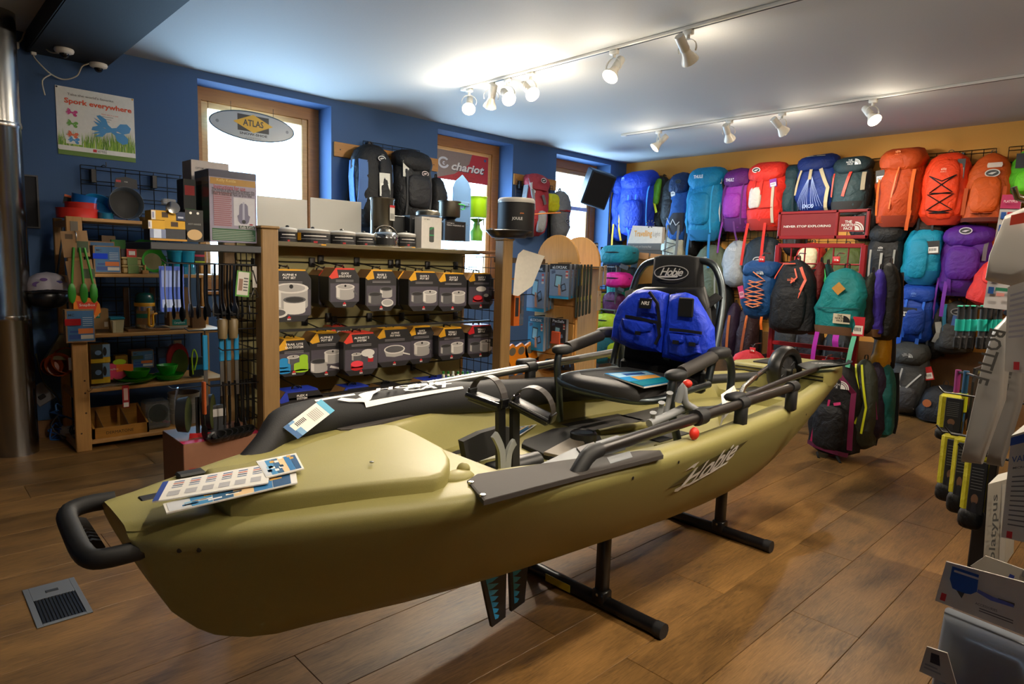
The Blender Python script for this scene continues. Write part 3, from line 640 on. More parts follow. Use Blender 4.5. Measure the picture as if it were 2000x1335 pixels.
# leaflets on the bow
def leaflet(px, col_, lab, z, kind):
    q = [P(x, y, 'z', z) for x, y in px]; c = sum(q, V())/4
    t = thing('brochure', lab, 'brochure', c, 0, 'leaflets on the kayak'); o = MB()
    e1 = q[1]-q[0]; e2 = q[3]-q[0]
    def at(u, v_, dz=0): p = q[0]+(q[1]-q[0])*u+(q[3]-q[0])*v_+(q[2]-q[1]-q[3]+q[0])*u*v_-c; return (p.x, p.y, p.z+dz)
    def quad(u0, v0, u1, v1, m, dz): o.add([at(u0, v0, dz), at(u0, v1, dz), at(u1, v1, dz), at(u1, v0, dz)], [(0, 1, 2, 3)], m)
    o.add([at(0, 0, -.003), at(0, 1, -.003), at(1, 1, -.003), at(1, 0, -.003)]+[at(0, 0), at(0, 1), at(1, 1), at(1, 0)], [(4, 5, 6, 7), (0, 1, 5, 4), (1, 2, 6, 5), (2, 3, 7, 6), (3, 0, 4, 7)], mat('dcdad4'))
    o.build('sheets', t); o = MB(); rr_ = random.Random(hash(kind) % 97)
    if kind == 'table':
        quad(0, 0, .05, 1, mat('27408c'), .0006)
        for i in range(6):
            u = .1+i*.145; quad(u, .62, u+.1, .86, mat('a9a9ac'), .0006)
            for j, cc in enumerate(('3a5a9a', 'b04030', '3a4a70', '7a8aa8')): quad(u+.01, .12+.1*j, u+.1, .16+.1*j, mat(cc), .0006)
    elif kind == 'photo':
        for i, cc in enumerate(('c8ccd2', '3f86b8', '2a5a80', 'e0c090', '2a6ea4', '1c4a74')): quad(.02+i*.155, .1, .02+i*.155+.15, .95, mat(cc), .0006)
        for i in range(14): u = rr_.random()*.85; v_ = rr_.random()*.7; quad(u, v_, u+.1, v_+.12, mat(rr_.choice(['e8e8e8', '1f6ea0', '123a5a', 'c89a40', '7ab0d0'])), .001)
    else:
        quad(0, 0, 1, .55, mat('2b8fce'), .0006); quad(.05, .08, .9, .3, mat('cfe4f0'), .001); quad(.2, .35, .8, .55, mat('c98a3a'), .001); quad(0, .55, 1, .95, mat('117a8c'), .0006)
    o.build('print', t); return t
leaflet(((318, 983), (578, 920), (581, 942), (325, 1001)), 0, 'photo leaflet lowest of the paper pile on the kayak bow', .757, 'photo')
leaflet(((500, 900), (578, 884), (594, 914), (520, 932)), 0, 'blue photo leaflet poking out of the pile on the kayak bow', .765, 'photo')
leaflet(((318, 941), (528, 904), (524, 942), (297, 979)), 0, 'white leaflet with colour charts on top of the pile on the bow', .764, 'table')
leaflet(((1010, 833), (1048, 828), (1015, 850), (985, 842)), 0, 'photo leaflet on the cockpit floor behind the pedals', .575, 'photo')
# paddle laid over the near rail
t = thing('paddle', 'black kayak paddle with white lettering on its blade lying over the stern', 'paddle', (3.3, 1.3, .74)); pmx = T_((-3.3, -1.3, -.74))
MB().tube([(2.45, 1.235, .755), (3.2, 1.32, .765), (3.74, 1.40, .755)], .015, BLACK, 10, M=pmx).build('shaft', t)
def blade(u, v_):
    x = 3.66+.36*v_; wd = .085*sin(pi*min(1, .18+v_*.72))**.7*(1 if v_ < .85 else sqrt(max(.02, 1-((v_-.85)/.15)**2))); s = (u-.5)*2
    return (x-s*.03, 1.41-.06*v_+s*wd, .758+.02*(s*s)+.012*v_)
b = MB(); b.grid(blade, 9, 12, mat('1d1f21', rough=.35), pmx); b.grid(lambda u, v_: tuple(V(blade(1-u, v_))-V((0, 0, .006))), 9, 12, BLACK, pmx); b.build('blade', t)
vs, f_ = font_geo('Hobie', .02, .3, .85); b = MB(); b.add([(3.83+p[0]*.045-p[1]*.012, 1.41-p[0]*.03+p[1]*.05, .778) for p in vs], f_, WHITE, pmx); b.build('blade_lettering', t)
# beach cart wheel in the stern well
t = ct = thing('beach_cart', 'chrome-tubed beach cart with one black wheel upright in the kayak stern', 'cart', (3.62, 1.53, .74), R(-6)); KW = Matrix.Scale(1.12, 4)
b = MB(); b.lathe([(.08, -.028), (.095, -.034), (.112, -.032), (.122, -.015), (.124, 0), (.122, .015), (.112, .032), (.095, .034), (.08, .028), (.08, -.028)], mat('141414', rough=.35), 28, KW @ RX(90)); b.build('tyre', t)
b = MB(); b.lathe([(.03, -.018), (.082, -.012), (.082, .012), (.03, .018)], mat('2c2d30', rough=.45), 24, KW @ RX(90)); b.build('rim', t)
for i in range(6): MB().box(-.008, -.02, .02, .008, .02, .092, mat('232427'), .003, RY(60*i)).build('spoke', t)
MB().tube([(0, -.05, 0), (0, .1, 0)], .012, STEEL, 10).tube([(0, -.06, 0), (0, -.045, 0)], .02, STEEL, 8).build('axle', t)
fm = RZ(6) @ T_((-3.62, -1.53, -.74))
MB().tube([(2.75, 1.38, .64), (3.0, 1.46, .72), (3.2, 1.5, .745), (3.58, 1.6, .755)], .013, STEEL, 10, M=fm).build('frame_tube', t); MB().tube([(2.95, 1.62, .74), (3.22, 1.51, .745)], .024, RUB, 10, M=fm).build('grip', t)
# ============================================================ seat, life vest, magazine
def puff(o, base, nrm, t, m, M=None, rings=((0, 1.0), (.35, 1.0), (.7, .95), (.93, .84), (1.0, .62), (1.03, .3)), wr=0, seed=0):
    # pillow: outline points (Vectors, any plane) swollen along nrm
    n = len(base); c = sum(base, V())/n; nrm = V(nrm).normalized(); vs = []
    for h, k in rings:
        for p in base:
            q = c+(p-c)*k+nrm*(t*h)
            if wr and h > 0: q += nrm*(wr*noise.noise(q*9+V((seed, 0, 0))))+(p-c)*.0
            vs.append(q)
    a = sum(((base[i]-c).cross(base[(i+1) % n]-c) for i in range(n)), V()).dot(nrm)
    R_ = len(rings); fs = [(i*n+j, i*n+(j+1) % n, (i+1)*n+(j+1) % n, (i+1)*n+j) for i in range(R_-1) for j in range(n)]+[tuple(range((R_-1)*n, R_*n)), tuple(range(n))[::-1]]
    if a < 0: fs = [f[::-1] for f in fs]
    return o.add(vs, fs, m, M, True)
S = thing('fishing_chair', 'black mesh kayak seat on a grey tube frame with padded armrests', 'seat', (2.35, 1.6, .6)); SM = T_((-2.35, -1.6, -.6))
TUB = mat('5c6468', 'metal', .38); MESH = mat('121214', 'cloth', .9); SEATM = mat('1b1918', 'cloth', .6)
b = MB(); b.tube(curve([(2.45, 1.85, .83), (2.5, 1.845, 1.0), (2.55, 1.835, 1.16), (2.56, 1.80, 1.27), (2.565, 1.74, 1.315), (2.565, 1.6, 1.325), (2.56, 1.455, 1.32), (2.555, 1.395, 1.27), (2.55, 1.365, 1.16), (2.5, 1.35, 1.0), (2.45, 1.35, .83)], 5), .0165, TUB, 10, M=SM); b.build('back_frame', S)
def backp(y, z): return V((2.47+.095*min(1, max(0, (z-.83)/.4))+.0, y, z))
pan = [backp(y, z) for y, z in ((1.80, .86), (1.82, 1.05), (1.80, 1.12), (1.72, 1.20), (1.70, 1.33), (1.48, 1.335), (1.455, 1.20), (1.385, 1.12), (1.37, 1.05), (1.385, .86))]
b = MB(); puff(b, pan, (-1, 0, .2), .03, MESH, SM); b.build('back_mesh', S)
hp_ = [backp(y, z)+V((-.035, 0, 0)) for y, z in ((1.70, 1.19), (1.70, 1.335), (1.66, 1.345), (1.52, 1.345), (1.475, 1.335), (1.47, 1.19))]
b = MB(); puff(b, hp_, (-1, 0, .2), .02, mat('161617', 'cloth', .85), SM); hd = b.build('head_panel', S)
b = MB(); Mh = SM @ T_((2.492, 1.588, 1.268)) @ RZ(-90) @ RX(-13)
for i in range(24):
    a0, a1 = 2*pi*i/24, 2*pi*(i+1)/24
    b.flat([(.088*cos(a0), .034*sin(a0)), (.088*cos(a1), .034*sin(a1)), (.083*cos(a1), .03*sin(a1)), (.083*cos(a0), .03*sin(a0))], 0, mat('9a9894'), Mh)
b.text('Hobie', 0, .002, .05, 0, mat('b4b2ae'), Mh, .015, .3, .85, w=.115); b.flat([(-.065, -.017), (.04, -.012), (.035, -.02), (-.06, -.024)], 0, mat('b4b2ae'), Mh); b.build('seat_lettering', S, 'grey script lettering in an oval')
for s_, yy in ((1, 1.83), (-1, 1.37)): MB().strap([(2.53, yy, 1.18), (2.47, yy-s_*.05, 1.12), (2.44, yy-s_*.1, 1.02)], .05, .004, (0, 1, 0), MESH, SM).build('harness_strap', S)
cu = [V((x, y, .775)) for x, y in ((2.045, 1.42), (2.03, 1.52), (2.03, 1.70), (2.05, 1.82), (2.09, 1.86), (2.3, 1.85), (2.5, 1.80), (2.5, 1.40), (2.3, 1.37), (2.1, 1.38))]
b = MB(); puff(b, cu, (0, 0, 1), .055, SEATM, SM); b.build('seat_cushion', S)
mesh_in = [V((x, y, .828)) for x, y in ((2.1, 1.48), (2.09, 1.74), (2.14, 1.79), (2.42, 1.75), (2.42, 1.45), (2.14, 1.43))]
b = MB(); puff(b, mesh_in, (0, 0, 1), .006, MESH, SM); b.build('mesh_pad', S)
b = MB(); b.tube(curve([(2.5, 1.375, .80), (2.3, 1.365, .795), (2.16, 1.36, .785), (2.08, 1.4, .775), (2.045, 1.5, .77), (2.04, 1.72, .775), (2.08, 1.85, .79), (2.2, 1.875, .80), (2.5, 1.86, .80)], 4), .0155, TUB, 10, M=SM); b.build('seat_frame', S)
for s_, y in ((-1, 1.31), (1, 1.89)):
    dz = -.03 if s_ < 0 else 0
    lg = MB(); lg.tube(curve([(2.15, y, .92+dz), (2.115, y, .90+dz), (2.105, y, .84+dz), (2.12, y, .74), (2.15, y+.015*s_, .63), (2.16, y+.02*s_, .585)], 4), .0165, TUB, 10, M=SM); lg.build('leg', S)
    lg = MB(); lg.tube(curve([(2.46, y, .975+dz), (2.53, y, .955+dz), (2.565, y, .90+dz), (2.57, y, .80), (2.55, y, .735), (2.48, y, .71), (2.3, y, .725), (2.2, y, .74)], 4), .0165, TUB, 10, M=SM); lg.build('rear_frame', S)
    lg = MB(); lg.tube([(2.17, y, .92+dz), (2.30, y, .945+dz), (2.40, y, .965+dz)], .027, mat('2e2a27', rough=.7), 12, M=SM); a = lg.build('armrest', S)
    MB().blob((2.135, y, .915+dz), .055, .035, .022, RUB, .8, 14, 8, M=SM @ T_((0, 0, 0))).build('armrest_tip', a)
    MB().blob((2.45, y, .977+dz), .07, .034, .025, RUB, .7, 14, 8, M=SM).build('armrest_pad', a)
MB().box(2.46, 1.38, .76, 2.5, 1.82, .86, BLKM, .012, SM).build('lumbar_bar', S)
# life vest hanging on the backrest
Vt = thing('life_vest', 'bright blue fishing life vest with pockets hung on the kayak seat back', 'life vest', (2.42, 1.62, .95)); VM = T_((-2.42, -1.62, -.95))
VB = mat('1438c8', 'fabric', .6); VB2 = mat('1030b4', 'fabric', .6)
def vpx(pts, x): return [P(a, c, 'x', x) for a, c in pts]
h1 = vpx(((1204, 665), (1210, 625), (1222, 598), (1240, 578), (1258, 567), (1290, 568), (1312, 575), (1310, 630), (1300, 690), (1290, 688), (1240, 682)), 2.45)
h2 = vpx(((1318, 575), (1345, 572), (1362, 580), (1380, 610), (1396, 640), (1398, 690), (1392, 706), (1375, 712), (1340, 708), (1302, 700), (1308, 640)), 2.45)
for i, h_ in enumerate((h1, h2)):
    b = MB(); puff(b, h_, (-1, 0, .15), .075, VB, VM, wr=.012, seed=i); b.build('vest_panel', Vt)
MB().strap([P(1316, 572, 'x', 2.43), P(1312, 640, 'x', 2.40), P(1304, 702, 'x', 2.42)], .03, .02, (0, 1, 0), BLACK, VM).build('front_zip', Vt)
b = MB(); puff(b, vpx(((1222, 596), (1240, 568), (1262, 560), (1378, 560), (1388, 600), (1392, 640), (1220, 640)), 2.49), (-1, 0, 0), .03, BLACK, VM); b.build('vest_back', Vt)
for i, q in enumerate((((1212, 638), (1220, 618), (1278, 628), (1282, 660), (1276, 680), (1216, 668)), ((1308, 650), (1368, 655), (1372, 690), (1340, 700), (1310, 690)), ((1252, 585), (1282, 582), (1288, 615), (1256, 612)))):
    b = MB(); puff(b, vpx(q, 2.385), (-1, 0, .15), .032, VB2, VM, wr=.006, seed=i+5); p = b.build('pocket', Vt)
for i, q in enumerate((((1216, 622), (1276, 633), (1272, 645), (1244, 652), (1220, 640)), ((1308, 650), (1338, 654), (1336, 668), (1320, 672), (1310, 664)), ((1341, 655), (1370, 658), (1366, 672), (1352, 676), (1343, 668)))):
    b = MB(); puff(b, vpx(q, 2.352), (-1, 0, .15), .014, VB, VM); b.build('pocket_flap', Vt)
b = MB()
for q in ((1246, 650), (1320, 668), (1352, 672)):
    c = P(*q, 'x', 2.333); b.box(c.x-.004, c.y-.014, c.z-.008, c.x, c.y+.014, c.z+.008, BLACK, M=VM)
    b.build('pocket_tab', Vt); b = MB()
for a in (((1222, 617), (1250, 622), (1285, 630)), ((1308, 643), (1340, 646), (1370, 650)), ((1268, 570), (1284, 592), (1289, 640)), ((1285, 630), (1288, 655), (1280, 672))):
    MB().strap([P(*q, 'x', 2.358) for q in a], .012, .008, (0, 0, 1) if abs(a[0][0]-a[2][0]) > 40 else (0, 1, 0), mat('14151c'), VM).build('zip', Vt)
b = MB(); c = P(1260, 592, 'x', 2.34); Mv = VM @ T_(c) @ RZ(-90) @ RX(-8); b.box(-.03, 0, -.022, .03, .004, .022, BLACK, M=Mv); b.text('NRS', 0, 0, .022, -.001, WHITE, Mv, .01, .2); b.build('logo_patch', Vt, 'black patch with white lettering')
b = MB(); c = P(1340, 600, 'x', 2.365); b.box(c.x-.006, c.y-.035, c.z-.04, c.x+.004, c.y+.035, c.z+.04, BLACK, .004, VM); b.build('lash_tab', Vt)
# magazine on the seat, papers behind it
def sheet(px, z, lab, cat, name, prints, thick=.006):
    q = [P(a, c, 'z', z) for a, c in px]; c = sum(q, V())/4; t = thing(name, lab, cat, c)
    def at(u, v_, dz=0): p = q[0]+(q[1]-q[0])*u+(q[3]-q[0])*v_+(q[2]-q[1]-q[3]+q[0])*u*v_-c; return (p.x, p.y, p.z+dz)
    o = MB(); o.add([at(0, 0, -thick), at(0, 1, -thick), at(1, 1, -thick), at(1, 0, -thick)]+[at(0, 0), at(0, 1), at(1, 1), at(1, 0)], [(4, 5, 6, 7), (0, 1, 5, 4), (1, 2, 6, 5), (2, 3, 7, 6), (3, 0, 4, 7)], WHITE); o.build('pages', t)
    o = MB()
    for i, (u0, v0, u1, v1, cc) in enumerate(prints): dz = .0008+.0004*i; o.add([at(u0, v0, dz), at(u0, v1, dz), at(u1, v1, dz), at(u1, v0, dz)], [(0, 1, 2, 3)], mat(cc, rough=.25))
    o.build('cover', t); return t
sheet(((1180, 729), (1262, 724), (1318, 745), (1258, 755)), .84, 'glossy blue magazine lying open on the kayak seat cushion', 'magazine', 'magazine', [(0, 0, 1, 1, '1f86c4'), (.05, .05, .95, .35, '9ec8e2'), (.3, .12, .8, .28, '2a5aa0'), (.3, .38, .95, .62, 'c9964a'), (0, .66, 1, .97, '0f7486')])
t = thing('instruction_sheet', 'white and yellow instruction sheet hanging beneath the seat armrest', 'paper', P(1430, 800, 'y', 1.22)); c = P(1430, 800, 'y', 1.22)
b = MB(); b.add([P(x, y, 'y', yy)-c for x, y, yy in ((1408, 770, 1.26), (1434, 752, 1.26), (1446, 782, 1.24), (1412, 820, 1.2), (1404, 842, 1.2), (1412, 800, 1.22))], [(0, 1, 2, 3, 4, 5)], PAPER); b.build('sheet', t)
b = MB(); b.add([P(x, y, 'y', yy)-c for x, y, yy in ((1400, 806, 1.239), (1446, 785, 1.239), (1445, 812, 1.2), (1408, 842, 1.199))], [(0, 1, 2, 3)], mat('b8b070')); b.build('yellow_print', t)
# ============================================================ cook-set gondola
LAM = mat('8a6c42', 'wood', sc=(25, 25, 2)); SLATM = mat('8a8258', 'wall'); GUN = BLACK
G = thing('display_gondola', 'tall shop gondola with tan posts and slatted back holding boxed cook sets', 'display rack', (2.28, 3.55, 0)); GM = T_((-2.28, -3.55, 0))
def gp(name, b, label=None): return b.build(name, G, label)
for (x0, x1, yy, h_) in ((1.383, 1.474, 3.3, 1.425), (3.075, 3.168, 3.3, 1.448)):
    gp('post', MB().box(x0, yy, 0, x1, yy+.09, h_, LAM, .006, GM)); gp('post_cap', MB().box(x0-.006, yy-.006, h_, x1+.006, yy+.096, h_+.014, LAM, .004, GM))
for (x0, x1) in ((1.383, 1.474), (3.075, 3.168)): gp('post', MB().box(x0, 3.82, 0, x1, 3.9, 1.36, LAM, .006, GM))
for i in range(11): gp('slat', MB().box(1.45, 3.8, .09+.1167*i, 3.12, 3.822, .09+.1167*i+.108, SLATM, .003, GM))
gp('back_panel', MB().box(1.45, 3.821, .06, 3.12, 3.83, 1.375, BLKM, M=GM))
gp('top_shelf', MB().box(1.5, 3.60, 1.345, 3.12, 3.95, 1.372, mat('5a5138', 'wood'), .003, GM)); gp('back_shelf', MB().box(2.5, 3.951, 1.36, 3.6, 4.25, 1.385, mat('5e4026', 'wood'), .003, GM))
gp('side_shelf', MB().box(.87, 3.3, 1.298, 1.383, 3.72, 1.332, mat('34373c', rough=.5), .003, GM)); gp('side_shelf', MB().box(3.168, 3.3, 1.293, 3.5, 3.5, 1.33, mat('4a3826', 'wood'), .003, GM))
for z in (.48, .87): gp('shelf_edge', MB().box(1.47, 3.44, z-.0, 3.1, 3.47, z+.012, BLKM, M=GM))  # thin black strips across the bay
# wire end panels (each wire group one piece)
def wire_panel(parent, x0, y0, z0, x1, y1, z1, nu, nv, M, r=.0035, m=WIRE):
    b = MB(); d = V((x1-x0, y1-y0, 0))
    for i in range(nu+1): p = V((x0, y0, 0))+d*(i/nu); b.tube([(p.x, p.y, z0), (p.x, p.y, z1)], r, m, 4, M=M)
    b.build('upright_wires', parent)['kind'] = 'stuff'; b = MB()
    for j in range(nv+1): z = z0+(z1-z0)*j/nv; b.tube([(x0, y0, z), (x1, y1, z)], r, m, 4, M=M)
    b.build('cross_wires', parent)['kind'] = 'stuff'
wire_panel(G, 3.12, 3.4, .1, 3.12, 3.8, 1.33, 5, 16, GM, .003); wire_panel(G, 1.44, 3.4, .1, 1.44, 3.8, 1.3, 5, 16, GM, .003)
MSRR = mat('c8202a'); MSRY = mat('d8a018', 'card'); MSRO = mat('d83c2a', 'card'); MSRB = mat('202024', 'card', .45); MSRP = mat('4a4652', 'card', .45); MSRBL = mat('1a34a8', 'card')
METC = mat('a8a6a4', rough=.35); METD = mat('58585c', rough=.35); METL = mat('d4d2ce', rough=.3)
def pot_icon(b, x, z, s, y, m=METC, lid=True, handle=0, wdt=1.0, h_=.8, M=None):
    w_ = s*wdt
    b.flat([(x-w_, z-s*h_*.75)]+arc(x, z-s*h_*.75, w_, 180, 360, 8, s*.28)[1:]+[(x+w_, z+s*.4), (x-w_, z+s*.4)], y, m, M); b.flat([(x-w_*.95, z-s*h_*.7), (x-w_*.6, z-s*h_*.85), (x-w_*.6, z+s*.35), (x-w_*.95, z+s*.35)], y-.0004, METL if m != METD else METC, M)
    b.oval(x, z+s*.42, w_*1.05, s*.3, y-.0008, METL if lid else METD, M); b.oval(x, z+s*.43, w_*.85, s*.22, y-.0012, METC if lid else mat('2a2a2c'), M)
    if lid: b.oval(x, z+s*.52, s*.12, s*.12, y-.0016, BLACK, M)
    if handle: b.flat([(x+w_*.9, z+s*.1), (x+w_*.9, z-.1*s), (x+w_+handle, z-.45*s), (x+w_+handle, z-.25*s)], y-.0004, METD, M)
def cook_box(px, y, colr, lines, art, lab, depth=.13, skew=0):
    c, W, H = pbox(*px, 'y', y); t = thing('cook_set_box', lab, 'box', c, R(skew), 'boxed cook sets on the gondola')
    h = W/2; k = min(.042, W*.26); face = [(-h+k, 0), (h-k, 0), (h, k), (h, H-k*1.2), (h-k*.8, H), (-h+k, H), (-h, H-k*1.2), (-h, k)]
    b = MB(); n = 8
    b.prism(face, 0, depth, MSRB); b.build('carton', t)
    b = MB(); b.rect(-h+k*.2, k*.8, h-.003, H*.62, -.0006, MSRP); b.flat([(-h+k, H), (-h, H-k*1.2), (-h+k*.4, H-k*1.5), (-h+k*1.5, H-k*1.3), (-h+k*1.2, H)], -.001, colr)
    b.rect(-h+k, H-.007, h-k*.8, H, -.0012, colr)
    for i, l in enumerate(lines): b.text(l, .004, H-.03-.017*i, .017, -.0014, WHITE, bold=.02, w=min(W*.6, .0105*len(l)))
    for i in range(2): b.rect(-W*.28, H-.037-.017*len(lines)-.008*i, W*.3, H-.0345-.017*len(lines)-.008*i, -.0014, mat('98969a'))
    b.flat([(-.012, .02), (0, .034), (.013, .02)], -.0022, MSRR); b.text('MSR', 0, .013, .012, -.0022, WHITE, bold=.03); art(b, W, H); b.build('front_print', t)
    b = MB(); b.box(-h+k, .002, H+.0002, h-k*.8, depth-.002, H+.0016, colr)
    vs = [(-h+k-.001, .002, H+.001), (-h+k-.001, depth-.002, H+.001), (-h-.001, depth-.002, H-k*1.2), (-h-.001, .002, H-k*1.2)]; b.add(vs, [(0, 1, 2, 3)], KRAFT if depth > .1 else colr); b.build('top_flap', t, 'coloured top flap')
    b = MB(); b.strap(curve([(-.028, depth*.45, H), (-.024, depth*.45, H+.014), (0, depth*.45, H+.02), (.024, depth*.45, H+.014), (.028, depth*.45, H)], 3), .014, .004, (0, 1, 0), BLACK); b.build('carry_handle', t)
    p = MB(); p.box(c.x-.02, 3.788, c.z+H+.018, c.x+.02, 3.8, c.z+H+.075, BLACK, .003, GM); p.tube([(c.x, 3.795, c.z+H+.04), (c.x, y+.03, c.z+H+.012), (c.x, y+.015, c.z+H+.024)], .004, BLACK, 5, M=GM); p.build('peg_hook', G)
    return t
Y_ = -.0018
def art1(b, W, H): pot_icon(b, .005, H*.42, W*.3, Y_, METC, True, W*.1)
def art2(b, W, H): pot_icon(b, W*.16, H*.47, W*.2, Y_, METC, False); pot_icon(b, -W*.2, H*.33, W*.22, Y_-.001, METD, False); b.oval(W*.2, H*.2, W*.2, W*.11, Y_-.002, METL); b.oval(W*.2, H*.21, W*.16, W*.08, Y_-.0024, METC)
def art3(b, W, H): pot_icon(b, -W*.22, H*.36, W*.2, Y_, METD, False, .01); pot_icon(b, W*.2, H*.38, W*.23, Y_-.001, METC, True)
def art4(b, W, H):
    b.oval(0, H*.56, W*.2, W*.08, Y_, METL); b.oval(-W*.12, H*.3, W*.2, W*.1, Y_, RED); b.rect(-W*.32, H*.2, W*.08, H*.3, Y_, RED); b.oval(-W*.12, H*.31, W*.16, W*.07, Y_-.0004, mat('e03040')); b.oval(W*.28, H*.3, W*.16, W*.12, Y_, BLACK); b.oval(W*.2, H*.38, W*.1, W*.05, Y_-.0004, METC)
def art5(b, W, H): pot_icon(b, W*.05, H*.5, W*.37, Y_, METC, True); pot_icon(b, W*.12, H*.33, W*.24, Y_-.002, METL, False); pot_icon(b, -W*.34, H*.45, W*.12, Y_, METC, True); b.oval(-W*.25, H*.17, W*.22, W*.1, Y_-.003, METL); b.oval(-W*.25, H*.18, W*.17, W*.07, Y_-.0034, METD)
def art6(b, W, H):
    for x, z, s, cc in ((-W*.3, .36, .13, '1f8ccc'), (-W*.3, .22, .2, '1f8ccc'), (W*.3, .42, .13, '9ac82a'), (W*.22, .22, .22, '9ac82a')): b.rect(x-W*s, H*z-W*.1, x+W*s, H*z+W*.1, Y_, mat(cc)); b.oval(x, H*z+W*.1, W*s, W*.06, Y_-.0004, mat(cc)); b.oval(x, H*z-W*.1, W*s, W*.05, Y_, mat(cc))
    pot_icon(b, -W*.02, H*.45, W*.18, Y_+.0004, METD)
def art7(b, W, H): pot_icon(b, -W*.22, H*.28, W*.26, Y_, METC, False, W*.05); pot_icon(b, W*.2, H*.46, W*.26, Y_-.001, METC, True); b.flat([(W*.1, H*.2), (W*.42, H*.14), (W*.42, H*.18), (W*.14, H*.25)], Y_-.002, METL)
def art8(b, W, H): b.oval(W*.2, H*.52, W*.2, W*.1, Y_, METL); b.rect(W*.2-W*.0, H*.3, W*.36, H*.42, Y_, RED); b.oval(W*.28, H*.42, W*.08, W*.04, Y_-.0004, METL); b.rect(-W*.3, H*.18, W*.06, H*.28, Y_, RED); b.oval(-W*.12, H*.28, W*.18, W*.08, Y_-.0004, mat('e84050')); b.oval(-W*.12, H*.18, W*.18, W*.07, Y_, RED); pot_icon(b, -W*.14, H*.45, W*.14, Y_, METD)
def art9(b, W, H): b.flat([(-W*.3, H*.45), (W*.3, H*.45), (W*.24, H*.28), (0, H*.25), (-W*.24, H*.28)], Y_, METC); b.oval(0, H*.45, W*.31, W*.11, Y_-.0004, METL); b.oval(0, H*.455, W*.27, W*.085, Y_-.0008, METD); b.flat([(W*.25, H*.36), (W*.46, H*.3), (W*.46, H*.27), (W*.25, H*.32)], Y_-.001, METL)
for a in (((520, 526, 609, 628), 3.50, MSRY, ('ALPINE 4', 'POT SET'), art5, 'large dark box lettered ALPINE 4 POT SET, upper row beside the tan post'),
          ((622, 528, 650, 600), 3.62, MSRO, ('QUICK', 'SOLO POT'), art1, 'red-topped box half hidden behind the QUICK SOLO POT box'),
          ((643, 524, 702, 600), 3.50, MSRO, ('QUICK', 'SOLO POT'), art1, 'red-topped box lettered QUICK SOLO POT hanging in the upper row'),
          ((714, 527, 774, 607), 3.50, MSRY, ('BASE 2', 'POT SET'), art2, 'yellow-topped box lettered BASE 2 POT SET hanging in the upper row'),
          ((776, 530, 812, 604), 3.60, MSRY, ('QUICK 2', 'POT SET'), art3, 'yellow-topped box tucked behind the QUICK 2 POT SET box'),
          ((798, 530, 856, 607), 3.49, MSRY, ('QUICK 2', 'POT SET'), art3, 'yellow-topped box lettered QUICK 2 POT SET, fully seen in the upper row'),
          ((856, 533, 911, 607), 3.50, MSRY, ('QUICK 3', 'POT SET'), art3, 'yellow-topped box lettered QUICK 3 POT SET hanging in the upper row'),
          ((914, 533, 963, 603), 3.50, MSRY, ('QUICK 2', 'SYSTEM'), art4, 'yellow-topped box lettered QUICK 2 SYSTEM at the wire end of the upper row'),
          ((542, 662, 606, 734), 3.47, MSRY, ('TRAIL LITE', 'DUO SYSTEM'), art6, 'box with blue and green cups lettered TRAIL LITE DUO SYSTEM'),
          ((606, 649, 668, 735), 3.52, MSRY, ('ALPINE 2', 'POT SET'), art7, 'yellow-topped box lettered ALPINE 2 POT SET in the lower row'),
          ((640, 638, 690, 720), 3.64, MSRO, ('ALPINIST 2', 'SYSTEM'), art8, 'red-topped box seen behind the ALPINIST 2 SYSTEM box'),
          ((672, 650, 738, 732), 3.46, MSRO, ('ALPINIST 2', 'SYSTEM'), art8, 'red-topped box lettered ALPINIST 2 SYSTEM with red bowl and mug'),
          ((737, 641, 803, 715), 3.49, MSRY, ('ALPINE', 'FRY PAN'), art9, 'grey box lettered ALPINE FRY PAN with steel pan picture'),
          ((797, 637, 847, 709), 3.56, MSRY, ('QUICK', 'SKILLET'), art1, 'grey box lettered QUICK SKILLET beside the fry pan box'),
          ((856, 640, 907, 702), 3.50, MSRY, ('TITAN 2', 'POT SET'), art3, 'box with bright yellow edge lettered TITAN 2 in the lower row'),
          ((913, 635, 963, 698), 3.50, MSRR, ('TITAN 2', 'KETTLE'), art3, 'red-topped box lettered TITAN 2 at the wire end of the lower row'),
          ((546, 762, 632, 840), 3.44, MSRBL, ('FLEX 4', 'SYSTEM'), art1, 'blue-topped box lettered FLEX 4 low behind the sail bag'),
          ((664, 755, 728, 830), 3.48, MSRBL, ('FLEX 3', 'SYSTEM'), art1, 'blue-topped box lettered FLEX 3 low on the gondola'),
          ((735, 752, 790, 820), 3.5, MSRB, ('FLEX 2', 'SYSTEM'), art1, 'plain dark box low on the gondola between two blue-topped boxes'),
          ((818, 740, 890, 810), 3.5, MSRBL, ('FLEX', 'SKILLET'), art9, 'blue-topped box lettered FLEX SKILLET low near the green bottles')): cook_box(*a)
# little green-capped bottles in white cartons
for i in range(20):
    px = 866+(i % 10)*9.4; y = 3.42+.09*(i//10); c = P(px, 741-(i//10)*9, 'y', y)
    t = thing('soap_bottle', ORD[i % 10]+' green-capped bottle from the FLEX box end, '+('front', 'rear')[i//10]+' row of the low tray', 'bottle', c, 0, 'green-capped bottles on the low tray')
    MB().lathe([(.011, -.03), (.012, .0), (.007, .01)], PAPER, 8).build('bottle_body', t); MB().lathe([(.0085, .008), (.0085, .026), (.0, .028)], mat('2a7a30' if i % 4 else 'd0d8c8'), 8).build('cap', t, 'green cap')
c = P(905, 747, 'y', 3.44); b = MB(); b.box(c.x-.19, 3.40, c.z-.055, c.x+.19, 3.54, c.z-.03, PAPER, .003); b.text('OPTIMUS', c.x-.03, c.z-.042, .02, 3.399, BLACK, w=.2)
tag(b.build('bottle_tray'), 'white printed tray holding green-capped bottles beneath the TITAN boxes', 'tray')
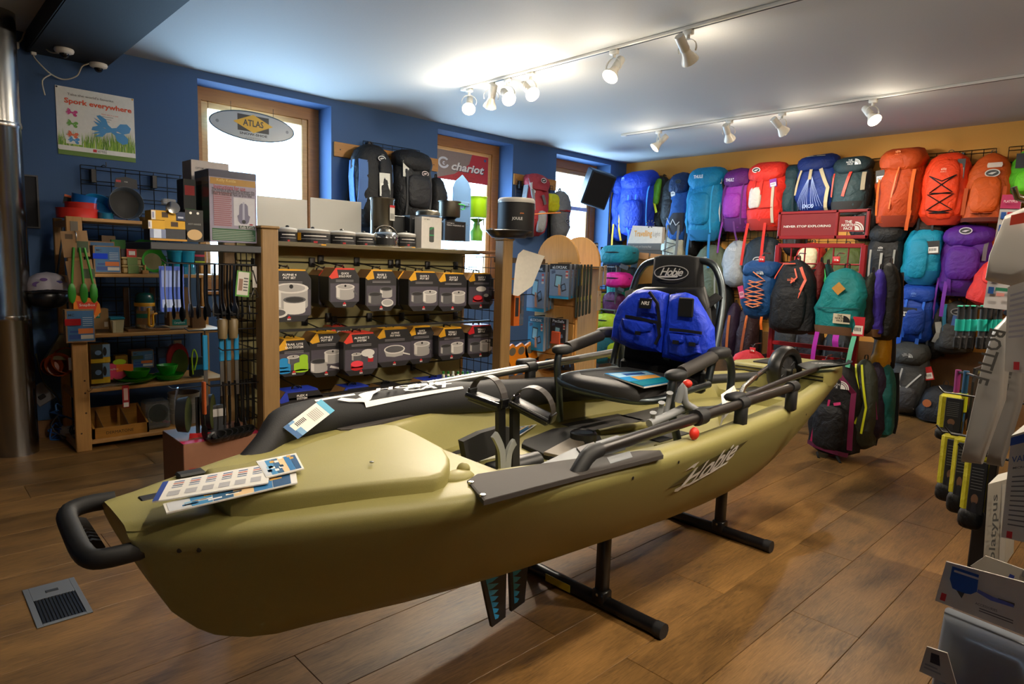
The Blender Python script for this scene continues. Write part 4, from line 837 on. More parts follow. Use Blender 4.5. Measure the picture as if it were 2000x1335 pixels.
# ------------------------------------------------------------ things on the gondola top
CLB = mat('d8dcdc', 'clear', .12, body=.22, f0=.1); TI = mat('6c675c', 'metal', .42); LBL = mat('151518', 'card')
def jar(px, y, lab, yel=False, name='cook_pot', words=''):
    c, W, H = pbox(*px, 'y', y); t = thing(name, lab, 'pot', c, 0, 'bagged pots on the gondola top'); r = W/2
    MB().lathe([(r*.9, 0), (r*.96, .006), (r*.96, H*.72), (r, H*.76), (r*.96, H*.8)], mat('b4b2ac', rough=.25), 20).build('pot_body', t)
    MB().lathe([(r*1.0, H*.8), (r*.92, H*.87), (r*.4, H*.93), (0, H*.94)], mat('d0d0cc', rough=.2), 20).blob((0, 0, H*.97), .012, .012, .008, BLACK, n=8, k=5).build('lid', t)
    b = MB(); n = 14
    def lab_(a0, a1, z0, z1, m, o):
        k = 8; vs = [((r*.97+o)*cos(R(a0+(a1-a0)*i/k)), (r*.97+o)*sin(R(a0+(a1-a0)*i/k)), z) for z in (z0, z1) for i in range(k+1)]; b.add(vs, [(i, i+1, k+2+i, k+1+i) for i in range(k)], m)
    lab_(188, 320, H*.1, H*.66, LBL, .002); lab_(215, 290, H*.48, H*.53, WHITE, .003); lab_(205, 300, H*.32, H*.35, mat('a0a0a0'), .003); lab_(246, 258, H*.12, H*.22, RED, .003)
    if yel: lab_(188, 205, H*.25, H*.66, MSRY, .003)
    lab_(200, 230, H*.0, H*.07, MSRO if yel else MSRY, .003); lab_(270, 300, 0, H*.07, MSRY, .003)
    b.build('paper_band', t, 'black printed paper band'); return t
jar((543, 441, 580, 476), 3.70, 'bagged steel pot with black band beside the tan post')
jar((579, 444, 643, 479), 3.70, 'widest bagged steel pot, its black band showing a yellow corner', True)
jar((642, 448, 692, 481), 3.70, 'bagged steel pot with black band beneath the larger white card')
jar((691, 452, 729, 482), 3.70, 'small bagged steel pot with black band beside the shiny kettle')
jar((775, 452, 809, 484), 3.70, 'plain steel pot with black band between kettle and white stove box')
c, W, H = pbox(730, 440, 777, 483, 'y', 3.70); t = thing('kettle', 'shiny steel kettle with folded wire handle on the gondola top', 'kettle', c); r = W*.45
MB().lathe([(r*.95, 0), (r, .01), (r, H*.55), (r*.88, H*.66), (r*.5, H*.72)], CHROME, 22).build('kettle_body', t); MB().lathe([(r*.55, H*.70), (r*.5, H*.82), (r*.2, H*.86), (0, H*.86)], STEEL, 16).build('lid', t); MB().tube([(-r*.9, 0, H*.3), (-r*1.2, -.01, H*.5), (-r*1.35, -.015, H*.58)], [.014, .01, .007], STEEL, 8).build('spout', t)
MB().tube([(-r, 0, H*.6)]+[(r*cos(R(a)), 0, H*.62+.055*sin(R(a))) for a in range(170, 0, -17)]+[(r, 0, H*.6)], .0025, STEEL, 6).build('wire_handle', t); b = MB(); k = 7; b.add([(r*1.01*cos(R(190+i*13)), r*1.01*sin(R(190+i*13)), z) for z in (H*.1, H*.42) for i in range(k+1)], [(i, i+1, k+2+i, k+1+i) for i in range(k)], LBL); b.build('paper_band', t)
def carton(px, y, cols, lab, depth=.1, name='stove_box', prints=(), txt=(), base=None, rz=0, group=None, cat='box', ax='y'):
    c, W, H = pbox(*px, ax, y); t = thing(name, lab, cat, c, rz if ax == 'y' else BACK+rz, group); h = W/2
    b = MB(); b.box(-h, 0, 0, h, depth, H, mat(cols, 'card')); b.build('carton', t)
    b = MB()
    for i, (u0, v0, u1, v1, cc) in enumerate(prints): b.rect(-h+u0*W, v0*H, -h+u1*W, v1*H, -.0006-.0003*i, mat(cc, 'card'))
    for (s_, u, v_, sz, cc, wd) in txt: b.text(s_, -h+u*W, v_*H, sz, -.0035, mat(cc), w=wd*W if wd else None, bold=.01)
    if b.v: b.build('front_print', t)
    return t, W, H
t, W, H = carton((823, 424, 862, 486), 3.64, 'd8d5cf', 'white stove carton with black camp stove picture on the gondola edge', .08, prints=((.0, 0, 1, .02, 'c0beb8'),), txt=(('OPTIMUS', .25, .92, .012, '3a3a3a', .3),))
b = MB(); b.rect(-.02, H*.24, .02, H*.66, -.001, mat('4a4e4c')); b.oval(0, H*.66, .02, .007, -.0013, mat('2a2e2c')); b.oval(0, H*.24, .02, .006, -.0012, mat('4a4e4c')); b.rect(-.02, H*.42, .02, H*.45, -.0016, mat('38a868')); b.flat([(-.018, H*.58), (.018, H*.66), (.018, H*.7), (-.018, H*.66)], -.0018, mat('3a8a58')); b.build('stove_picture', t)
carton((800, 421, 826, 484), 3.74, '16181c', 'black stove carton standing behind the white stove carton', .1, txt=(('OPTIMUS', .4, .9, .012, 'a0a0a8', .5),))
carton((869, 432, 909, 470), 3.9, '131315', 'black carton lettered TERRA WEEKEND beneath the green-handled pot', .12, txt=(('OPTIMUS', .25, .88, .012, 'd8d8d8', .35), ('TERRA WEEKEND HE', .48, .78, .014, 'd8d8d8', .85)))
carton((858, 434, 874, 468), 3.95, 'c8c6c2', 'pale carton edge beside the black TERRA WEEKEND carton', .1)
t, W, H = carton((766, 425, 801, 476), 3.80, '1e2124', 'dark lidded cook box behind the kettle', .14, 'cook_box', prints=((.85, .5, .97, .8, 'c8c8c0'),)); MB().box(-W/2-.004, -.004, H, W/2+.004, .144, H+.012, CHAR, .004).build('lid', t)
c, W, H = pbox(726, 387, 766, 474, 'y', 3.86); t = thing('heat_exchanger_pot', 'tall bare grey cook pot with white and red label standing behind the kettle', 'pot', c); r = W/2
MB().lathe([(r*.92, 0), (r*.96, .01), (r*.96, H*.95), (r*1.03, H*.97), (r*1.03, H), (r*.9, H), (r*.9, H*.6)], TI, 24).build('pot_body', t)
for i in range(9): a = R(200+i*16); MB().box(-.006, -.003, 0, .006, .003, .008, BLACK, M=T_((r*.965*cos(a), r*.965*sin(a), H*.33)) @ RZ(200+i*16+90) @ RY(25)).build('vent_slot', t)
b = MB(); b.rect(-.025, H*.5, .03, H*.84, 0, mat('c0beb8')); b.rect(-.025, H*.79, .03, H*.84, -.0005, RED); b.rect(-.018, H*.54, .025, H*.66, -.0006, mat('8a8a86')); o = b.build('sticker', t, 'white and red sticker'); o.location = (r*.35, -r*.94, 0); o.rotation_euler[2] = R(20)
MB().tube([(-r, 0, H*.5), (-r*1.15, -.01, H*.75), (-r*1.12, -.01, H*.97)], .003, STEEL, 5).build('wire_handle', t)
c, W, H = pbox(817, 411, 855, 421, 'y', 3.76); t = thing('pot_lid', 'grey metal pot lid resting on the cartons behind the white stove carton', 'lid', c); MB().lathe([(W/2, 0), (W/2, H*.6), (W*.42, H*.95), (0, H)], TI, 22).build('lid_shell', t); MB().blob((0, 0, H), .012, .012, .006, BLACK, n=8, k=5).build('lid_knob', t)
c, W, H = pbox(860, 393, 895, 432, 'y', 4.0); t = thing('cook_pot', 'grey pot with bright green handle on a small black burner', 'pot', c); r = W/2
MB().lathe([(r*.9, H*.2), (r*.95, H*.25), (r*.95, H*.95), (r*1.02, H*.96), (r*1.02, H), (r*.88, H), (r*.88, H*.5)], TI, 22).build('pot_body', t); MB().lathe([(r*.55, 0), (r*.5, H*.1), (r*.7, H*.2), (0, H*.2)], BLACK, 14).build('burner', t); MB().tube(curve([(r*.2, -r, H*.85), (r*.7, -r*1.05, H*.83), (r*1.25, -r*.6, H*.8), (r*1.2, -r*.5, H*.65), (r*.5, -r, H*.6)], 4), .004, mat('3ad040'), 6).build('handle', t, 'bright green wire handle')
c, W, H = pbox(917, 384, 946, 425, 'y', 4.1); t = thing('cook_pot', 'lime green pot standing on a green burner against the second window', 'pot', c); r = W/2; LIME = mat('9ad018', rough=.35)
MB().lathe([(r*.95, 0), (r, .01), (r, H*.96), (r*1.05, H*.97), (r*1.03, H), (r*.9, H), (r*.9, .4*H)], LIME, 22).build('pot_body', t)
c2 = P(931, 470, 'y', 4.1); hb = c.z-c2.z; b = MB(); b.lathe([(r*.6, -hb), (r*.65, -hb*.6), (r*.4, -hb*.45), (r*.3, -hb*.2), (r*.8, -.01), (0, -.005)], mat('5a9a20'), 14); b.build('burner', t)
for a in range(0, 360, 120): MB().tube([(r*.3*cos(R(a)), r*.3*sin(R(a)), -hb*.3), (r*.9*cos(R(a)), r*.9*sin(R(a)), -hb*.3), (r*.9*cos(R(a)), r*.9*sin(R(a)), -.003)], .004, STEEL, 5).build('pot_support', t)
c, W, H = pbox(884, 341, 918, 471, 'y', 4.05); t = thing('wind_board', 'tall blue-grey board with pointed top in front of the second window', 'board', c); h = W/2; MB().prism([(-h, 0), (h, 0), (h, H*.8), (h*.7, H*.9), (0, H), (-h*.7, H*.9), (-h, H*.8)], 0, .012, mat('5f86b4', rough=.5)).build('board_panel', t); MB().box(-h*.75, -.006, H*.54, h*.8, 0, H*.6, mat('6c90b8'), .002).build('crossbar', t)
for x, z in ((-h*.7, .57), (h*.7, .57), (h*.55, .25)): MB().lathe([(.004, 0), (0, .002)], STEEL, 8, T_((x, -.007, z*H)) @ RX(90)).build('rivet', t)
for px, lab in (((505, 386, 601, 474), 'glossy white display card standing behind the tan post'), ((609, 390, 706, 474), 'glossy white display card standing by the middle of the gondola top')):
    c, W, H = pbox(*px, 'y', 3.93); t = thing('display_card', lab, 'sign', c, R(-2)); MB().box(-W/2, 0, 0, W/2, .006, H, mat('c8c8c2', rough=.18), .002).build('card_sheet', t); MB().box(-W*.3, .006, 0, W*.3, .06, .006, mat('b8b8b2')).build('foot', t)
# pan and pot on the far post
c = P(993, 464, 'y', 3.34); t = thing('frying_pan', 'black frying pan lying on top of the far tan post', 'pan', (c.x+.02, 3.36, c.z)); MB().lathe([(.0, 0), (.12, 0), (.16, .04), (.168, .047), (.163, .05), (.12, .009), (0, .008)], mat('141415', rough=.3), 28).build('pan_body', t); MB().tube(curve([(-.13, -.03, .03), (-.2, -.05, .05), (-.16, .02, .055)], 4), .004, STEEL, 6).build('folding_handle', t); MB().tube([(.13, 0, .03), (.17, -.01, .04), (.17, .03, .04), (.13, .03, .03)], .004, STEEL, 6).build('wire_loop', t)
c0 = c; c, W, H = pbox(982, 388, 1033, 441, 'y', 3.36); t = thing('stove_pot', 'black cook pot lettered JOULE standing in the frying pan', 'pot', (c.x, 3.36, c0.z+.012)); r = W/2; H = c.z+H-c0.z-.012
MB().lathe([(r*.97, 0), (r, .01), (r, H*.88)], mat('141416', rough=.6), 26).build('cosy', t); MB().lathe([(r*1.02, H*.88), (r*1.02, H*.95), (r*.95, H), (r*.6, H), (0, H*.985)], mat('b8b4ac', rough=.3), 26).build('lid', t)
b = MB(); Mr = RZ(-40)
vs, f_ = font_geo('JOULE', .03); b.add([((r+.0015)*sin(p[0]*.026/r), -(r+.0015)*cos(p[0]*.026/r), H*.45+p[1]*.026) for p in vs], f_, mat('c8c8c6'), Mr); vs, f_ = font_geo('JETBOIL', .03); b.add([((r+.0015)*sin(.25+p[0]*.008/r), -(r+.0015)*cos(.25+p[0]*.008/r), H*.59+p[1]*.01) for p in vs], f_, mat('e07818'), Mr); b.build('lettering', t)
MB().tube([(r*.9, -r*.45, H*.62), (r*1.5, -r*.7, H*.66), (r*2.3, -r*1.2, H*.7)], .004, mat('d87820'), 6).build('handle', t, 'orange handle rod')
# cartons on the side shelf
t, W, H = carton((412, 335, 503, 473), 3.36, 'a59db0', 'large shrink-wrapped kettle carton headed Instructions for use', .2, 'kettle_box', prints=((0, .9, 1, 1, '4a4c60'), (.02, .8, .98, .89, 'b88a3a'), (.04, .02, .97, .19, '3a6a4a'), (.08, .22, .46, .7, 'b0939c'), (.5, .24, .96, .64, 'd4d2d6'), (.6, .2, .95, .245, '2a4a3a')), txt=(('Instructions for use', .42, .765, .03, 'b03040', .66), ('The kettle is safe to use, however the', .5, .73, .018, '2c3038', .9), ('key rises from the bottom of the hollow and', .5, .7, .018, '2c3038', .9), ('then it burns as fast as you like', .47, .67, .018, '2c3038', .84), ('Kelly Kettle', .78, .222, .022, 'd8d8d0', .3), ('Kelly Kettle', .35, .86, .02, 'e0c070', .4)))
b = MB()
for i in range(17): b.rect(-W*.42, H*(.23+.028*i), W*(-.06+.02*sin(i*2.1)), H*(.243+.028*i), -.003, mat('a06a74', 'card'))
for i in range(6): b.rect(-W*.45, H*(.035+.024*i), W*(.42+.03*sin(i)), H*(.044+.024*i), -.003, mat('a8b8a4', 'card'))
b.build('fine_print', t)['kind'] = 'stuff'
b = MB(); b.flat([(W*.1, H*.3), (W*.14, H*.27), (W*.28, H*.27), (W*.32, H*.3), (W*.35, H*.38), (W*.31, H*.4), (W*.3, H*.53), (W*.26, H*.56), (W*.16, H*.56), (W*.12, H*.53), (W*.11, H*.4), (W*.07, H*.38)], -.0032, mat('76748c')); b.flat([(W*.18, H*.28), (W*.23, H*.28), (W*.23, H*.58), (W*.19, H*.58)], -.0036, mat('b4b2c4')); b.oval(W*.21, H*.3, .01, .01, -.004, BLACK); b.oval(W*.37, H*.265, .01, .004, -.004, RED); b.build('kettle_picture', t)
b = MB(); b.box(-W/2-.002, -.004, -.001, W/2+.002, .204, H+.002, mat('f2f4f8', 'clear', .12, f0=.05)); b.build('shrink_wrap', t, 'clear shrink wrap')
b = MB()
for z0, z1, cc in ((.02, .5, '3c4a34'), (.5, .62, '2e5a3a'), (.62, .8, '44563a'), (.8, .9, '9a6a34'), (.9, 1, '6a5a4a')): b.box(-W/2-.0015, .004, H*z0, -W/2-.0005, .196, H*z1, mat(cc, 'card'))
b.build('side_print', t)
carton((378, 316, 450, 470), 3.62, 'b4aeac', 'pale topped carton standing behind the big kettle carton', .14, 'kettle_box', prints=((.0, 0, 1, .75, '2a3438'),), txt=(('OPTIMUS', .25, .9, .014, '5a5a60', .3),))
carton((360, 350, 384, 432), 3.5, '20282c', 'dark narrow carton with red panel beside the kettle carton', .1, 'stove_box', prints=((.1, .62, .9, .85, 'a02028'), (.1, .1, .9, .3, '2a5a38')))
t, W, H = carton((363, 410, 398, 472), 3.33, '0f1012', 'black hand-warmer carton with biscuit-like picture beside the kettle carton', .06, 'warmer_box', txt=(('HOT HANDS', .5, .55, .012, '8a8a88', .7),)); b = MB(); b.oval(0, H*.22, W*.42, H*.17, -.002, mat('c0a070')); b.oval(-W*.2, H*.9, .006, .006, -.002, WHITE); b.oval(W*.2, H*.9, .006, .006, -.002, WHITE); b.build('picture', t)
for i, (px, cc, lab, pr) in enumerate((((294, 447, 366, 470), '2c2f38', 'dark torch carton with light beam picture at the bottom of the pile', ((0, .2, .42, .95, '7a86a8'), (.1, .2, .3, .95, 'c8d4ec'), (0, 0, 1, .17, 'b8882a'))), ((290, 430, 322, 447), 'c89a14', 'yellow torch carton with white end, middle of the pile', ((0, 0, 1, 1, 'd0a018'), (.0, .05, .22, .95, 'dcdad8'))), ((322, 430, 362, 447), 'c89a14', 'yellow torch carton with dark window, middle of the pile', ((.3, .25, .65, .8, '3a2410'),)), ((296, 411, 344, 430), 'd0a018', 'yellow torch carton lying on top of the pile by the frying pan', ((0, .05, .17, .95, 'dcdad8'), (.42, .3, .68, .85, '3a2410'))), ((344, 414, 362, 432), '1c2a4c', 'small navy carton on top of the torch pile', ((.2, .3, .8, .5, 'b0b8d0'),)))):
    t, W, H = carton(px, 3.33, cc, lab, .1, 'torch_box', prints=pr, group='torch cartons on the side shelf')
    if i == 1 or i == 3:
        b = MB(); b.flat([(-W*.46, H*.2), (-W*.4, H*.2), (-W*.4, H*.8), (-W*.46, H*.8)], -.003, mat('8a90b8')); b.build('end_label', t)
t = thing('head_torch', 'clear-boxed head torch with chrome face on top of the yellow cartons', 'torch', P(333, 412, 'y', 3.36)); MB().lathe([(.02, 0), (.022, .02), (.03, .03), (.03, .045), (.02, .047)], CHROME, 14, RX(70)).build('torch_head', t); MB().box(-.035, -.02, .028, .02, .02, .055, mat('d8dce0', 'clear', body=.2), .004).build('clear_case', t)
# far-side shelf oddments seen through the gap
t = thing('price_sheet', 'white price sheet curling off the gondola beside the arched boards', 'paper', P(1020, 530, 'y', 3.3)); c = P(1020, 530, 'y', 3.3); rws = [((1002, 576, 3.30), (1012, 578, 3.29)), ((1004, 548, 3.3), (1040, 558, 3.25)), ((1007, 515, 3.29), (1052, 528, 3.22)), ((1012, 496, 3.28), (1060, 508, 3.2)), ((1022, 487, 3.25), (1064, 500, 3.19))]
b = MB(); b.grid(lambda u, v_: (lambda r_, f: tuple((P(*r_[0][:2], 'y', r_[0][2])*(1-u)+P(*r_[1][:2], 'y', r_[1][2])*u)-c))(rws[min(4, int(round(v_*4)))], 0), 4, 5, PAPER); b.build('sheet', t)
# ============================================================ backpacks
def pm_interp(tab, v): return interp(tab, v)
SHAPES = {
 'trek': ([(0, .70), (.08, .84), (.3, .93), (.6, .98), (.78, .97), (.86, .84), (1, .80)], [(0, .62), (.1, .85), (.35, 1.0), (.7, .92), (.84, .75), (1, .6)]),
 'day': ([(0, .94), (.1, 1.0), (.45, .97), (.75, .86), (.9, .64), (1, .36)], [(0, .9), (.12, 1.0), (.4, .95), (.75, .72), (.92, .5), (1, .35)]),
 'slim': ([(0, .6), (.1, .8), (.35, .95), (.7, 1.0), (.9, .86), (1, .6)], [(0, .55), (.15, .9), (.4, 1.0), (.75, .85), (1, .55)]),
 'sack': ([(0, .6), (.12, .95), (.45, 1.0), (.8, .9), (1, .62)], [(0, .6), (.15, .95), (.5, 1.0), (.85, .8), (1, .5)]),
}
class PK: pass
def pack(lab, loc, W, H, D, colr, rz=BACK, shape='trek', lid=None, pocket=None, straps=None, logo=None, zips=None, bungee=None, dangle=None, tagc=None, side=None, base=None, loop=True, mesh=None, patch=None, seed=0, group=None, nm='backpack', tilt=0):
    t = thing(nm, lab, 'backpack', loc, rz, group); t.rotation_euler[1] = R(tilt)
    hw, dp = SHAPES[shape]; hb = H*(.9 if lid else 1.0); m = mat(colr, 'fabric'); k = 2.7; sd = seed*5.3
    def hwf(z): return W/2*interp(hw, max(0, min(1, z/hb)))
    def fy(x, z, o=0):
        w_ = hwf(z); q = min(.97, abs(x)/w_); d = interp(dp, max(0, min(1, z/hb)))
        return -.4*D-.6*D*d*(1-q**k)**(1/k)-o
    b = MB(); nu, nv = 20, 13
    def body(u, v_):
        e = 2/k; a = 2*pi*u; ca, sa = cos(a), sin(a)
        vv = (v_-.12)/.76; ins = 1.0
        if v_ < .12: vv = 0; ins = (0, .62, .9)[min(2, int(round(v_*(nv-1))))]
        if v_ > .88: vv = 1; ins = (0, .62, .9)[min(2, int(round((1-v_)*(nv-1))))]
        z = hb*max(0, min(1, vv)); 
        if vv <= 0: z -= 0; z += .02*H*(1-ins)*-.6
        if vv >= 1: z += .03*H*(1-ins)
        w_ = W/2*interp(hw, max(0, min(1, vv)))*ins; d = interp(dp, max(0, min(1, vv)))*ins
        x = w_*math.copysign(abs(ca)**e, ca); s_ = math.copysign(abs(sa)**e, sa); y = -.4*D+(.6*D*d*s_ if s_ < 0 else .4*D*s_*ins)
        q = V((x, y, z)); f = noise.noise(V((x*9+sd, y*9, z*6)))*.5+noise.noise(V((x*20+sd, y*20, z*26)))*.35
        if s_ < .3: q += V((x/W*.9, (y+.4*D)/D, 0))*(f*.1*min(1, ins*1.2))
        return q
    b.grid(body, nu, nv, m, cu=True); b.build('body', t)
    if lid:
        b = MB(); lm = mat(lid, 'fabric')
        def lf(u, v_):
            a = 2*pi*u; tt = -pi/2+pi*v_; e = .62; c = math.copysign(abs(cos(tt))**e, cos(tt)); s_ = math.copysign(abs(sin(tt))**.8, sin(tt)); ca = math.copysign(abs(cos(a))**.7, cos(a)); sa = math.copysign(abs(sin(a))**.7, sin(a))
            x = W*.47*c*ca; y = -.47*D+D*.52*c*sa; z = H*.86+H*.145*s_-(.06*H*(1 if sa < 0 else 0)*(-sa)*c)
            f = noise.noise(V((x*12+sd+9, y*12, z*18)))*.02; return (x*(1+f*3), y+f*1.5, z+f)
        b.grid(lf, 18, 9, lm, cu=True); b.build('lid', t)
    def fz(z): return z*H
    if pocket:
        pc, x0, x1, z0, z1, th = pocket; b = MB(); n = 16; ou = []
        for i in range(n):
            a = 2*pi*i/n; x = (x0+x1)/2*W+(x1-x0)/2*W*math.copysign(abs(cos(a))**.55, cos(a)); z = ((z0+z1)/2+(z1-z0)/2*math.copysign(abs(sin(a))**.55, sin(a)))*H; ou.append((x, z))
        cx, cz = (x0+x1)/2*W, (z0+z1)/2*H; vs = []
        for kk, h in ((1.0, -.004), (.98, th*.5), (.9, th*.9), (.6, th*1.05), (.3, th*1.1)):
            for x, z in ou: xx, zz = cx+(x-cx)*kk, cz+(z-cz)*kk; vs.append((xx, fy(xx, zz, h+.006*noise.noise(V((xx*20+sd, zz*20, 1)))+.004), zz))
        fs = [(i*n+j, i*n+(j+1) % n, (i+1)*n+(j+1) % n, (i+1)*n+j) for i in range(4) for j in range(n)]+[tuple(range(4*n, 5*n))]
        b.add(vs, fs, mat(pc, 'fabric'), smooth=True); b.build('front_pocket', t)
    def line(pts, w_, m_, name, o=.012, th=.004, side=(1, 0, 0), lab_=None):
        q = []
        for (x0, z0), (x1, z1) in zip(pts, pts[1:]):
            for i in range(5): u = i/5; x, z = (x0+(x1-x0)*u)*W, (z0+(z1-z0)*u)*H; q.append((x, fy(x, z, o), z))
        x, z = pts[-1]; q.append((x*W, fy(x*W, z*H, o), z*H)); return MB().strap(q, w_, th, side, m_).build(name, t, lab_)
    for s_ in (straps or []):
        pts, w_, cc = s_; line(pts, w_, mat(cc, 'cloth'), 'strap', .018)
    for s_ in (zips or []):
        pts, w_, cc = s_; line(pts, w_, mat(cc), 'zip', .02, .004, (1, 0, .001) if abs(pts[0][0]-pts[-1][0]) < abs(pts[0][1]-pts[-1][1]) else (0, 0, 1))
    if bungee:
        pts, cc = bungee; q = []
        if len(pts) > 5: pts = pts+[(-x, z) for x, z in reversed(pts[1:])]
        for (x0, z0), (x1, z1) in zip(pts, pts[1:]):
            for i in range(6): u = i/6; x, z = (x0+(x1-x0)*u)*W, (z0+(z1-z0)*u)*H; q.append((x, fy(x, z, .022), z))
        MB().tube(q, .0045, mat(cc), 5).build('bungee_cord', t)
    if base:
        b = MB(); bc, bh = base
        b.grid(lambda u, v_: (lambda x, z: (x, fy(x, z, .006), z))((u-.5)*2*.97*hwf(v_*bh*H), v_*bh*H), 13, 3, mat(bc, 'cloth')); b.build('base_panel', t)
    for (x, z, x2, L, w_, cc) in (dangle or []):
        p0 = (x*W, fy(x*W, z*H, .015), z*H); ln = L*H
        MB().strap(curve([p0, ((x+x2)/2*W, p0[1]-.012, p0[2]-ln*.5), (x2*W, p0[1]+.0, p0[2]-ln)], 5), w_, .004, (1, 0, 0), mat(cc, 'cloth')).build('hanging_strap', t)
    if side:
        for s_ in (-1, 1):
            b = MB(); b.strap([(s_*hwf(z*H)*.99, -.42*D, z*H) for z in (.15, .35, .6, .8)], D*.35, .01, (0, 1, 0), mat(side, 'fabric')); b.build('side_pocket', t)
    if loop: MB().strap(curve([(-.05*W, -.3*D, hb*1.0), (-.04*W, -.3*D, hb+.04), (.04*W, -.3*D, hb+.04), (.05*W, -.3*D, hb*1.0)], 3), .018, .004, (0, 1, 0), mat('1a1a1c')).build('haul_loop', t)
    for sx in (-.28, .28): MB().strap(curve([(sx*W, -.02*D, hb*.9), (sx*W*1.3, .08, hb*.6) if False else (sx*W*1.25, .0, hb*.6), (sx*W*1.5, -.04*D, hb*.25), (sx*W*1.3, 0, .02)], 4), .05, .012, (1, 0, 0), mat('18181a')).build('shoulder_strap', t)
    if logo:
        b = MB(); kind, x, z, sz, cc = logo[:5]; lm = mat(cc)
        y0 = min(fy(x*W, z*H, .02), fy(x*W, (z+.03)*H, .02)); 
        if lid and z > .75: y0 = -.47*D-D*.52-.005
        sl = R(8)
        if kind == 'oval':
            for i in range(16):
                a0, a1 = 2*pi*i/16, 2*pi*(i+1)/16; b.flat([(x*W+sz*cos(a0), z*H+sz*.62*sin(a0)), (x*W+sz*cos(a1), z*H+sz*.62*sin(a1)), (x*W+sz*.84*cos(a1), z*H+sz*.46*sin(a1)), (x*W+sz*.84*cos(a0), z*H+sz*.46*sin(a0))], y0, lm)
            b.oval(x*W, z*H, sz*.84, sz*.46, y0+.001, mat('121214')); b.flat([(x*W-sz*.6, z*H-sz*.1), (x*W-sz*.1, z*H+sz*.12), (x*W+sz*.6, z*H+sz*.15), (x*W, z*H-sz*.2)], y0-.001, lm)
        elif kind == 'tnf':
            for i, s_ in enumerate(('THE', 'NORTH', 'FACE')): b.text(s_, x*W-sz*.0, z*H-i*sz*.42, sz*.46, y0, lm, bold=.02)
            for r0, r1 in ((1.0, .86), (.78, .66), (.58, 0)):
                a = arc(x*W+sz*.95, z*H-sz*1.02, sz*1.25*r0, 0, 90, 5); i_ = arc(x*W+sz*.95, z*H-sz*1.02, sz*1.25*r1, 90, 0, 5) if r1 else [(x*W+sz*.95, z*H-sz*1.02)]; b.flat(a+i_, y0, lm)
        elif kind == 'dome':
            for r0, r1 in ((1.0, .84), (.76, .6), (.5, 0)):
                a = arc(x*W, z*H, sz*r0, 0, 90, 5); i_ = arc(x*W, z*H, sz*r1, 90, 0, 5) if r1 else [(x*W, z*H)]; b.flat(a+i_, y0, lm)
            b.rect(x*W-sz*.9, z*H+.2*sz, x*W-sz*.1, z*H+.35*sz, y0, lm); b.rect(x*W-sz*.9, z*H+.5*sz, x*W-sz*.1, z*H+.65*sz, y0, lm)
        elif kind == 'arc':
            for i in range(4): b.rect(x*W-.018+.011*i, z*H+.008, x*W-.012+.011*i, z*H+.03-.004*abs(i-1.5), y0, lm)
            b.text('ARC', x*W, z*H-.006, .014, y0, lm, w=.05)
        else: b.text(kind, x*W, z*H, sz, y0, lm, bold=.03, w=logo[5] if len(logo) > 5 else None)
        b.build('logo', t)
    if patch:
        poly, cc, x, z = patch; b = MB(); y0 = fy(x*W, z*H, .018); b.prism([(x*W+a, z*H+c) for a, c in poly], y0-.004, y0, mat(cc, 'card')); b.build('patch', t)
    if tagc:
        x, z, w_, h_, cc, c2 = tagc; b = MB(); y0 = fy(x*W, z*H, .03); Mt = T_((x*W, y0, z*H)) @ RY(random.Random(seed+3).uniform(-18, 18))
        b.box(-w_/2, -.001, -h_, w_/2, .001, 0, mat(cc, 'card'), M=Mt); b.rect(-w_*.4, -h_*.9, w_*.4, -h_*.45, -.002, mat(c2, 'card'), Mt)
        for i in range(5): b.rect(-w_*.3+i*w_*.12, -h_*.75, -w_*.24+i*w_*.12, -h_*.55, -.0025, BLACK, Mt)
        b.tube([(0, 0, 0), (0, .02, .03)], .001, BLACK, 4, M=Mt); b.build('price_tag', t)
    PK.fy = fy; PK.t = t; PK.W = W; PK.H = H
    return t
def hung(px, lab, colr, D=.26, xw=None, **k):
    xc = (xw if xw else XW-.06); a = pbox(*px, 'x', xc-D*.55); c, W, H = a
    th = abs(atan2(c.y, c.x)); W = max(.12, (W-D*.2*tan(th))*1.05); H *= 1.03
    loc = V((xc, c.y-D*.2*tan(th)*0, c.z))
    # keep the seen centre: slide the base from the mid plane back to the wall
    return pack(lab, loc, W, H, D, colr, **k)
# black wire grids fixed to the wall
def wall_grid(y0, y1, z0, z1, lab, x=XW-.02, nh=None):
    t = thing('wire_grid', lab, 'wire grid', (x, (y0+y1)/2, (z0+z1)/2)); M = T_((-x, -(y0+y1)/2, -(z0+z1)/2)); n = int(round(abs(y1-y0)/.09)); b = MB()
    for i in range(n+1): y = y0+(y1-y0)*i/n; b.tube([(x, y, z0), (x, y, z1)], .003, WIRE, 4, M=M)
    o = b.build('upright_wires', t); o['kind'] = 'stuff'; b = MB(); z = z1
    while z > z0:
        for d in (0, .03): b.tube([(x-.004, y0, z-d), (x-.004, y1, z-d)], .003, WIRE, 4, M=M)
        z -= .13
    o = b.build('cross_wires', t); o['kind'] = 'stuff'
    for y in (y0+.15*(y1-y0), y0+.85*(y1-y0)): MB().box(x-.012, y-.012, z1-.09, x+.019, y+.012, z1-.01, BLACK, .002, M).build('wall_bracket', t)
wall_grid(5.2, 4.70, .75, 2.46, 'short black wire grid on the orange wall next to the window corner')
wall_grid(4.60, 3.0, .75, 2.45, 'black wire grid carrying the teal and red trekking packs')
wall_grid(2.95, 1.31, .75, 2.44, 'black wire grid carrying the three orange packs')
wall_grid(1.22, -.2, .75, 2.44, 'black wire grid behind the lime green pack')
b = MB(); b.box(XW-.03, .2, 0, XW-.001, 5.2, .62, mat('6a4a26', 'wood')); tag(b.build('wall_board'), 'worn plywood board along the foot of the orange wall', 'board')
tr = [(-.3, .7), (-.3, .12)]; tr2 = [(.3, .7), (.3, .12)]
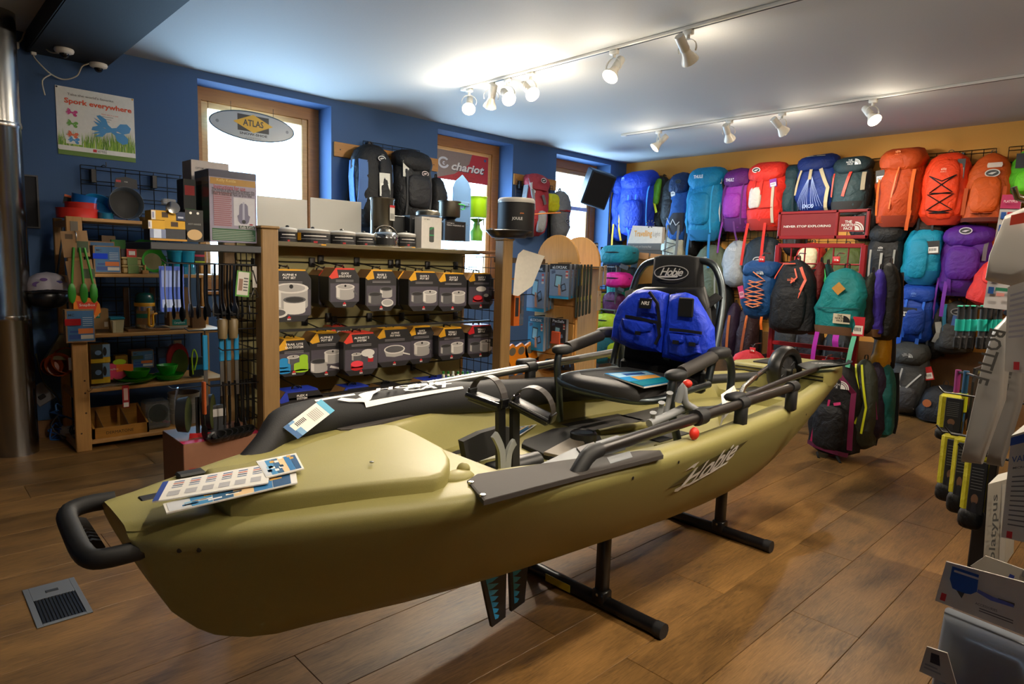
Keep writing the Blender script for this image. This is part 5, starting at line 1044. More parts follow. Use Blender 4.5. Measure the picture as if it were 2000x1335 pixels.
def ST(c, w_=.022, x=.3, z0=.75, z1=.1): return [([(-x, z0), (-x, z1)], w_, c), ([(x, z0), (x, z1)], w_, c)]
hung((1180, 348, 1226, 470), 'dark blue trekking pack with yellow straps squeezed into the corner', '123aa0', .24, lid='123aa0', straps=[([(-.1, .8), (-.1, .1)], .03, 'd0a020'), ([(.35, .75), (.3, 0)], .03, 'd0a020')], dangle=[(-.3, .25, -.35, .5, .025, 'd0a020'), (.1, .25, .1, .5, .025, 'd0a020')], seed=1)
hung((1206, 337, 1280, 462), 'big royal blue trekking pack with pale blue straps', '1238b8', .3, lid='1236b0', pocket=('1236ac', -.3, .3, .12, .55, .03), straps=ST('3a7ad8', .02, .1, .62, 0)+[([(.36, .8), (.36, .1)], .02, '3a8ae0')], logo=('arc', -.28, .86, .03, 'a8c0f0', .05), dangle=[(-.05, .1, -.05, .4, .025, '2a62d0'), (.3, .1, .32, .35, .025, '2a62d0')], seed=2)
hung((1272, 350, 1302, 446), 'narrow green, yellow and black pack beside the royal blue pack', '1c1e1c', .2, shape='slim', pocket=('5a9a1e', -.35, .2, .45, .98, .02), straps=[([(-.2, .6), (.1, .3)], .03, 'd8e020')], seed=3)
hung((1290, 352, 1330, 452), 'black pack with white and grey panels near the green pack', '1a1a1c', .22, shape='slim', pocket=('2a2a2c', -.3, .3, .2, .6, .02), logo=('S', .1, .5, .06, 'c8c8c8'), tagc=(.2, .8, .06, .1, 'd8d8d4', 'f0f0ee'), seed=4)
hung((1300, 342, 1345, 474), 'blue pack with charcoal base and dangling cords', '1f5aa8', .24, shape='trek', lid='16305a', base=('34343a', .42), logo=('oval', .1, .86, .04, '26303e'), bungee=([(-.3, .35), (-.1, .25), (0, .33), (.15, .24), (.3, .3)], 'd8d8d8'), dangle=[(-.25, .25, -.3, .6, .022, '6a6258'), (.25, .25, .2, .9, .03, '6a6258')], seed=5)
hung((1336, 330, 1408, 470), 'large teal blue trekking pack with white THULE lettering', '0f7cac', .32, lid='1180b0', pocket=('0f78a8', -.28, .3, .2, .64, .03), straps=ST('2a9ad0', .018, .32), side='0c648c', logo=('THULE', -.05, .845, .05, 'e0e8ec', .12), base=('0e6a9c', .14), dangle=[(-.25, .08, -.28, .38, .03, '1a70a8'), (.3, .08, .33, .45, .03, '1a70a8')], tagc=(.42, .86, .03, .09, 'd8d8d8', '3a3a3a'), seed=6)
hung((1394, 348, 1424, 456), 'black pack with white buckles hidden behind the teal pack', '141416', .2, shape='slim', straps=[([(.0, .7), (.1, .2)], .02, 'c8c8c8')], seed=7)
hung((1406, 333, 1466, 452), 'magenta purple trekking pack with white THULE lettering', '8a2c9c', .28, lid='5a1c6c', pocket=('8e30a2', -.3, .3, .2, .6, .03), logo=('THULE', -.12, .8, .045, 'ece4ee', .1), base=('54206a', .2), straps=ST('5a2468', .018, .3), dangle=[(-.3, .15, -.4, .5, .02, '7a2a8c'), (.1, .15, .25, .3, .02, '5a2468')], seed=8)
hung((1520, 326, 1562, 424), 'dark teal pack showing between the red and navy packs', '173c46', .22, lid='163640', straps=ST('0e2a32'), seed=9)
hung((1452, 320, 1532, 450), 'bright red trekking pack with grey front panel and purple tag', 'd42a1c', .32, lid='d02c1e', pocket=('c8c0b8', -.3, .02, .3, .62, .02), straps=[([(-.18, .72), (-.16, .5)], .03, 'c02418'), ([(0, .72), (0, .5)], .03, 'c02418'), ([(.28, .62), (.3, .1)], .03, 'b8ac98'), ([(-.35, .3), (.3, .32)], .02, 'b02218')], side='b0241a', base=('a8281e', .16), logo=('oval', -.15, .86, .045, 'e8e4e0'), dangle=[(-.3, .1, -.4, .62, .03, 'd42a1c'), (.15, .1, .12, .62, .03, 'd42a1c')], tagc=(.25, .72, .075, .085, '7a1c8c', 'e8d8ee'), seed=10)
hung((1548, 305, 1632, 416), 'navy pack with beige harness lines and fine white pinstripes', '12307a', .28, shape='slim', lid='10286a', straps=[([(-.05, .8), (-.05, .55)], .03, 'b8ac8a'), ([(.15, .75), (.36, .4), (.3, .0)], .035, 'b8ac8a'), ([(-.2, .95), (.2, .95)], .05, 'a8a084'), ([(-.25, .85), (-.4, .3)], .02, 'b8ac8a')]+[([(-.06, .6), (-.38+.06*i, .05)], .003, '9ab0e0') for i in range(6)]+[([(0, .6), (.02+.06*i, .1)], .003, '9ab0e0') for i in range(5)], logo=('EXOS', -.05, .1, .05, '8aa0d0', .11), seed=11)
hung((1617, 309, 1696, 420), 'slate green pack with two red zips and white dome logo', '2c4248', .28, shape='trek', lid='263a40', zips=[([(.08, .72), (-.05, .3)], .028, 'c83a2a'), ([(-.34, .7), (-.36, .3)], .014, 'c83a2a')], base=('2a2a2a', .22), logo=('tnf', .05, .9, .045, 'd8dcd8'), straps=[([(.38, .7), (.38, .4)], .04, '9a9078')], seed=12)
hung((1703, 294, 1798, 444), 'tall burnt orange trekking pack with bulging lid and orange zip', 'b4420e', .32, lid='b8460f', zips=[([(.02, .74), (-.08, .22)], .012, 'f07030')], straps=[([(.32, .7), (.3, .1)], .03, 'd4601a'), ([(-.36, .6), (-.38, .15)], .018, 'e06a20')], base=('8a2e0c', .14), logo=('arc', -.02, .9, .035, 'e87828', .1), tagc=(-.38, .72, .075, .12, '141414', 'e8e8e4'), dangle=[(.32, .2, .28, .25, .03, 'c85414')], seed=13)
hung((1789, 306, 1888, 440), 'vivid orange-red roll-top pack laced with black bungee', 'e03c12', .28, shape='sack', pocket=('e04014', -.32, .32, .06, .92, .012), bungee=([(-.2, .66), (0, .6), (.26, .68), (-.22, .44), (.25, .42), (-.25, .2), (.2, .16)], '101010'), logo=('arc', .0, .74, .03, 'f0c0a8', .1), base=('c83410', .12), tagc=(.3, .9, .06, .17, '2a2a28', '8a8880'), seed=14)
hung((1872, 306, 1972, 434), 'dull orange pack with oval logo and white badge', 'b84c10', .28, shape='day', pocket=('c05010', -.28, .3, .12, .66, .03), logo=('oval', .1, .7, .055, 'b8b4ac'), straps=[([(-.36, .5), (-.38, .1)], .03, 'a8440e'), ([(.36, .5), (.36, .1)], .03, 'a8440e'), ([(-.2, .12), (.2, .12)], .05, 'a8440e')], base=('5a1c10', .06), patch=([(-.05, -.02), (.05, -.02), (.055, 0), (.05, .02), (-.05, .02), (-.055, 0)], 'c8b8a8', .12, .82), seed=15)
hung((1964, 292, 2060, 382), 'lime green pack with black label at the picture edge', '4fae18', .24, shape='day', pocket=('62c41e', -.3, .4, .05, .5, .03), patch=([(-.06, -.06), (.06, -.06), (.06, .06), (-.06, .06)], '161616', -.15, .72), seed=16)
# second row
hung((1292, 462, 1338, 520), 'cream white laced pack hanging beneath the blue charcoal pack', 'b8b8a4', .24, shape='sack', bungee=([(-.3, .8), (.3, .7), (-.3, .5), (.3, .4)], '2a2a2a'), seed=17)
hung((1350, 484, 1412, 600), 'olive grey pack with oval logo beneath the teal pack', '56604c', .26, shape='sack', logo=('oval', .0, .78, .05, 'c8c4bc'), seed=18, dangle=[(.3, .7, .4, .7, .02, '8a887c')])
hung((1410, 474, 1456, 560), 'pale grey slim pack with faint lettering beneath the purple pack', 'a4aaae', .24, shape='sack', logo=('THULE', .0, .82, .045, 'c8cccc', .09), seed=19)
hung((1450, 466, 1518, 552), 'dark slate pack with oval logo under the red pack straps', '1e2830', .26, shape='sack', logo=('oval', .05, .5, .055, 'c8c4bc'), seed=20)
hung((1686, 440, 1762, 566), 'black trekking pack with pale grey straps beside the red rack', '141414', .28, lid='171717', straps=ST('8a8a84', .018, .3, .6, .1)+[([(0, .55), (0, .2)], .022, '9a9a94')], logo=('arc', -.05, .6, .03, 'c8c8c4', .06), seed=21)
hung((1757, 448, 1838, 556), 'turquoise rain-cover pack with black and white tag', '0a86a8', .28, shape='sack', pocket=('0a84a6', -.3, .2, .1, .8, .015), tagc=(.28, .76, .1, .12, '121212', 'd8d8d4'), base=('0a70a4', .25), seed=22)
hung((1826, 444, 1932, 578), 'deep purple trekking pack with silver oval logo', '4a1478', .3, lid='48147a', pocket=('4c167c', -.32, .3, .22, .7, .03), logo=('oval', .0, .91, .05, 'b0a8b4'), base=('3a0f60', .2), straps=[([(.36, .8), (.36, .5)], .03, '5a5058'), ([(-.2, .24), (-.2, .02)], .03, '5a2090')], dangle=[(-.25, .2, -.28, .5, .03, '6a2a98'), (-.45, .25, -.48, .6, .015, '6a2a98')], seed=23)
hung((1922, 450, 1960, 520), 'orange pack edge showing between the purple pack and the price strips', 'c04a10', .2, shape='day', seed=24)
hung((1880, 496, 1985, 600), 'coral red puffy pack beneath the purple pack', 'c8281e', .28, shape='day', xw=XW-.3, pocket=('d83428', -.35, .3, .4, .9, .02), seed=25, tilt=14)
hung((1747, 556, 1824, 670), 'cobalt blue pack with diamond black tag beneath the turquoise one', '0c3a94', .28, lid='0c3c98', pocket=('0c388e', -.25, .3, .15, .62, .025), logo=('arc', -.05, .8, .03, '6a90d8', .08), straps=ST('1a58c0', .02, .22), tagc=(-.12, .6, .14, .09, '1c2228', 'c8ccc8'), dangle=[(-.3, .15, -.34, .35, .04, '0c50c0'), (.15, .1, .12, .6, .03, '124a9c')], seed=26)
hung((1822, 592, 1894, 690), 'charcoal pack with pale flame pattern beneath the purple pack', '2c2a26', .26, shape='day', logo=('oval', .1, .82, .055, '8a8884'), pocket=('34322e', -.3, .32, .1, .6, .02), straps=[([(.05, .75), (.03, .4)], .03, '3a5a94'), ([(-.4, .6), (-.3, .4), (-.42, .2)], .05, '8a8880'), ([(-.3, .95), (-.15, .4)], .03, '14607a')], seed=27)
# packs standing on the floor by the wall
c = P(1768, 800, 'x', 6.9)
pack('grey pack with silver crossed straps standing on the floor by the plywood', (7.0, P(1770, 800, 'x', 6.9).y, 0), .34, .68, .3, '3a3c3c', shape='sack', lid='343634', straps=[([(-.05, .66), (-.1, .45), (.3, .12)], .014, 'a8a8a4'), ([(.38, .6), (-.2, .2)], .014, 'a8a8a4'), ([(-.3, .75), (-.35, .45), (-.1, .42)], .01, '9a9a92')], pocket=('3e4044', -.35, .35, .05, .42, .025), logo=('tnf', -.02, .86, .03, 'b8b8b4'), tagc=(.46, .7, .07, .12, 'b81c1c', 'd8d4cc'), seed=28)
pack('black bag with round orange badge and beige tag lying on the floor', (6.95, P(1826, 826, 'x', 6.6).y, 0), .36, .32, .36, '141519', shape='day', patch=(arc(0, 0, .035, 0, 360, 12), 'b86a3a', -.22, .55), tagc=(.2, .5, .1, .12, 'b0a690', 'c4baa4'), seed=29, nm='shoulder_bag')
hung((1410, 596, 1440, 700), 'dark purple and orange pack in the dim gap behind the seat', '2c1c34', .24, shape='day', straps=[([(0, .8), (.1, .2)], .03, 'b05a1c')], seed=30)
hung((1436, 594, 1475, 705), 'maroon and black pack in the dim gap beside the red rack', '301c20', .24, shape='day', straps=[([(.1, .9), (0, .1)], .03, 'a04a1a')], seed=31)
hung((1598, 482, 1690, 560), 'olive green pack seen through the red rack bars', '3c4a1c', .26, shape='sack', seed=32)
hung((1548, 478, 1606, 560), 'red and cream patterned pack seen through the red rack bars', 'a82a22', .26, shape='sack', pocket=('c0b89a', -.3, .35, .4, .9, .02), seed=33)
hung((1496, 640, 1560, 720), 'black pack deep behind the stern hatch', '16181a', .24, shape='sack', seed=34)
for px, cc, lab, sd in (((1338, 420, 1362, 500), '1a1a1c', 'black pack in the gap beneath the teal pack', 70), ((1476, 545, 1512, 600), '20262c', 'dark slate pack low behind the blue laced daypack', 71), ((1384, 560, 1424, 640), '1c2226', 'dark blue-black pack low behind the fishing chair', 72), ((1660, 405, 1712, 470), '17181a', 'black pack directly behind the red header', 73), ((1730, 560, 1762, 660), '141416', 'black pack beside the cobalt blue pack', 74), ((1786, 420, 1836, 460), '2a1c14', 'dark brown pack behind the turquoise rain cover', 75), ((1806, 600, 1836, 700), '18191b', 'black pack between cobalt pack and flame pack', 76), ((1530, 420, 1566, 500), '1c1410', 'dark maroon pack behind the red header end', 77), ((1545, 640, 1602, 724), '1a1214', 'dark plum pack low behind the coral-zipped daypack', 79), ((1600, 650, 1660, 728), '121416', 'black pack low behind the teal daypack', 80), ((1300, 520, 1350, 600), '26282a', 'charcoal pack low behind the chair back frame', 81), ((1700, 620, 1740, 730), '141518', 'black pack low between rack and grey standing pack', 78)):
    hung(px, lab, cc, .2, shape='sack', straps=ST('2c2e32', .018, .28, .8, .2), seed=sd)
# ------------------------------------------------------------ red rack
RK = thing('pack_rack', 'red steel rack with NEVER STOP EXPLORING header holding daypacks', 'display rack', (5.05, 1.93, 0), BACK); RM = None
RS = mat('9a1420', rough=.4); RW = .62
ra = P(1521, 475, 'x', 5.05); rb = P(1690, 466, 'x', 5.05); YC = (ra.y+rb.y)/2; hw_ = (ra.y-rb.y)/2; RK.location = (5.05, YC, 0)
for s_ in (-1, 1):
    MB().box(s_*hw_-.018 if s_ > 0 else -hw_-.018, -.02, 0, s_*hw_+.018, .02, 1.5, RS, .004).build('upright', RK)
    MB().box(s_*hw_-.02, -.28, 0, s_*hw_+.02, .28, .035, RS, .004).build('foot', RK)
for z in (1.5, 1.30, .74, .66, .3): MB().box(-hw_, -.014, z-.02, hw_, .014, z+.012, RS, .003).build('crossbar', RK)
for i in range(1, 6): x = -hw_+2*hw_*i/6; MB().tube([(x, 0, 1.24), (x, 0, 1.5)], .006, RS, 6).build('grid_bar', RK)
for z in (1.36, 1.27): MB().tube([(-hw_, 0, z), (hw_, 0, z)], .006, RS, 6).build('grid_bar', RK)
zs0, zs1 = P(1522, 472, 'x', 5.05).z+.0, P(1525, 414, 'x', 5.05).z
sg = MB(); sg.box(-hw_-.01, -.02, zs0+.02, hw_+.02, .01, zs0+.045, RS, .003); sg.box(-hw_-.01, -.02, zs1-.02, hw_+.02, .01, zs1, RS, .003)
for x in (-hw_-.01, hw_*.33, hw_): sg.box(x, -.02, zs0+.02, x+.02, .01, zs1, RS, .003)
so_ = sg.build('header_frame', RK); MB().box(-hw_, -.012, zs0+.04, hw_*.33, -.004, zs1-.015, mat('8c1822', rough=.6)).build('slogan_panel', RK); MB().box(hw_*.42, -.014, zs0+.07, hw_*.96, -.006, zs1-.05, mat('9a2428', rough=.5)).build('logo_panel', RK)
zc = (zs0+zs1)/2; b = MB(); b.text('NEVER STOP EXPLORING', -hw_*.33, zc, .022, -.0135, WHITE, bold=.025, w=hw_*1.12)
for i, s_ in enumerate(('THE', 'NORTH', 'FACE')): b.text(s_, hw_*.62, zc+.026-.024*i, .026, -.0155, WHITE, bold=.03)
for r0, r1 in ((1.0, .86), (.78, .64), (.54, 0)): b.flat(arc(hw_*.77, zc-.035, .062*r0, 0, 90, 6)+(arc(hw_*.77, zc-.035, .062*r1, 90, 0, 6) if r1 else [(hw_*.77, zc-.035)]), -.0155, WHITE)
b.build('header_lettering', RK, 'white slogan and dome logo lettering')
for x in (hw_*.38, hw_*.97):
    for z in (zs0+.06, zs1-.04): MB().lathe([(.006, 0), (0, .003)], STEEL, 8, T_((x, -.016, z)) @ RX(90)).build('bolt', RK)
# small red hanger tabs
def racked(px, x, lab, colr, D=.17, **k):
    c, W, H = pbox(*px, 'x', x-D*.5); return pack(lab, V((x, c.y, c.z)), W, H, D, colr, **k)
racked((1444, 508, 1516, 622), 4.98, 'blue textured daypack laced with orange cord on the red rack', '124a86', shape='slim', lid='114682', bungee=([(-.1, .8), (.25, .66), (-.2, .6), (.25, .5), (-.28, .42), (.25, .36), (-.25, .28), (.2, .24), (.0, .2)], 'e08a60'), logo=('dome', .1, .76, .03, 'c8d4dc'), dangle=[(-.2, .05, -.22, .22, .01, 'e07a3a'), (.2, .05, .22, .22, .02, 'e8701a')], tagc=(-.42, .55, .045, .1, 'c0387a', 'e0a0c0'), seed=40)
racked((1574, 514, 1604, 652), 5.0, 'dark red daypack squeezed behind the black coral-zipped pack', '6a1a1a', shape='day', seed=42)
racked((1586, 518, 1620, 640), 5.06, 'dark teal daypack edge with mint strap behind the big teal daypack', '124a4c', shape='day', straps=[([(0, .95), (.3, .7)], .02, '3ad070')], seed=43)
racked((1500, 510, 1586, 650), 4.9, 'black daypack with three coral zips on the red rack', '15171c', shape='day', zips=[([(.18, .92), (.32, .75), (.1, .28)], .02, 'e8644c'), ([(.05, .6), (.0, .3)], .016, 'e8644c'), ([(.06, .9), (.14, .78), (.02, .7)], .01, 'e8644c'), ([(-.4, .75), (-.25, .96), (.05, .97)], .008, 'e8644c')], logo=('dome', .02, .72, .03, 'e8785c'), pocket=('16181d', -.38, .38, .05, .66, .02), seed=41)
racked((1696, 516, 1748, 662), 5.06, 'black daypack at the aisle end of the rack', '151515', shape='day', seed=46)
racked((1686, 528, 1724, 656), 5.0, 'violet daypack with tan base behind the teal daypack', '3a2a9a', shape='day', base=('6a4a2c', .12), seed=45)
racked((1676, 534, 1706, 650), 4.95, 'dark olive daypack behind the teal daypack', '1e241a', shape='day', seed=44)
racked((1590, 526, 1688, 652), 4.9, 'teal daypack with brown base and tan diamond patch', '0c7c80', D=.2, shape='day', base=('6a4a30', .13), patch=([(-.045, 0), (0, -.045), (.045, 0), (0, .045)], 'c08a3a', .0, .71), zips=[([(-.42, .4), (.42, .42)], .008, '0a5a60')], dangle=[(.05, .0, .06, .18, .04, 'b028b4'), (-.35, .02, -.4, .5, .03, 'b028b4'), (.38, .02, .3, .5, .03, '6ac8a8')], tagc=(.44, .3, .075, .13, 'c01c30', 'e0dcd4'), seed=47)
t = PK.t; b = MB(); x, z = .14*PK.W, .26*PK.H; y0 = PK.fy(x, z, .018); b.box(x-.055, y0-.004, z-.035, x+.055, y0, z+.032, mat('c8c0a8', 'cloth'))
for i, s_ in enumerate(('THE', 'NORTH', 'FACE')): b.text(s_, x-.012, z+.018-.017*i, .017, y0-.005, BLACK, bold=.03)
b.flat(arc(x+.012, z-.024, .045, 0, 90, 6)+[(x+.012, z-.024)], y0-.005, BLACK); b.build('woven_label', t, 'cream woven label')
# lower tier
racked((1688, 712, 1740, 850), 5.05, 'teal daypack with mint pocket on the low tier', '0c5a58', shape='day', pocket=('4ab090', -.4, .1, .02, .45, .02), seed=51)
racked((1672, 708, 1722, 856), 5.0, 'dark plum daypack on the low tier beside the mint pocket', '241a30', shape='day', straps=[([(0, .95), (.35, .3)], .02, '7a1c50')], seed=52)
racked((1640, 704, 1704, 872), 4.92, 'grey daypack with lime green zips on the low tier', '3a4038', shape='day', zips=[([(.0, .97), (.3, .5), (.25, .2)], .014, 'c8d020'), ([(-.2, .97), (.1, .6), (.05, .3)], .012, 'c8d020')], seed=50)
racked((1578, 704, 1672, 884), 4.86, 'black and maroon daypack nearest the kayak stern with white logo', '131214', D=.2, shape='day', straps=[([(-.3, .3), (-.34, .12)], .014, 'b02060'), ([(-.05, .6), (-.08, .15)], .014, 'b02060'), ([(.05, .56), (.18, .58)], .02, 'c02a6a')], logo=('tnf', .0, .8, .045, 'e0e0dc'), pocket=('151416', -.36, .3, .05, .55, .02), zips=[([(-.1, .97), (.38, .7), (.42, .1)], .035, '6a1440'), ([(-.44, .1), (.4, .04)], .03, '5a1238')], dangle=[(-.2, .02, -.1, .1, .015, '101010'), (.2, .02, .4, .12, .015, '101010')], seed=49)
racked((1425, 684, 1492, 740), 5.05, 'coral red daypack top peeping over the stern hatch', 'd83440', shape='day', seed=53)
racked((1708, 652, 1734, 724), 5.1, 'mustard yellow rolled bag hanging beyond the teal daypack', 'b88414', shape='sack', seed=54, nm='roll_bag')
for i, q in enumerate(((1488, 505), (1558, 506), (1634, 506), (1470, 683), (1612, 707))):
    c = P(q[0], q[1], 'x', 4.86); t = thing('hanger_tab', ('red hanger tab above the blue laced daypack', 'red hanger tab above the coral-zipped daypack', 'red hanger tab above the teal daypack', 'red hanger tab above the coral daypack top', 'red hanger tab above the black and maroon daypack')[i], 'tab', c, BACK, 'red hanger tabs on the rack')
    MB().box(-.024, -.003, -.028, .024, 0, .02, mat('d01c24'), .003).tube([(0, 0, .02), (0, .03, .045), (0, .14, .045)], .004, STEEL, 5).build('tab_body', t); b = MB(); b.flat(arc(.002, -.012, .014, 0, 90, 4)+[(.002, -.012)], -.0035, WHITE); b.rect(-.016, -.01, -.002, -.006, -.0035, WHITE); b.rect(-.016, -.002, -.002, .002, -.0035, WHITE); b.build('dome_logo', t)
# packs on the blue wall
def hangb(px, lab, colr, D=.22, **k):
    c, W, H = pbox(*px, 'y', YW-.06-D*.5); return pack(lab, V((c.x, YW-.05, c.z)), W*.86, H, D, colr, rz=0, **k)
def strip(x0, x1, z0, z1, lab):
    t = thing('wall_batten', lab, 'batten', ((x0+x1)/2, YW, (z0+z1)/2)); h = (x1-x0)/2; MB().box(-h, -.02, -(z1-z0)/2, h, 0, (z1-z0)/2, mat('a8722e', 'wood'), .003).build('board', t)
    for x in (-h*.9, h*.9): MB().lathe([(.006, 0), (0, .002)], CHAR, 8, T_((x, -.021, 0)) @ RX(90)).build('screw', t)
strip(2.89, 4.03, 2.18, 2.305, 'pine batten on the blue wall between the first two windows'); strip(5.085, 5.78, 2.17, 2.29, 'pine batten on the blue wall between the second and third windows')
def bgrid(px0, py0, px1, z1, dz, lab, y=YW-.05):
    a = P(px0, py0, 'y', y); c = P(px1, py0, 'y', y); t = thing('wire_grid', lab, 'wire grid', (a.x, y, a.z)); b = MB(); w_ = c.x-a.x; n = max(3, int(w_/.1))
    for i in range(n+1): b.tube([(w_*i/n, 0, 0), (w_*i/n, 0, -dz)], .003, WIRE, 4)
    b.build('upright_wires', t)['kind'] = 'stuff'; b = MB()
    for j in range(int(dz/.1)+1): b.tube([(0, -.004, -.1*j), (w_, -.004, -.1*j)], .003, WIRE, 4).tube([(0, -.004, -.1*j-.03), (w_, -.004, -.1*j-.03)], .003, WIRE, 4)
    b.build('cross_wires', t)['kind'] = 'stuff'; MB().box(.05, -.01, -.08, .08, .045, 0, BLACK).build('wall_bracket', t); MB().box(w_-.08, -.01, -.08, w_-.05, .045, 0, BLACK).build('wall_bracket', t)
bgrid(709, 275, 820, 0, .5, 'black wire grid holding the two black packs between the windows')
hangb((684, 285, 772, 442), 'black pack with blue-grey moulded back panel between the windows', '141518', .24, shape='slim', pocket=('16171a', 0, .38, .05, .9, .02), side='4a78b8', straps=[([(.12, .9), (.12, .1)], .03, '4a4a48'), ([(.1, .3), (.4, .32)], .03, '5a5c5c'), ([(-.36, .8), (-.4, .2)], .09, '4a6ca4')], logo=('oval', .08, .84, .04, 'c8c8c8'), tagc=(.1, .66, .11, .2, 'c8c8c0', 'dcdcd6'), seed=60)
hangb((762, 293, 848, 436), 'plain black pack with white tag hanging beside the second window', '121316', .24, shape='trek', lid='141518', pocket=('15161a', -.3, .32, .2, .66, .03), straps=ST('2a2c30'), logo=('oval', .15, .68, .04, 'c8b8b8'), tagc=(-.25, .82, .12, .14, 'c0c0b8', 'd0d0ca'), seed=61)
hangb((838, 348, 872, 440), 'black pack edge hanging just inside the second window opening', '101114', .18, shape='slim', seed=62)
hangb((1022, 338, 1070, 460), 'red and grey hydration pack hanging by the second window', '9a2a34', .2, shape='slim', lid='98303a', side='7a7c80', pocket=('8c8e90', -.2, .2, .05, .4, .02), straps=[([(0, .65), (.1, .5)], .04, '5a5a5c'), ([(-.4, .9), (-.36, .4)], .04, '7a7c80')], logo=('oval', .02, .88, .045, 'd0c8c8'), tagc=(-.3, .85, .16, .22, 'b8c0c8', 'c8d0d8'), seed=63)
hangb((1078, 374, 1112, 470), 'grey hydration pack with red label near the third window', '72767a', .18, shape='slim', logo=('oval', .0, .4, .04, 'a8a8a8'), straps=[([(-.4, .6), (.4, .62)], .03, 'a83038')], seed=64)
hangb((1064, 378, 1094, 415), 'bright yellow folded pouch between the red and grey packs', 'c8c81a', .14, shape='sack', seed=65, loop=False, nm='pouch')
bgrid(1008, 352, 1080, 0, .3, 'small black wire grid holding the red hydration pack')
# ============================================================ wooden shelf unit on the blue wall
PINE = mat('b98a4e', 'wood', sc=(2, 25, 25)); PINEV = mat('b48448', 'wood', sc=(25, 25, 2)); YS = 4.8
U = thing('wooden_shelf', 'pine shelf unit with five boards of camping crockery on the blue wall', 'shelf', (1.27, 5.05, 0)); UM = T_((-1.27, -5.05, 0))
sx0, sx1 = .80, 1.74
HS = [1.487, 1.14, .752, .40, .06]
for x in (sx0, sx1-.03): MB().box(x, YS, 0, x+.085 if x < 1 else x+.045, YS+.04, 1.49, PINEV, .004, UM).build('post', U); MB().box(x, 5.2, 0, x+.05, 5.24, 1.49, PINEV, .004, UM).build('post', U)
for z in HS: MB().box(sx0+.085, YS+.004, z-.022, sx1, 5.24, z, PINE, .003, UM).build('shelf_board', U)
for z in HS: MB().box(sx0+.005, YS+.04, z-.06, sx0+.03, 5.2, z-.02, PINE, .003, UM).build('side_rail', U)
for z in (.12, .25, .38, .46): MB().lathe([(.006, 0), (0, .001)], mat('4a3018'), 8, UM @ T_((sx0+.03+.03*(z > .2), YS-.001, z)) @ RX(90)).build('screw_hole', U)
def onshelf(px, y): return pbox(*px, 'y', y)
def bowl(px, y, colr, lab, z=None, name='bowl', deep=.8, rx=0, group=None, rr=.3):
    c, W, H = onshelf(px, y); r = W/2; t = thing(name, lab, name.split('_')[-1], c if z is None else (c.x, c.y, z), 0, group, rx=R(rx)); m = mat(colr, rough=rr)
    MB().lathe([(r*deep, 0), (r*.97, H*.85), (r, H), (r*.94, H), (r*deep*.92, H*.12), (0, H*.1)], m, 26).build('bowl_body', t); return t, r, H
# top board
z0 = HS[0]
bowl((109, 401, 193, 420), 5.0, 'd83428', 'wide red flexible dish at the post end of the top shelf', z0, 'dish', .97)
bowl((126, 387, 190, 404), 5.0, 'c83026', 'smaller red dish stacked in the wide red dish', z0+.045, 'dish', .96)
t, r, H = bowl((137, 381, 188, 401), 5.0, '1a6cc0', 'bright blue bowl tipped on the red dishes', z0+.085, 'bowl', .93); t.rotation_euler = (R(4), R(9), 0)
t, r, H = bowl((157, 370, 222, 386), 5.06, '0f74a8', 'large blue dish leaning behind the red dishes', z0+.07, 'dish', .8); t.rotation_euler = (R(42), R(10), 0)
bowl((190, 407, 222, 420), 4.96, '0d7098', 'blue bowl with lime rim beside the red dishes', z0, 'bowl', .95)
c, W, H = onshelf((209, 350, 279, 417), 4.95); t = thing('baking_pan', 'round dark grey non-stick pan standing on edge on the top shelf', 'pan', (c.x, 4.98, z0+W/2+.003), R(8), rx=R(82)); r = W/2
MB().lathe([(0, 0), (r*.9, 0), (r, .06), (r*1.01, .06), (r*.99, .058), (r*.88, .006), (0, .006)], mat('5a6470', rough=.4), 34).build('pan_body', t); MB().lathe([(0, .0), (r*.87, .0)], mat('3c3a38', rough=.6), 30, T_((0, 0, .0068))).build('pan_base', t)
c = P(248, 345, 'y', 5.02); t = thing('card_sleeve', 'dark card sleeve topping the round grey pan', 'card', (c.x, 5.05, z0+.225)); MB().prism([(-.07, 0), (.07, 0), (.065, .06), (.0, .075), (-.06, .06)], 0, .004, mat('2c2a2c', 'card')).build('card_sheet', t); b = MB(); b.text('MSR', -.0, .04, .012, -.001, PAPER); b.rect(-.06, .035, -.03, .05, -.001, RED); b.build('print', t)
bowl((272, 416, 304, 426), 5.0, '6a5a40', 'shallow brown wooden bowl lying on the top shelf', z0, 'bowl', .85)
t = thing('card_sleeve', 'dark card with orange corner poking up behind the blue bowl', 'card', P(142, 392, 'y', 5.1)); MB().box(-.05, 0, -.03, .05, .006, .03, mat('2a2a2c', 'card'), M=RY(12)).build('card_sheet', t); MB().box(-.05, -.002, .015, -.01, 0, .03, mat('e06a3a'), M=RY(12)).build('print', t)
# second board
z1 = HS[1]
def mc_box(px, y, z, lab, win, cc='3a6a96', side='8a6a44', depth=.1, name='crockery_box'):
    t, W, H = carton(px, y, side, lab, depth, name, prints=((.06, .04, .97, .96, cc), (.42, .26, .94, .42, 'c86a2a'), (.1, .1, .5, .24, '2a4a8c'), (.14, .3, .42, .36, '2a4a8c'), (.5, .1, .94, .22, 'c8c0b0')), txt=(('MC', .2, .83, .022, '2c3438', .2),))
    b = MB(); b.box(-W*.52, -.004, H*.52, W*.02, .012, H*.72, mat(win, rough=.2)); 
    for i in range(5): b.rect(W*.08, H*(.5+.06*i), W*.42, H*(.515+.06*i), -.003, mat('b8c8d4'))
    b.build('window', t, 'clear window showing the cup colour'); return t
mc_box((184, 480, 237, 533), 4.86, z1, 'blue and kraft crockery box with blue window on the second shelf', '1440d0')
mc_box((176, 471, 226, 530), 5.0, z1, 'blue and kraft crockery box behind the blue-window box', '6a7a84')
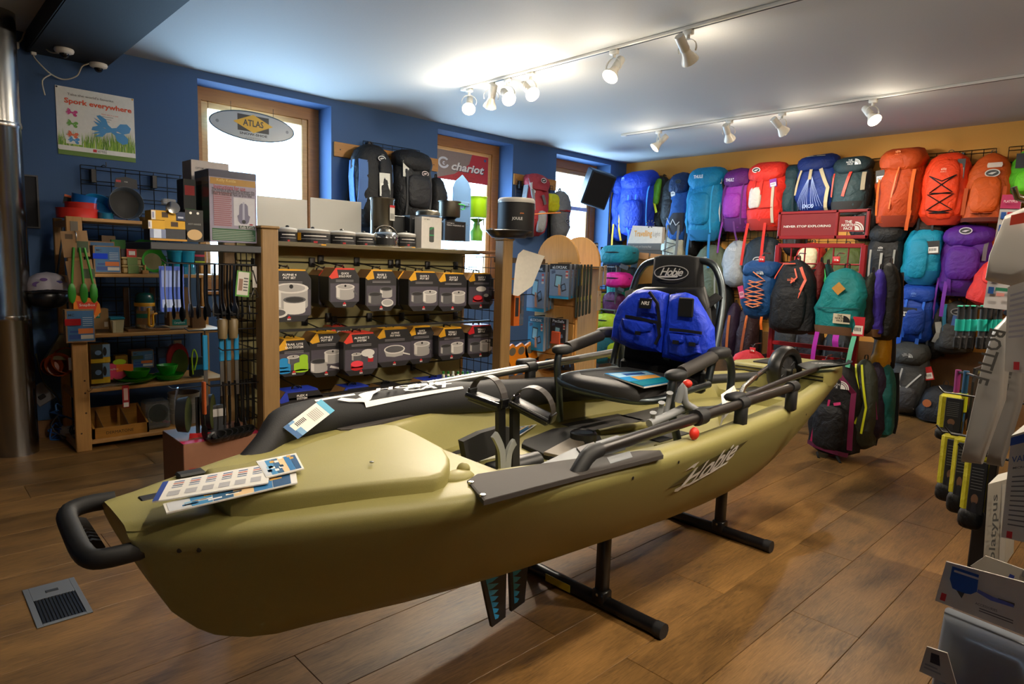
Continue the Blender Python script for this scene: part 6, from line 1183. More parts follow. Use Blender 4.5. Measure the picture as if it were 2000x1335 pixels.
mc_box((130, 604, 187, 668), 4.72, 0, 'blue and kraft crockery box with red window fixed to the shelf post', 'a81c24', depth=.07)
for i, (px, lab) in enumerate((((239, 502, 276, 518), 'upper kraft food box with green band'), ((240, 518, 279, 534), 'lower kraft food box with green band'))):
    c, W, H = onshelf(px, 4.88); t = thing('food_box', lab, 'box', c); MB().box(-W/2, 0, 0, W/2, .1, H*.78, mat('a08a58', rough=.6), .008).build('box_body', t); MB().box(-W/2-.004, -.004, H*.78, W/2+.004, .104, H, mat('b09a66', rough=.6), .004).build('lid', t); MB().box(-W*.24, -.0055, H*.02, W*.3, .0, H*.98, mat('5c7434', 'card')).build('paper_band', t, 'green paper band')
carton((248, 486, 267, 502), 4.9, 'c02820', 'small red carton with white label on the kraft food boxes', .05, 'spice_box', prints=((.2, .25, .85, .75, 'dcd4cc'),)); carton((237, 486, 248, 502), 4.92, '241418', 'small dark carton beside the red carton', .05, 'spice_box')
def plate(px, y, z, lab, colr, inner, t_=8):
    c, W, H = onshelf(px, y); r = W/2; t = thing('plate', lab, 'plate', (c.x, y+.03, z+r+.004), R(t_), rx=R(80)); m = mat(colr, rough=.4)
    MB().lathe([(0, 0), (r*.7, 0), (r, .03), (r*1.01, .032), (r*.98, .03), (r*.7, .006), (0, .005)], m, 30).build('plate_body', t); MB().lathe([(0, 0), (r*.72, 0)], mat(inner, 'card'), 26, T_((0, 0, .0075))).build('paper_label', t, 'printed kraft label'); return t
plate((276, 489, 326, 533), 4.90, z1, 'small green plate with kraft label held by pegs on the second shelf', '2c8c24', '9a8a54'); plate((250, 464, 320, 530), 5.05, z1, 'large green plate with kraft label behind the small green plate', '2f8a2c', '9a8658', 4)
for px in (284, 318): c = P(px, 532, 'y', 4.86); t = thing('plate_peg', 'pale wooden plate peg before the small green plate, %s end' % ('kraft box' if px < 300 else 'cup'), 'peg', (c.x, 4.87, z1)); MB().box(-.02, -.015, 0, .02, .02, .025, PINE, .003).build('foot', t); MB().tube([(0, 0, .02), (0, 0, .06)], .007, PINE, 8).build('peg', t)
for i, (px, lab) in enumerate((((327, 488, 356, 520), 'turquoise cup nearest the plates on the second shelf'), ((354, 488, 381, 520), 'turquoise cup next to the dark tin on the second shelf'))):
    t, r, H = bowl(px, 4.95, '1e92b4', lab, z1+.05, 'cup', .8); MB().lathe([(r*1.0, H*.9), (r*1.05, H*.92), (r*1.05, H), (r, H*1.01)], mat('2aa4c8', rough=.3), 24).build('rim', t)
    MB().box(-r*.8, -r*.8, -.05, r*.8, r*.8, 0, mat('1a7a98')).build('cup_below', t)
carton((381, 490, 400, 518), 4.95, '1c1418', 'dark tin with pink and lime stripes at the end of the second shelf', .08, 'tin', prints=((0, .6, 1, .75, 'b02040'), (0, .1, 1, .3, '9ab020')))
carton((199, 460, 226, 474), 5.1, '7a5e3c', 'brown lidded bowl carton at the back of the second shelf', .08, 'bowl_box'); carton((218, 468, 246, 486), 5.08, '2c7a20', 'green carton at the back of the second shelf', .06, 'bowl_box')
# third board
z2 = HS[2]
carton((183, 603, 213, 642), 4.9, '8a6c40', 'kraft carton with green patch beside the red-window box', .1, 'grill_box', prints=((0, .55, .45, .85, '1e7a60'), (.7, .1, .95, .35, 'd0c8b8')), txt=(('Grill', .25, .68, .02, 'd8d8c8', .3),))
c, W, H = onshelf((215, 612, 242, 642), 4.88); t = thing('lunch_pot', 'cream lunch pot with teal lid on the third shelf', 'pot', (c.x, 4.9, z2)); MB().prism([(-W*.38, 0), (W*.38, 0), (W*.5, H*.85), (-W*.5, H*.85)], -.04, .06, mat('b0a680', rough=.5)).build('pot_body', t); MB().box(-W*.54, -.045, H*.84, W*.54, .065, H*1.0, mat('1a7a94', rough=.4), .004).build('lid', t, 'teal lid'); MB().box(-W*.42, -.055, 0, -W*.2, -.04, H*.8, mat('b8ae8a'), .003).build('clip', t)
c, W, H = onshelf((266, 563, 308, 633), 4.88); t = thing('camp_stove', 'steel camp stove flask with green dome lid and yellow handle', 'stove', (c.x, 4.92, z2+.018)); r = W*.46; YEL = mat('d89a14', rough=.4)
MB().lathe([(r*.96, 0), (r, .01), (r, H*.62), (r*.96, H*.66)], mat('b0aca0', 'metal', .25), 28).build('flask_body', t); MB().lathe([(r*1.03, H*.62), (r*1.05, H*.7), (r*1.0, H*.72)], YEL, 28).build('yellow_band', t); MB().lathe([(r*.97, H*.71), (r*.97, H*.78), (r*.9, H*.92), (r*.7, H*.985), (0, H)], mat('0c4a44', rough=.2), 28).build('dome_lid', t)
MB().tube(curve([(r*.25, -r, H*.55), (r*.1, -r*1.25, H*.56), (r*.05, -r*1.3, H*.45), (r*.05, -r*1.3, H*.12), (r*.45, -r*1.25, H*.1), (r*.5, -r*1.2, H*.38), (r*.95, -r*1.0, H*.42)], 5), .0075, YEL, 8).build('handle', t, 'yellow wire-like handle'); b = MB(); k = 8; b.add([(r*1.01*cos(R(200+i*15)), r*1.01*sin(R(200+i*15)), z) for z in (H*.12, H*.5) for i in range(k+1)], [(i, i+1, k+2+i, k+1+i) for i in range(k)], KRAFT); b.add([(r*1.02*cos(R(200+i*10)), r*1.02*sin(R(200+i*10)), z) for z in (H*.3, H*.42) for i in range(k+1)], [(i, i+1, k+2+i, k+1+i) for i in range(k)], mat('1c7a5c', 'card')); b.build('paper_band', t)
MB().box(-.12, -.06, -.018, .14, .14, 0, mat('7a5630', 'wood'), .003).build('wood_base', t)
for s_ in (-1, 1): MB().box(s_*W*.62-.018, .11, 0, s_*W*.62+.018, .125, H*1.12, mat('6a4a28', 'wood'), .004).build('back_slat', t)
t, W, H = carton((332, 561, 371, 636), 4.86, '8e6a3e', 'kraft stove carton with teal label beside the flask stove', .12, 'stove_box', prints=((.12, .02, .85, .17, '12786e'), (.25, .32, .75, .5, '6a4a26')), txt=(('CampStove', .48, .085, .018, 'd8e0d8', .55),)); carton((376, 600, 402, 640), 4.95, '6e4c2a', 'brown carton at the end of the third shelf', .1, 'stove_box')
# fourth board
z3 = HS[3]
for px, lab in (((178, 672, 216, 708), 'yellow and dark torch carton, upper of two at the post'), ((179, 709, 216, 748), 'yellow torch carton with blue lamp picture, lower of two at the post')):
    t, W, H = carton(px, 4.84, 'c8a010', lab, .09, 'lantern_box', prints=((.0, .22, .62, 1, '20241c'), (.62, .3, 1, 1, '6a8aa8'), (.08, .0, .7, .18, 'd0b020'))); b = MB(); b.oval(-W*.12, H*.55, W*.17, H*.13, -.002, mat('6a8aac')); b.oval(W*.22, H*.6, W*.1, H*.24, -.0025, BLACK); b.oval(-W*.45, H*.55, W*.06, H*.2, -.0025, BLACK); b.build('lamp_picture', t)
t = thing('snack_pack', 'pink and orange snack box pack leaning behind the clear green plates', 'pack', P(228, 740, 'y', 4.92)); b = MB(); b.prism([(-.07, 0), (.03, -.0), (.09, .04), (.1, .09), (.02, .1), (-.05, .11), (-.08, .06)], 0, .04, mat('d8406a', rough=.4)); b.build('pack_body', t); b = MB(); b.prism([(-.0, .05), (.1, .05), (.1, .095), (.0, .1)], -.003, 0, mat('e06a20')); b.text('SnapBox', -.02, .07, .018, -.004, WHITE); b.oval(.02, .115, .04, .02, -.002, mat('a8c820')); b.build('print', t)
mc_box((258, 684, 301, 718), 4.98, z3, 'blue and kraft crockery box at the back of the fourth shelf', '4a5a4a'); carton((226, 694, 250, 712), 5.0, 'a07a18', 'yellow brown carton at the back of the fourth shelf', .06, 'lantern_box')
CG = mat('3a9a1c', 'clear', .1, body=.45, f0=.08)
def gplate(px, y, z, lab, m, name, deep=.75, hh=None):
    c, W, H = onshelf(px, y); r = W/2; H = hh or H; t = thing(name, lab, name, (c.x, c.y, z)); MB().lathe([(0, 0), (r*deep, 0), (r*.97, H*.8), (r, H), (r*.95, H), (r*deep*.95, H*.2), (0, H*.15)], m, 28).build('dish_body', t)
gplate((222, 735, 306, 748), 4.9, z3+.012, 'clear green plastic plate hanging over the shelf edge', CG, 'plate', .7, .03); gplate((242, 716, 294, 735), 4.9, z3+.042, 'clear green plastic bowl stacked on the clear green plate', CG, 'bowl', .7, .05)
GRN = mat('1f9a24', rough=.25); gplate((300, 725, 360, 737), 4.92, z3+.004, 'solid green plate on the fourth shelf', GRN, 'plate', .75, .035); gplate((306, 706, 348, 726), 4.92, z3+.04, 'solid green bowl on the solid green plate', GRN, 'bowl', .65, .065)
c, W, H = onshelf((329, 672, 372, 736), 5.0); t = thing('mess_kit', 'red and olive mess kit packet standing behind the green bowl', 'packet', (c.x, 5.02, z3)); b = MB(); b.prism(arc(0, H*.5, W*.5, 0, 360, 20, H*.5), 0, .05, mat('a81c22', rough=.4)); b.build('kit_body', t); b = MB(); b.prism(arc(.01, H*.42, W*.38, 0, 360, 16, H*.4), -.012, 0, mat('4a5a1a', rough=.4)); b.build('kit_bowl', t); MB().box(-.02, .01, H*.96, .03, .03, H*1.08, PAPER, .003).build('hang_tab', t)
carton((309, 678, 335, 712), 5.05, '1e2c44', 'dark blue printed packet behind the green bowl', .04, 'packet', prints=((.1, .1, .9, .4, '3a5a8a'), (.1, .5, .9, .9, '24324a')), cat='packet')
t = thing('cord_pack', 'dark packet with neon lime cord loop on the fourth shelf end', 'packet', P(385, 735, 'y', 4.88)); MB().box(-.04, 0, 0, .05, .05, .14, mat('22303a', 'card'), .004).build('packet_body', t); MB().box(-.04, -.003, .05, .05, 0, .085, mat('1a6a90')).build('print', t); MB().tube(curve([(-.03, -.01, .02), (-.035, -.01, .14), (-.02, -.01, .2), (.0, -.01, .14), (-.02, -.01, .05)], 5), .005, mat('b8e020'), 6).build('cord_loop', t)
# bottom board and fold-down bits
z4 = HS[4]
c, W, H = onshelf((182, 812, 292, 856), 4.86); t = thing('wooden_tray', 'long wooden display tray lettered DERMATONE on the bottom shelf', 'tray', (c.x, 4.84, z4)); Wd = W*.98; TW = mat('a8742c', 'wood')
MB().prism([(-Wd/2, 0), (Wd/2, 0), (Wd/2, .07), (-Wd/2, .07)], 0, .012, TW).build('front_board', t); MB().box(-Wd/2, .25, 0, Wd/2, .262, .16, TW).build('back_board', t); MB().box(-Wd/2, .01, 0, Wd/2, .25, .012, TW).build('tray_floor', t)
for s_ in (-1, 1): MB().prism([(0, 0), (.26, 0), (.26, .16), (0, .07)], -.006, .006, TW, T_((s_*(Wd/2-.006), 0, 0)) @ RZ(90)).build('side_board', t)
for x in (-.1, .05): MB().prism([(.01, .012), (.25, .012), (.25, .14), (.01, .06)], -.002, .002, mat('d8d4c8', 'clear', body=.15), T_((x, 0, 0)) @ RZ(90)).build('divider', t)
b = MB(); b.text('DERMATONE', -.01, .032, .028, -.001, mat('1c140a'), w=.16); b.build('lettering', t)
for i in range(7): q = thing('lip_balm', ORD[i]+' small dark balm tin in the wooden tray, counted from the post end', 'tin', (c.x+.02+.035*(i % 4), 5.0+.035*(i//4), z4+.0125), 0, 'dark tins in the wooden tray'); MB().lathe([(.016, 0), (.016, .012), (.013, .014), (0, .014)], BLACK, 10).build('tin_body', q); MB().lathe([(.011, 0), (0, .0004)], CHAR, 8, T_((0, 0, .0142))).build('tin_lid', q)
c, W, H = onshelf((287, 782, 334, 836), 4.88); t = thing('clear_tub', 'clear square plastic tub with round mouth and coloured toys on the bottom shelf', 'tub', (c.x, 4.88, z4)); CL = mat('b8bcbc', 'clear', .08, body=.18, f0=.12)
MB().box(-W/2, 0, 0, W/2, W*.9, H, CL, .012).build('tub_body', t); MB().lathe([(W*.42, 0), (W*.42, -.02), (W*.38, -.022), (W*.37, 0)], mat('c8ccc8', 'clear', .1, body=.35), 24, T_((0, 0, H*.58)) @ RX(-90) @ RX(180)).build('mouth_ring', t)
for i, (x, z, cc, lab) in enumerate(((-.02, .07, '30b040', 'green'), (.0, .045, 'd0a820', 'yellow'), (.035, .035, 'd84a70', 'pink'))): q = thing('toy_lizard', '%s rubber toy lying in the clear plastic tub' % lab, 'toy', (c.x+x, 4.93, z4+z)); MB().tube(curve([(-.035, 0, 0), (-.01, .01, .012), (.015, -.005, .004), (.04, .005, -.008)], 4), [.004]*4+[.013]*5+[.01]*3+[.004], mat(cc), 8).build('toy_body', q); MB().blob((.045, .005, -.006), .013, .01, .008, mat(cc), n=8, k=5).build('toy_head', q)
for i in range(5): t, r, H = bowl((330, 808, 392, 828), 5.0, 'b8b4a8', ('bottom', 'second', 'middle', 'fourth', 'topmost')[i]+' white enamel bowl of the nested stack on the bottom shelf', z4+.036*i, 'bowl', .9, group='stack of white bowls'); 
# things hanging from the shelf posts
c = P(150, 470, 'y', 4.78); t = thing('spork_hook', 'silver hook and clip on the shelf post holding green utensils', 'hook', (.842, 4.78, 1.30)); MB().tube(curve([(0, .02, .1), (0, -.02, .09), (0, -.03, .06), (0, -.02, .03)], 4), .0035, STEEL, 6).build('hook_wire', t); MB().box(-.02, .016, .04, .02, .02, .16, mat('c0b8a8', 'clear', body=.4)).build('back_plate', t)
for i, (dx, lab) in enumerate(((-.02, 'green bamboo-like spoon hanging nearest the post edge'), (.01, 'green fork hanging in the middle of the post bunch'), (.035, 'green spatula hanging on the shelf side of the post bunch'))):
    t = thing('utensil', lab, 'utensil', (.85+dx, 4.77, 1.30)); MB().tube(curve([(0, 0, 0), (dx*.6, -.01, -.12), (dx, -.012, -.22)], 4), .007, mat('2f8c20', rough=.4), 8).build('handle', t); MB().blob((dx*1.1, -.012, -.28), .022, .006, .065, mat('2f8c20', rough=.4), n=10, k=6).build('utensil_head', t)
t = thing('card_pack', 'kraft hang card with tree print on the shelf post', 'card', (.83, 4.785, 1.24)); MB().box(-.05, 0, 0, .09, .004, .16, KRAFT, M=RY(-5)).build('card_sheet', t); b = MB(); b.rect(.02, .03, .08, .1, -.001, mat('3a4a2c', 'card')); b.rect(-.04, .11, 0, .14, -.001, mat('5a4428', 'card')); b.build('print', t)
t = thing('card_pack', 'second kraft hang card lower behind the green utensils', 'card', (.85, 4.79, 1.02)); MB().box(-.04, 0, 0, .10, .004, .2, KRAFT, M=RY(-7)).build('card_sheet', t); b = MB(); b.rect(.02, .09, .09, .15, -.001, mat('3a4a2c', 'card')); b.build('print', t)
t = thing('snack_pack', 'orange snack box pack hanging on the shelf post below the green utensils', 'pack', (.873, 4.76, .86)); b = MB(); b.prism([(-.03, .0), (.05, .0), (.085, .04), (.08, .09), (.06, .12), (-.06, .15), (-.06, .05)], 0, .025, mat('e07a10', rough=.4)); b.build('pack_body', t); b = MB(); b.flat([(-.045, .11), (.07, .1), (.04, .0), (-.02, .0)], -.001, mat('d83a18')); b.text('SnapBox', .012, .085, .022, -.002, WHITE, w=.085); b.rect(-.02, .002, .05, .02, -.002, PAPER); b.build('print', t)
t = thing('dangling_tag', 'red price tag dangling beneath the clear green plates', 'tag', P(245, 752, 'y', 4.78)); MB().box(-.02, 0, -.15, .02, .002, 0, mat('a01c20')).build('tag_sheet', t); b = MB(); b.rect(-.015, -.145, .015, -.115, -.001, PAPER); b.rect(-.012, -.1, .012, -.02, -.001, mat('d8b0a8')); b.build('print', t)
t = thing('grill_grate', 'folded wire grate lying on the fourth shelf edge', 'grate', P(180, 758, 'y', 4.78))
for i in range(4): MB().tube([(0, .03*i, 0), (.24, .03*i, .012)], .003, STEEL, 5).build('grate_bar', t)
MB().tube(curve([(0, .09, 0), (-.02, .05, .0), (-.02, 0, -.02), (.0, -.01, -.0)], 3), .003, STEEL, 5).build('grate_loop', t)
# wire grid on the wall above the shelf
wt = thing('wire_grid', 'black wire grid on the blue wall above the pine shelf unit', 'wire grid', (1.3, YW-.05, 1.5)); b = MB()
for i in range(8): b.tube([(-.32+.09*i, 0, -1.0), (-.32+.09*i, 0, .36)], .003, WIRE, 4)
o = b.build('upright_wires', wt); o['kind'] = 'stuff'; b = MB()
for j in range(14):
    for d in (0, .025): b.tube([(-.32, -.004, .36-.1*j-d), (.32, -.004, .36-.1*j-d)], .003, WIRE, 4)
o = b.build('cross_wires', wt); o['kind'] = 'stuff'
for x in (-.26, .12): MB().box(x, -.01, .25, x+.03, .049, .34, BLACK, .002).build('wall_bracket', wt)
MB().tube(curve([(-.2, 0, .36), (-.19, -.03, .37), (-.18, -.06, .36), (-.18, -.06, .39)], 3), .003, WIRE, 5).build('grid_hook', wt)
# ============================================================ utensils hooked on the end panel
BK2 = mat('141416', rough=.4); SILV = mat('9a9ea4', 'metal', .3)
def hook(y, z, x1, lab):
    t = thing('peg_hook', lab, 'hook', (1.42, y, z)); L = 1.42-x1
    MB().tube([(0, 0, 0), (-L+.02, 0, .002), (-L, 0, .018)], .0035, WIRE, 6).build('hook_wire', t); MB().box(-.004, -.02, -.035, .008, .02, .035, WIRE).build('hook_plate', t)
for y, z, x1, lab in ((3.36, 1.235, .93, 'topmost hook carrying long camp spoons'), (3.5, 1.235, 1.0, 'topmost hook behind the spoons'), (3.36, .985, 1.15, 'second hook down, carrying spatulas'), (3.42, .90, 1.04, 'hook carrying blue-handled knives'), (3.36, .80, 1.18, 'hook carrying the brown corkscrews'), (3.36, .62, 1.12, 'hook carrying the black ladles'), (3.5, .60, .98, 'hook carrying the folded frying pans')): hook(y, z, x1, lab)
def spoon(x, y, z, L, m, lab, ht, group, w_=.018):
    t = thing('utensil', lab, 'utensil', (x, y, z), R(random.uniform(50, 130)) if ht != 'ladle' else R(-65+random.uniform(-4, 4)), group)
    MB().strap(curve([(0, 0, 0), (0, .004, -L*.5), (0, 0, -L*.75)], 4), .012, .004, (1, 0, 0), m).build('handle', t)
    if ht == 'spoon': MB().blob((0, .003, -L*.87), w_, .006, L*.14, m, n=10, k=6).build('utensil_head', t)
    elif ht == 'spat': MB().prism([(-w_, -L), (w_, -L), (w_*1.1, -L*.86), (w_*.4, -L*.74), (-w_*.4, -L*.74), (-w_*1.1, -L*.86)], -.002, .002, m).build('utensil_head', t)
    elif ht == 'ladle': MB().lathe([(0, -.035), (.03, -.028), (.048, -.008), (.052, .004), (.048, .004), (.03, -.022), (0, -.03)], m, 16, T_((0, -.05, -L*.9)) @ RX(15)).build('utensil_head', t)
    return t
random.seed(11)
for i in range(12): x = .945+.036*i; spoon(x, 3.36+.004*(i % 2), 1.232, .255+.01*(i % 3), SILV if i % 3 == 0 else mat('26282c', 'metal', .4), ORD[i]+' long camp utensil from the outer end of the top row', 'spoon' if i < 6 else 'spat', 'utensils of the top row')
for i in range(9): x = 1.02+.04*i; spoon(x, 3.5, 1.232, .27, mat('1c1d20', rough=.4), ORD[i]+' dark spatula from the outer end of the rear top row', 'spat', 'utensils of the rear top row')
t = thing('spoon_pack', 'blue printed utensil card hanging behind the outer spoons', 'card', (.985, 3.42, 1.0)); MB().box(-.05, 0, 0, .06, .003, .22, mat('4a6ad0', 'card')).build('card_sheet', t); b = MB(); b.rect(-.04, .02, .05, .06, -.001, mat('a8bce8')); b.rect(-.04, .12, .05, .2, -.001, mat('88a0e0')); b.build('print', t)
t = thing('tool_card', 'white instruction card with green edge among the dark utensils', 'card', (1.295, 3.34, 1.075)); MB().box(-.035, 0, 0, .035, .004, .13, mat('4a8a30', 'card'), M=RY(6)).build('card_sheet', t); b = MB(); b.rect(-.028, .008, .028, .125, -.001, mat('c8c4bc', 'card'), RY(6)); b.rect(-.022, .03, -.002, .09, -.0016, mat('8a6a5a'), RY(6))
for i in range(5): b.rect(.002, .03+.015*i, .024, .037+.015*i, -.0016, mat('5a5a5a'), RY(6))
b.build('print', t)
t = thing('bottle_opener', 'black and white bottle opener hanging by the tan post', 'opener', (1.365, 3.35, 1.23)); MB().strap([(0, 0, 0), (0, 0, -.11)], .022, .006, (1, 0, 0), mat('c8c4bc')).build('handle', t); MB().strap([(-.01, -.001, -.02), (.01, -.001, -.09)], .006, .008, (1, 0, 0), BLACK).build('stripe', t); MB().tube([(0, 0, -.11), (-.022, 0, -.16), (.022, 0, -.16), (0, 0, -.11)], .004, STEEL, 6).build('opener_loop', t)
t = thing('mug_set', 'brown leather-cased cup set hanging beneath the spoons', 'cup', (1.235, 3.38, .86)); MB().lathe([(.022, 0), (.026, .09), (.02, .1)], mat('6a5a3c'), 12, T_((-.025, 0, 0))).lathe([(.022, 0), (.026, .09), (.02, .1)], mat('6a5a3c'), 12, T_((.028, 0, 0))).build('cup_case', t); MB().tube(curve([(-.05, 0, .1), (-.03, 0, .13), (.03, 0, .13), (.055, 0, .1)], 4), .006, BLACK, 6).build('cup_lid', t)
for i, x in enumerate((1.13, 1.21, 1.245, 1.285)):
    t = thing('camp_knife', ('blue-handled spatula hanging outermost below the spoons', 'blue-handled spatula second along the hook', 'blue-handled spatula third along the hook', 'blue-handled spatula hanging next to the wire panel')[i], 'utensil', (x, 3.40, .90-.0*i), 0, 'blue-handled spatulas'); MB().box(-.012, -.006, -.2 if i == 0 else -.16, .012, .006, -.02, mat('1578a8', rough=.4), .004).build('handle', t, 'blue handle'); MB().box(-.009, -.003, -.4 if i == 0 else -.34, .009, .003, -.16, SILV).build('blade', t); MB().tube([(0, 0, -.02), (0, 0, .004)], .004, BLACK, 5).build('hang_loop', t)
for i in range(6): spoon(1.20+.032*i, 3.36+.006*i, .64, .30, BK2, ORD[i]+' black ladle from the aisle side, hanging above the red-banded carton', 'ladle', 'black ladles')
for i in range(4): spoon(1.24+.04*i, 3.5, .615, .28, BK2, ORD[i]+' black spatula from the outer end hanging behind the ladles', 'spat', 'black spatulas')
t = spoon(1.11, 3.37, .65, .3, mat('141416'), 'black spoon with brown handle hanging by the carton', 'spoon', None, .03); MB().box(-.013, -.006, -.17, .013, .008, .0, mat('a04a1c', rough=.5), .004).build('wooden_grip', t, 'brown handle')
for i, x in enumerate((1.02, 1.14)):
    t = thing('folding_pan', ('folded olive-rimmed pan hanging outermost on the pan hook', 'folded olive-rimmed pan hanging behind the outer one')[i], 'pan', (x, 3.48, .47), R(62)); MB().lathe([(0, 0), (.085, 0), (.092, .045), (.088, .046), (.08, .008), (0, .006)], mat('14161a', rough=.5), 24, RX(90)).build('pan_body', t); MB().lathe([(.0, .0465), (.09, .0465)], mat('58602c', rough=.6), 22, RX(90)).build('pan_base', t); MB().strap([(0, .01, .0), (0, .012, .08), (0, .0, .14)], .03, .006, (1, 0, 0), SILV).build('handle', t)
t = thing('red_spatula', 'red flexible turner hanging behind the brown-handled spoon', 'utensil', (1.1, 3.44, .2)); MB().box(-.06, 0, 0, .05, .004, .17, mat('a81c20'), .003, RY(6)).build('utensil_head', t); MB().box(-.01, 0, .17, .01, .006, .36, BLACK, .002).build('handle', t)
t = thing('cord_coil_pack', 'clear bag of grey fittings hanging between the pans and ladles', 'packet', (1.2, 3.46, .33)); MB().box(-.05, 0, 0, .05, .02, .17, mat('5a5c60', 'clear', .15, body=.4, f0=.1), .006).build('bag', t); MB().box(-.045, -.004, .11, .045, 0, .15, mat('b0aca8', 'card')).build('header_card', t)
# carton on the floor
c = P(358, 915, 'z', .15); t = thing('cardboard_carton', 'kraft carton with red band lettered BASE CAMP standing on the floor by the gondola', 'box', (.98, 3.28, 0)); CW, CD, CH = .5, .5, .21
a = P(358, 868, 'y', 3.35); b_ = P(470, 885, 'y', 3.35)
t.location = (a.x, 3.35, 0); CH = a.z; t.rotation_euler[2] = R(0)
MB().box(0, 0, 0, .40, .34, CH, mat('8a5f48', 'card'), .003).build('carton_body', t); b = MB(); b.rect(.012, CH*.62, .2, CH*.9, -.001, mat('8a5f48', 'card')); b.text('BASE', .12, CH*.55, .07, -.002, mat('a81c20'), bold=.03, w=.2); b.text('CAMP', .12, CH*.25, .07, -.002, mat('a81c20'), bold=.03, w=.2)
b.add([(0, .0, CH+.001), (.40, .0, CH+.001), (.40, .06, CH+.001), (0, .06, CH+.001)], [(0, 1, 2, 3)], mat('b8204a', 'card')); b.add([(.07, .07, CH+.001), (.37, .07, CH+.001), (.37, .3, CH+.001), (.07, .3, CH+.001)], [(0, 1, 2, 3)], mat('7a5a50', 'card')); b.build('carton_print', t)
# ============================================================ blue wall: poster, signs, pipe, cameras
px0, px1, pz0, pz1 = .867, 1.33, 1.922, 2.366
t = thing('wall_poster', 'white spork advertising poster pinned on the blue wall', 'poster', ((px0+px1)/2, YW-.004, (pz0+pz1)/2)); hw2, hh = (px1-px0)/2, (pz1-pz0)/2
MB().box(-hw2, 0, -hh, hw2, .003, hh, mat('dcdcd8', 'card', .4)).build('poster_sheet', t); b = MB(); rg = random.Random(4)
b.rect(-hw2, -hh, hw2, -hh*.93+.02, -.0006, mat('5a7a2a', 'card')); b.rect(-hw2+.005, -hh*.86, hw2, -hh*.72, -.0012, mat('e4e2dc', 'card'))
for i in range(240):
    x = -hw2+.004+(2*hw2-.008)*rg.random(); h_ = .04+.075*rg.random()+(.03 if x > -.05 else 0); dx = rg.uniform(-.02, .02); w_ = .0035
    if x+dx > hw2 or x+dx < -hw2: dx = 0
    z = -hh*.72; b.flat([(x-w_, z), (x+w_, z), (x+dx, z+h_)], -.0008-.0000015*i, mat(rg.choice(['6a9a2a', '8ab03a', '4f7a22', 'a8c050']), 'card'))
b.text('Take the world\'s favorite', -.03, hh*.80, .022, -.0016, mat('5a5a5a'), w=.27); b.text('Spork everywhere', .015, hh*.6, .045, -.0016, mat('d84a20'), bold=.03, w=.4); b.text('Now two in a case', .08, hh*.36, .014, -.0016, mat('d84a20'), w=.1)
for i in range(3): b.rect(.03, hh*(.28-.07*i), .03+.07-.012*i, hh*(.3-.07*i), -.0016, mat('9a9a9a'))
def spork(x, z, s, cc, y):
    m = mat(cc, rough=.4)
    def rp(pts, a): ca, sa = cos(R(a)), sin(R(a)); return [(x+(p*ca-q*sa)*s, z+(p*sa+q*ca)*s) for p, q in pts]
    sh = [(-1, .1), (-.9, .26), (-.55, .3), (-.3, .12), (.3, .1), (.55, .28), (.9, .24), (1.05, 0), (.9, -.24), (.55, -.28), (.3, -.1), (-.3, -.12), (-.55, -.3), (-.95, -.24), (-.62, -.12), (-1.05, -.08), (-.62, 0)]
    b.flat(rp(sh, -38), y, m); b.flat(rp([(p, q*1.05) for p, q in sh], 14), y-.0004, mat(cc, rough=.3)); 
spork(.085, -.02, .12, '1f86c4', -.0018)
for i, cc in enumerate(('c02a80', '5a9a30', 'd85a28')): spork(-.145, hh*.27-.073*i, .034, cc, -.0018)
b.rect(-.185, -hh*.66, -.095, -hh*.42, -.0016, mat('e8e8e4', 'card')); spork(-.14, -hh*.54, .034, '2a8ac8', -.0022)
b.rect(-.03, -hh*.83, -.008, -hh*.745, -.0016, mat('c81c24')); b.text('LIGHT', .025, -hh*.765, .018, -.0016, BLACK, w=.055); b.text('MY FIRE', .025, -hh*.815, .016, -.0016, BLACK, w=.055); b.build('poster_print', t)
for s_ in (-1, 1): MB().lathe([(.006, 0), (.004, .004), (0, .005)], BLACK if s_ < 0 else MSRY, 8, T_((s_*(hw2-.008), -.001, hh-.008)) @ RX(90)).build('pin', t)
# oval hanging sign in window 1
a = P(495, 247, 'y', 5.50); wl = (P(565, 262, 'y', 5.5)-P(426, 232, 'y', 5.5)); t = thing('hanging_sign', 'oval silver window sign lettered ATLAS SNOW-SHOE COMPANY', 'sign', a); A, B = .355, .118; Mo = RY(0)
MB().prism(arc(0, 0, A, 0, 360, 40, B), 0, .006, mat('a4a9a9', rough=.3)).build('sign_plate', t); b = MB()
for i in range(40):
    a0, a1 = 2*pi*i/40, 2*pi*(i+1)/40; b.flat([(A*cos(a0), B*sin(a0)), (A*cos(a1), B*sin(a1)), ((A-.01)*cos(a1), (B-.01)*sin(a1)), ((A-.01)*cos(a0), (B-.01)*sin(a0))], -.0006, mat('23465a'))
b.rect(-.13, -.045, .13, .085, -.0008, mat('16181a')); b.flat([(-.165, .02), (0, .093), (.165, .02), (0, -.053)], -.0014, mat('d8a414')); b.text('ATLAS', 0, .02, .07, -.002, mat('16181a'), bold=.02, w=.17); b.text('SNOW-SHOE', 0, -.067, .026, -.0014, mat('16181a'), bold=.02, w=.23); b.text('COMPANY', 0, -.096, .015, -.0014, mat('6a6a6a'), w=.13)
for s_ in (-1, 1): b.oval(s_*.29, 0, .013, .013, -.0008, mat('7a8080'))
b.build('sign_print', t)
for s_ in (-.18, .17): MB().tube([(s_, .003, .095), (s_, .003, .17)], .002, BLACK, 5).build('hanging_cord', t)
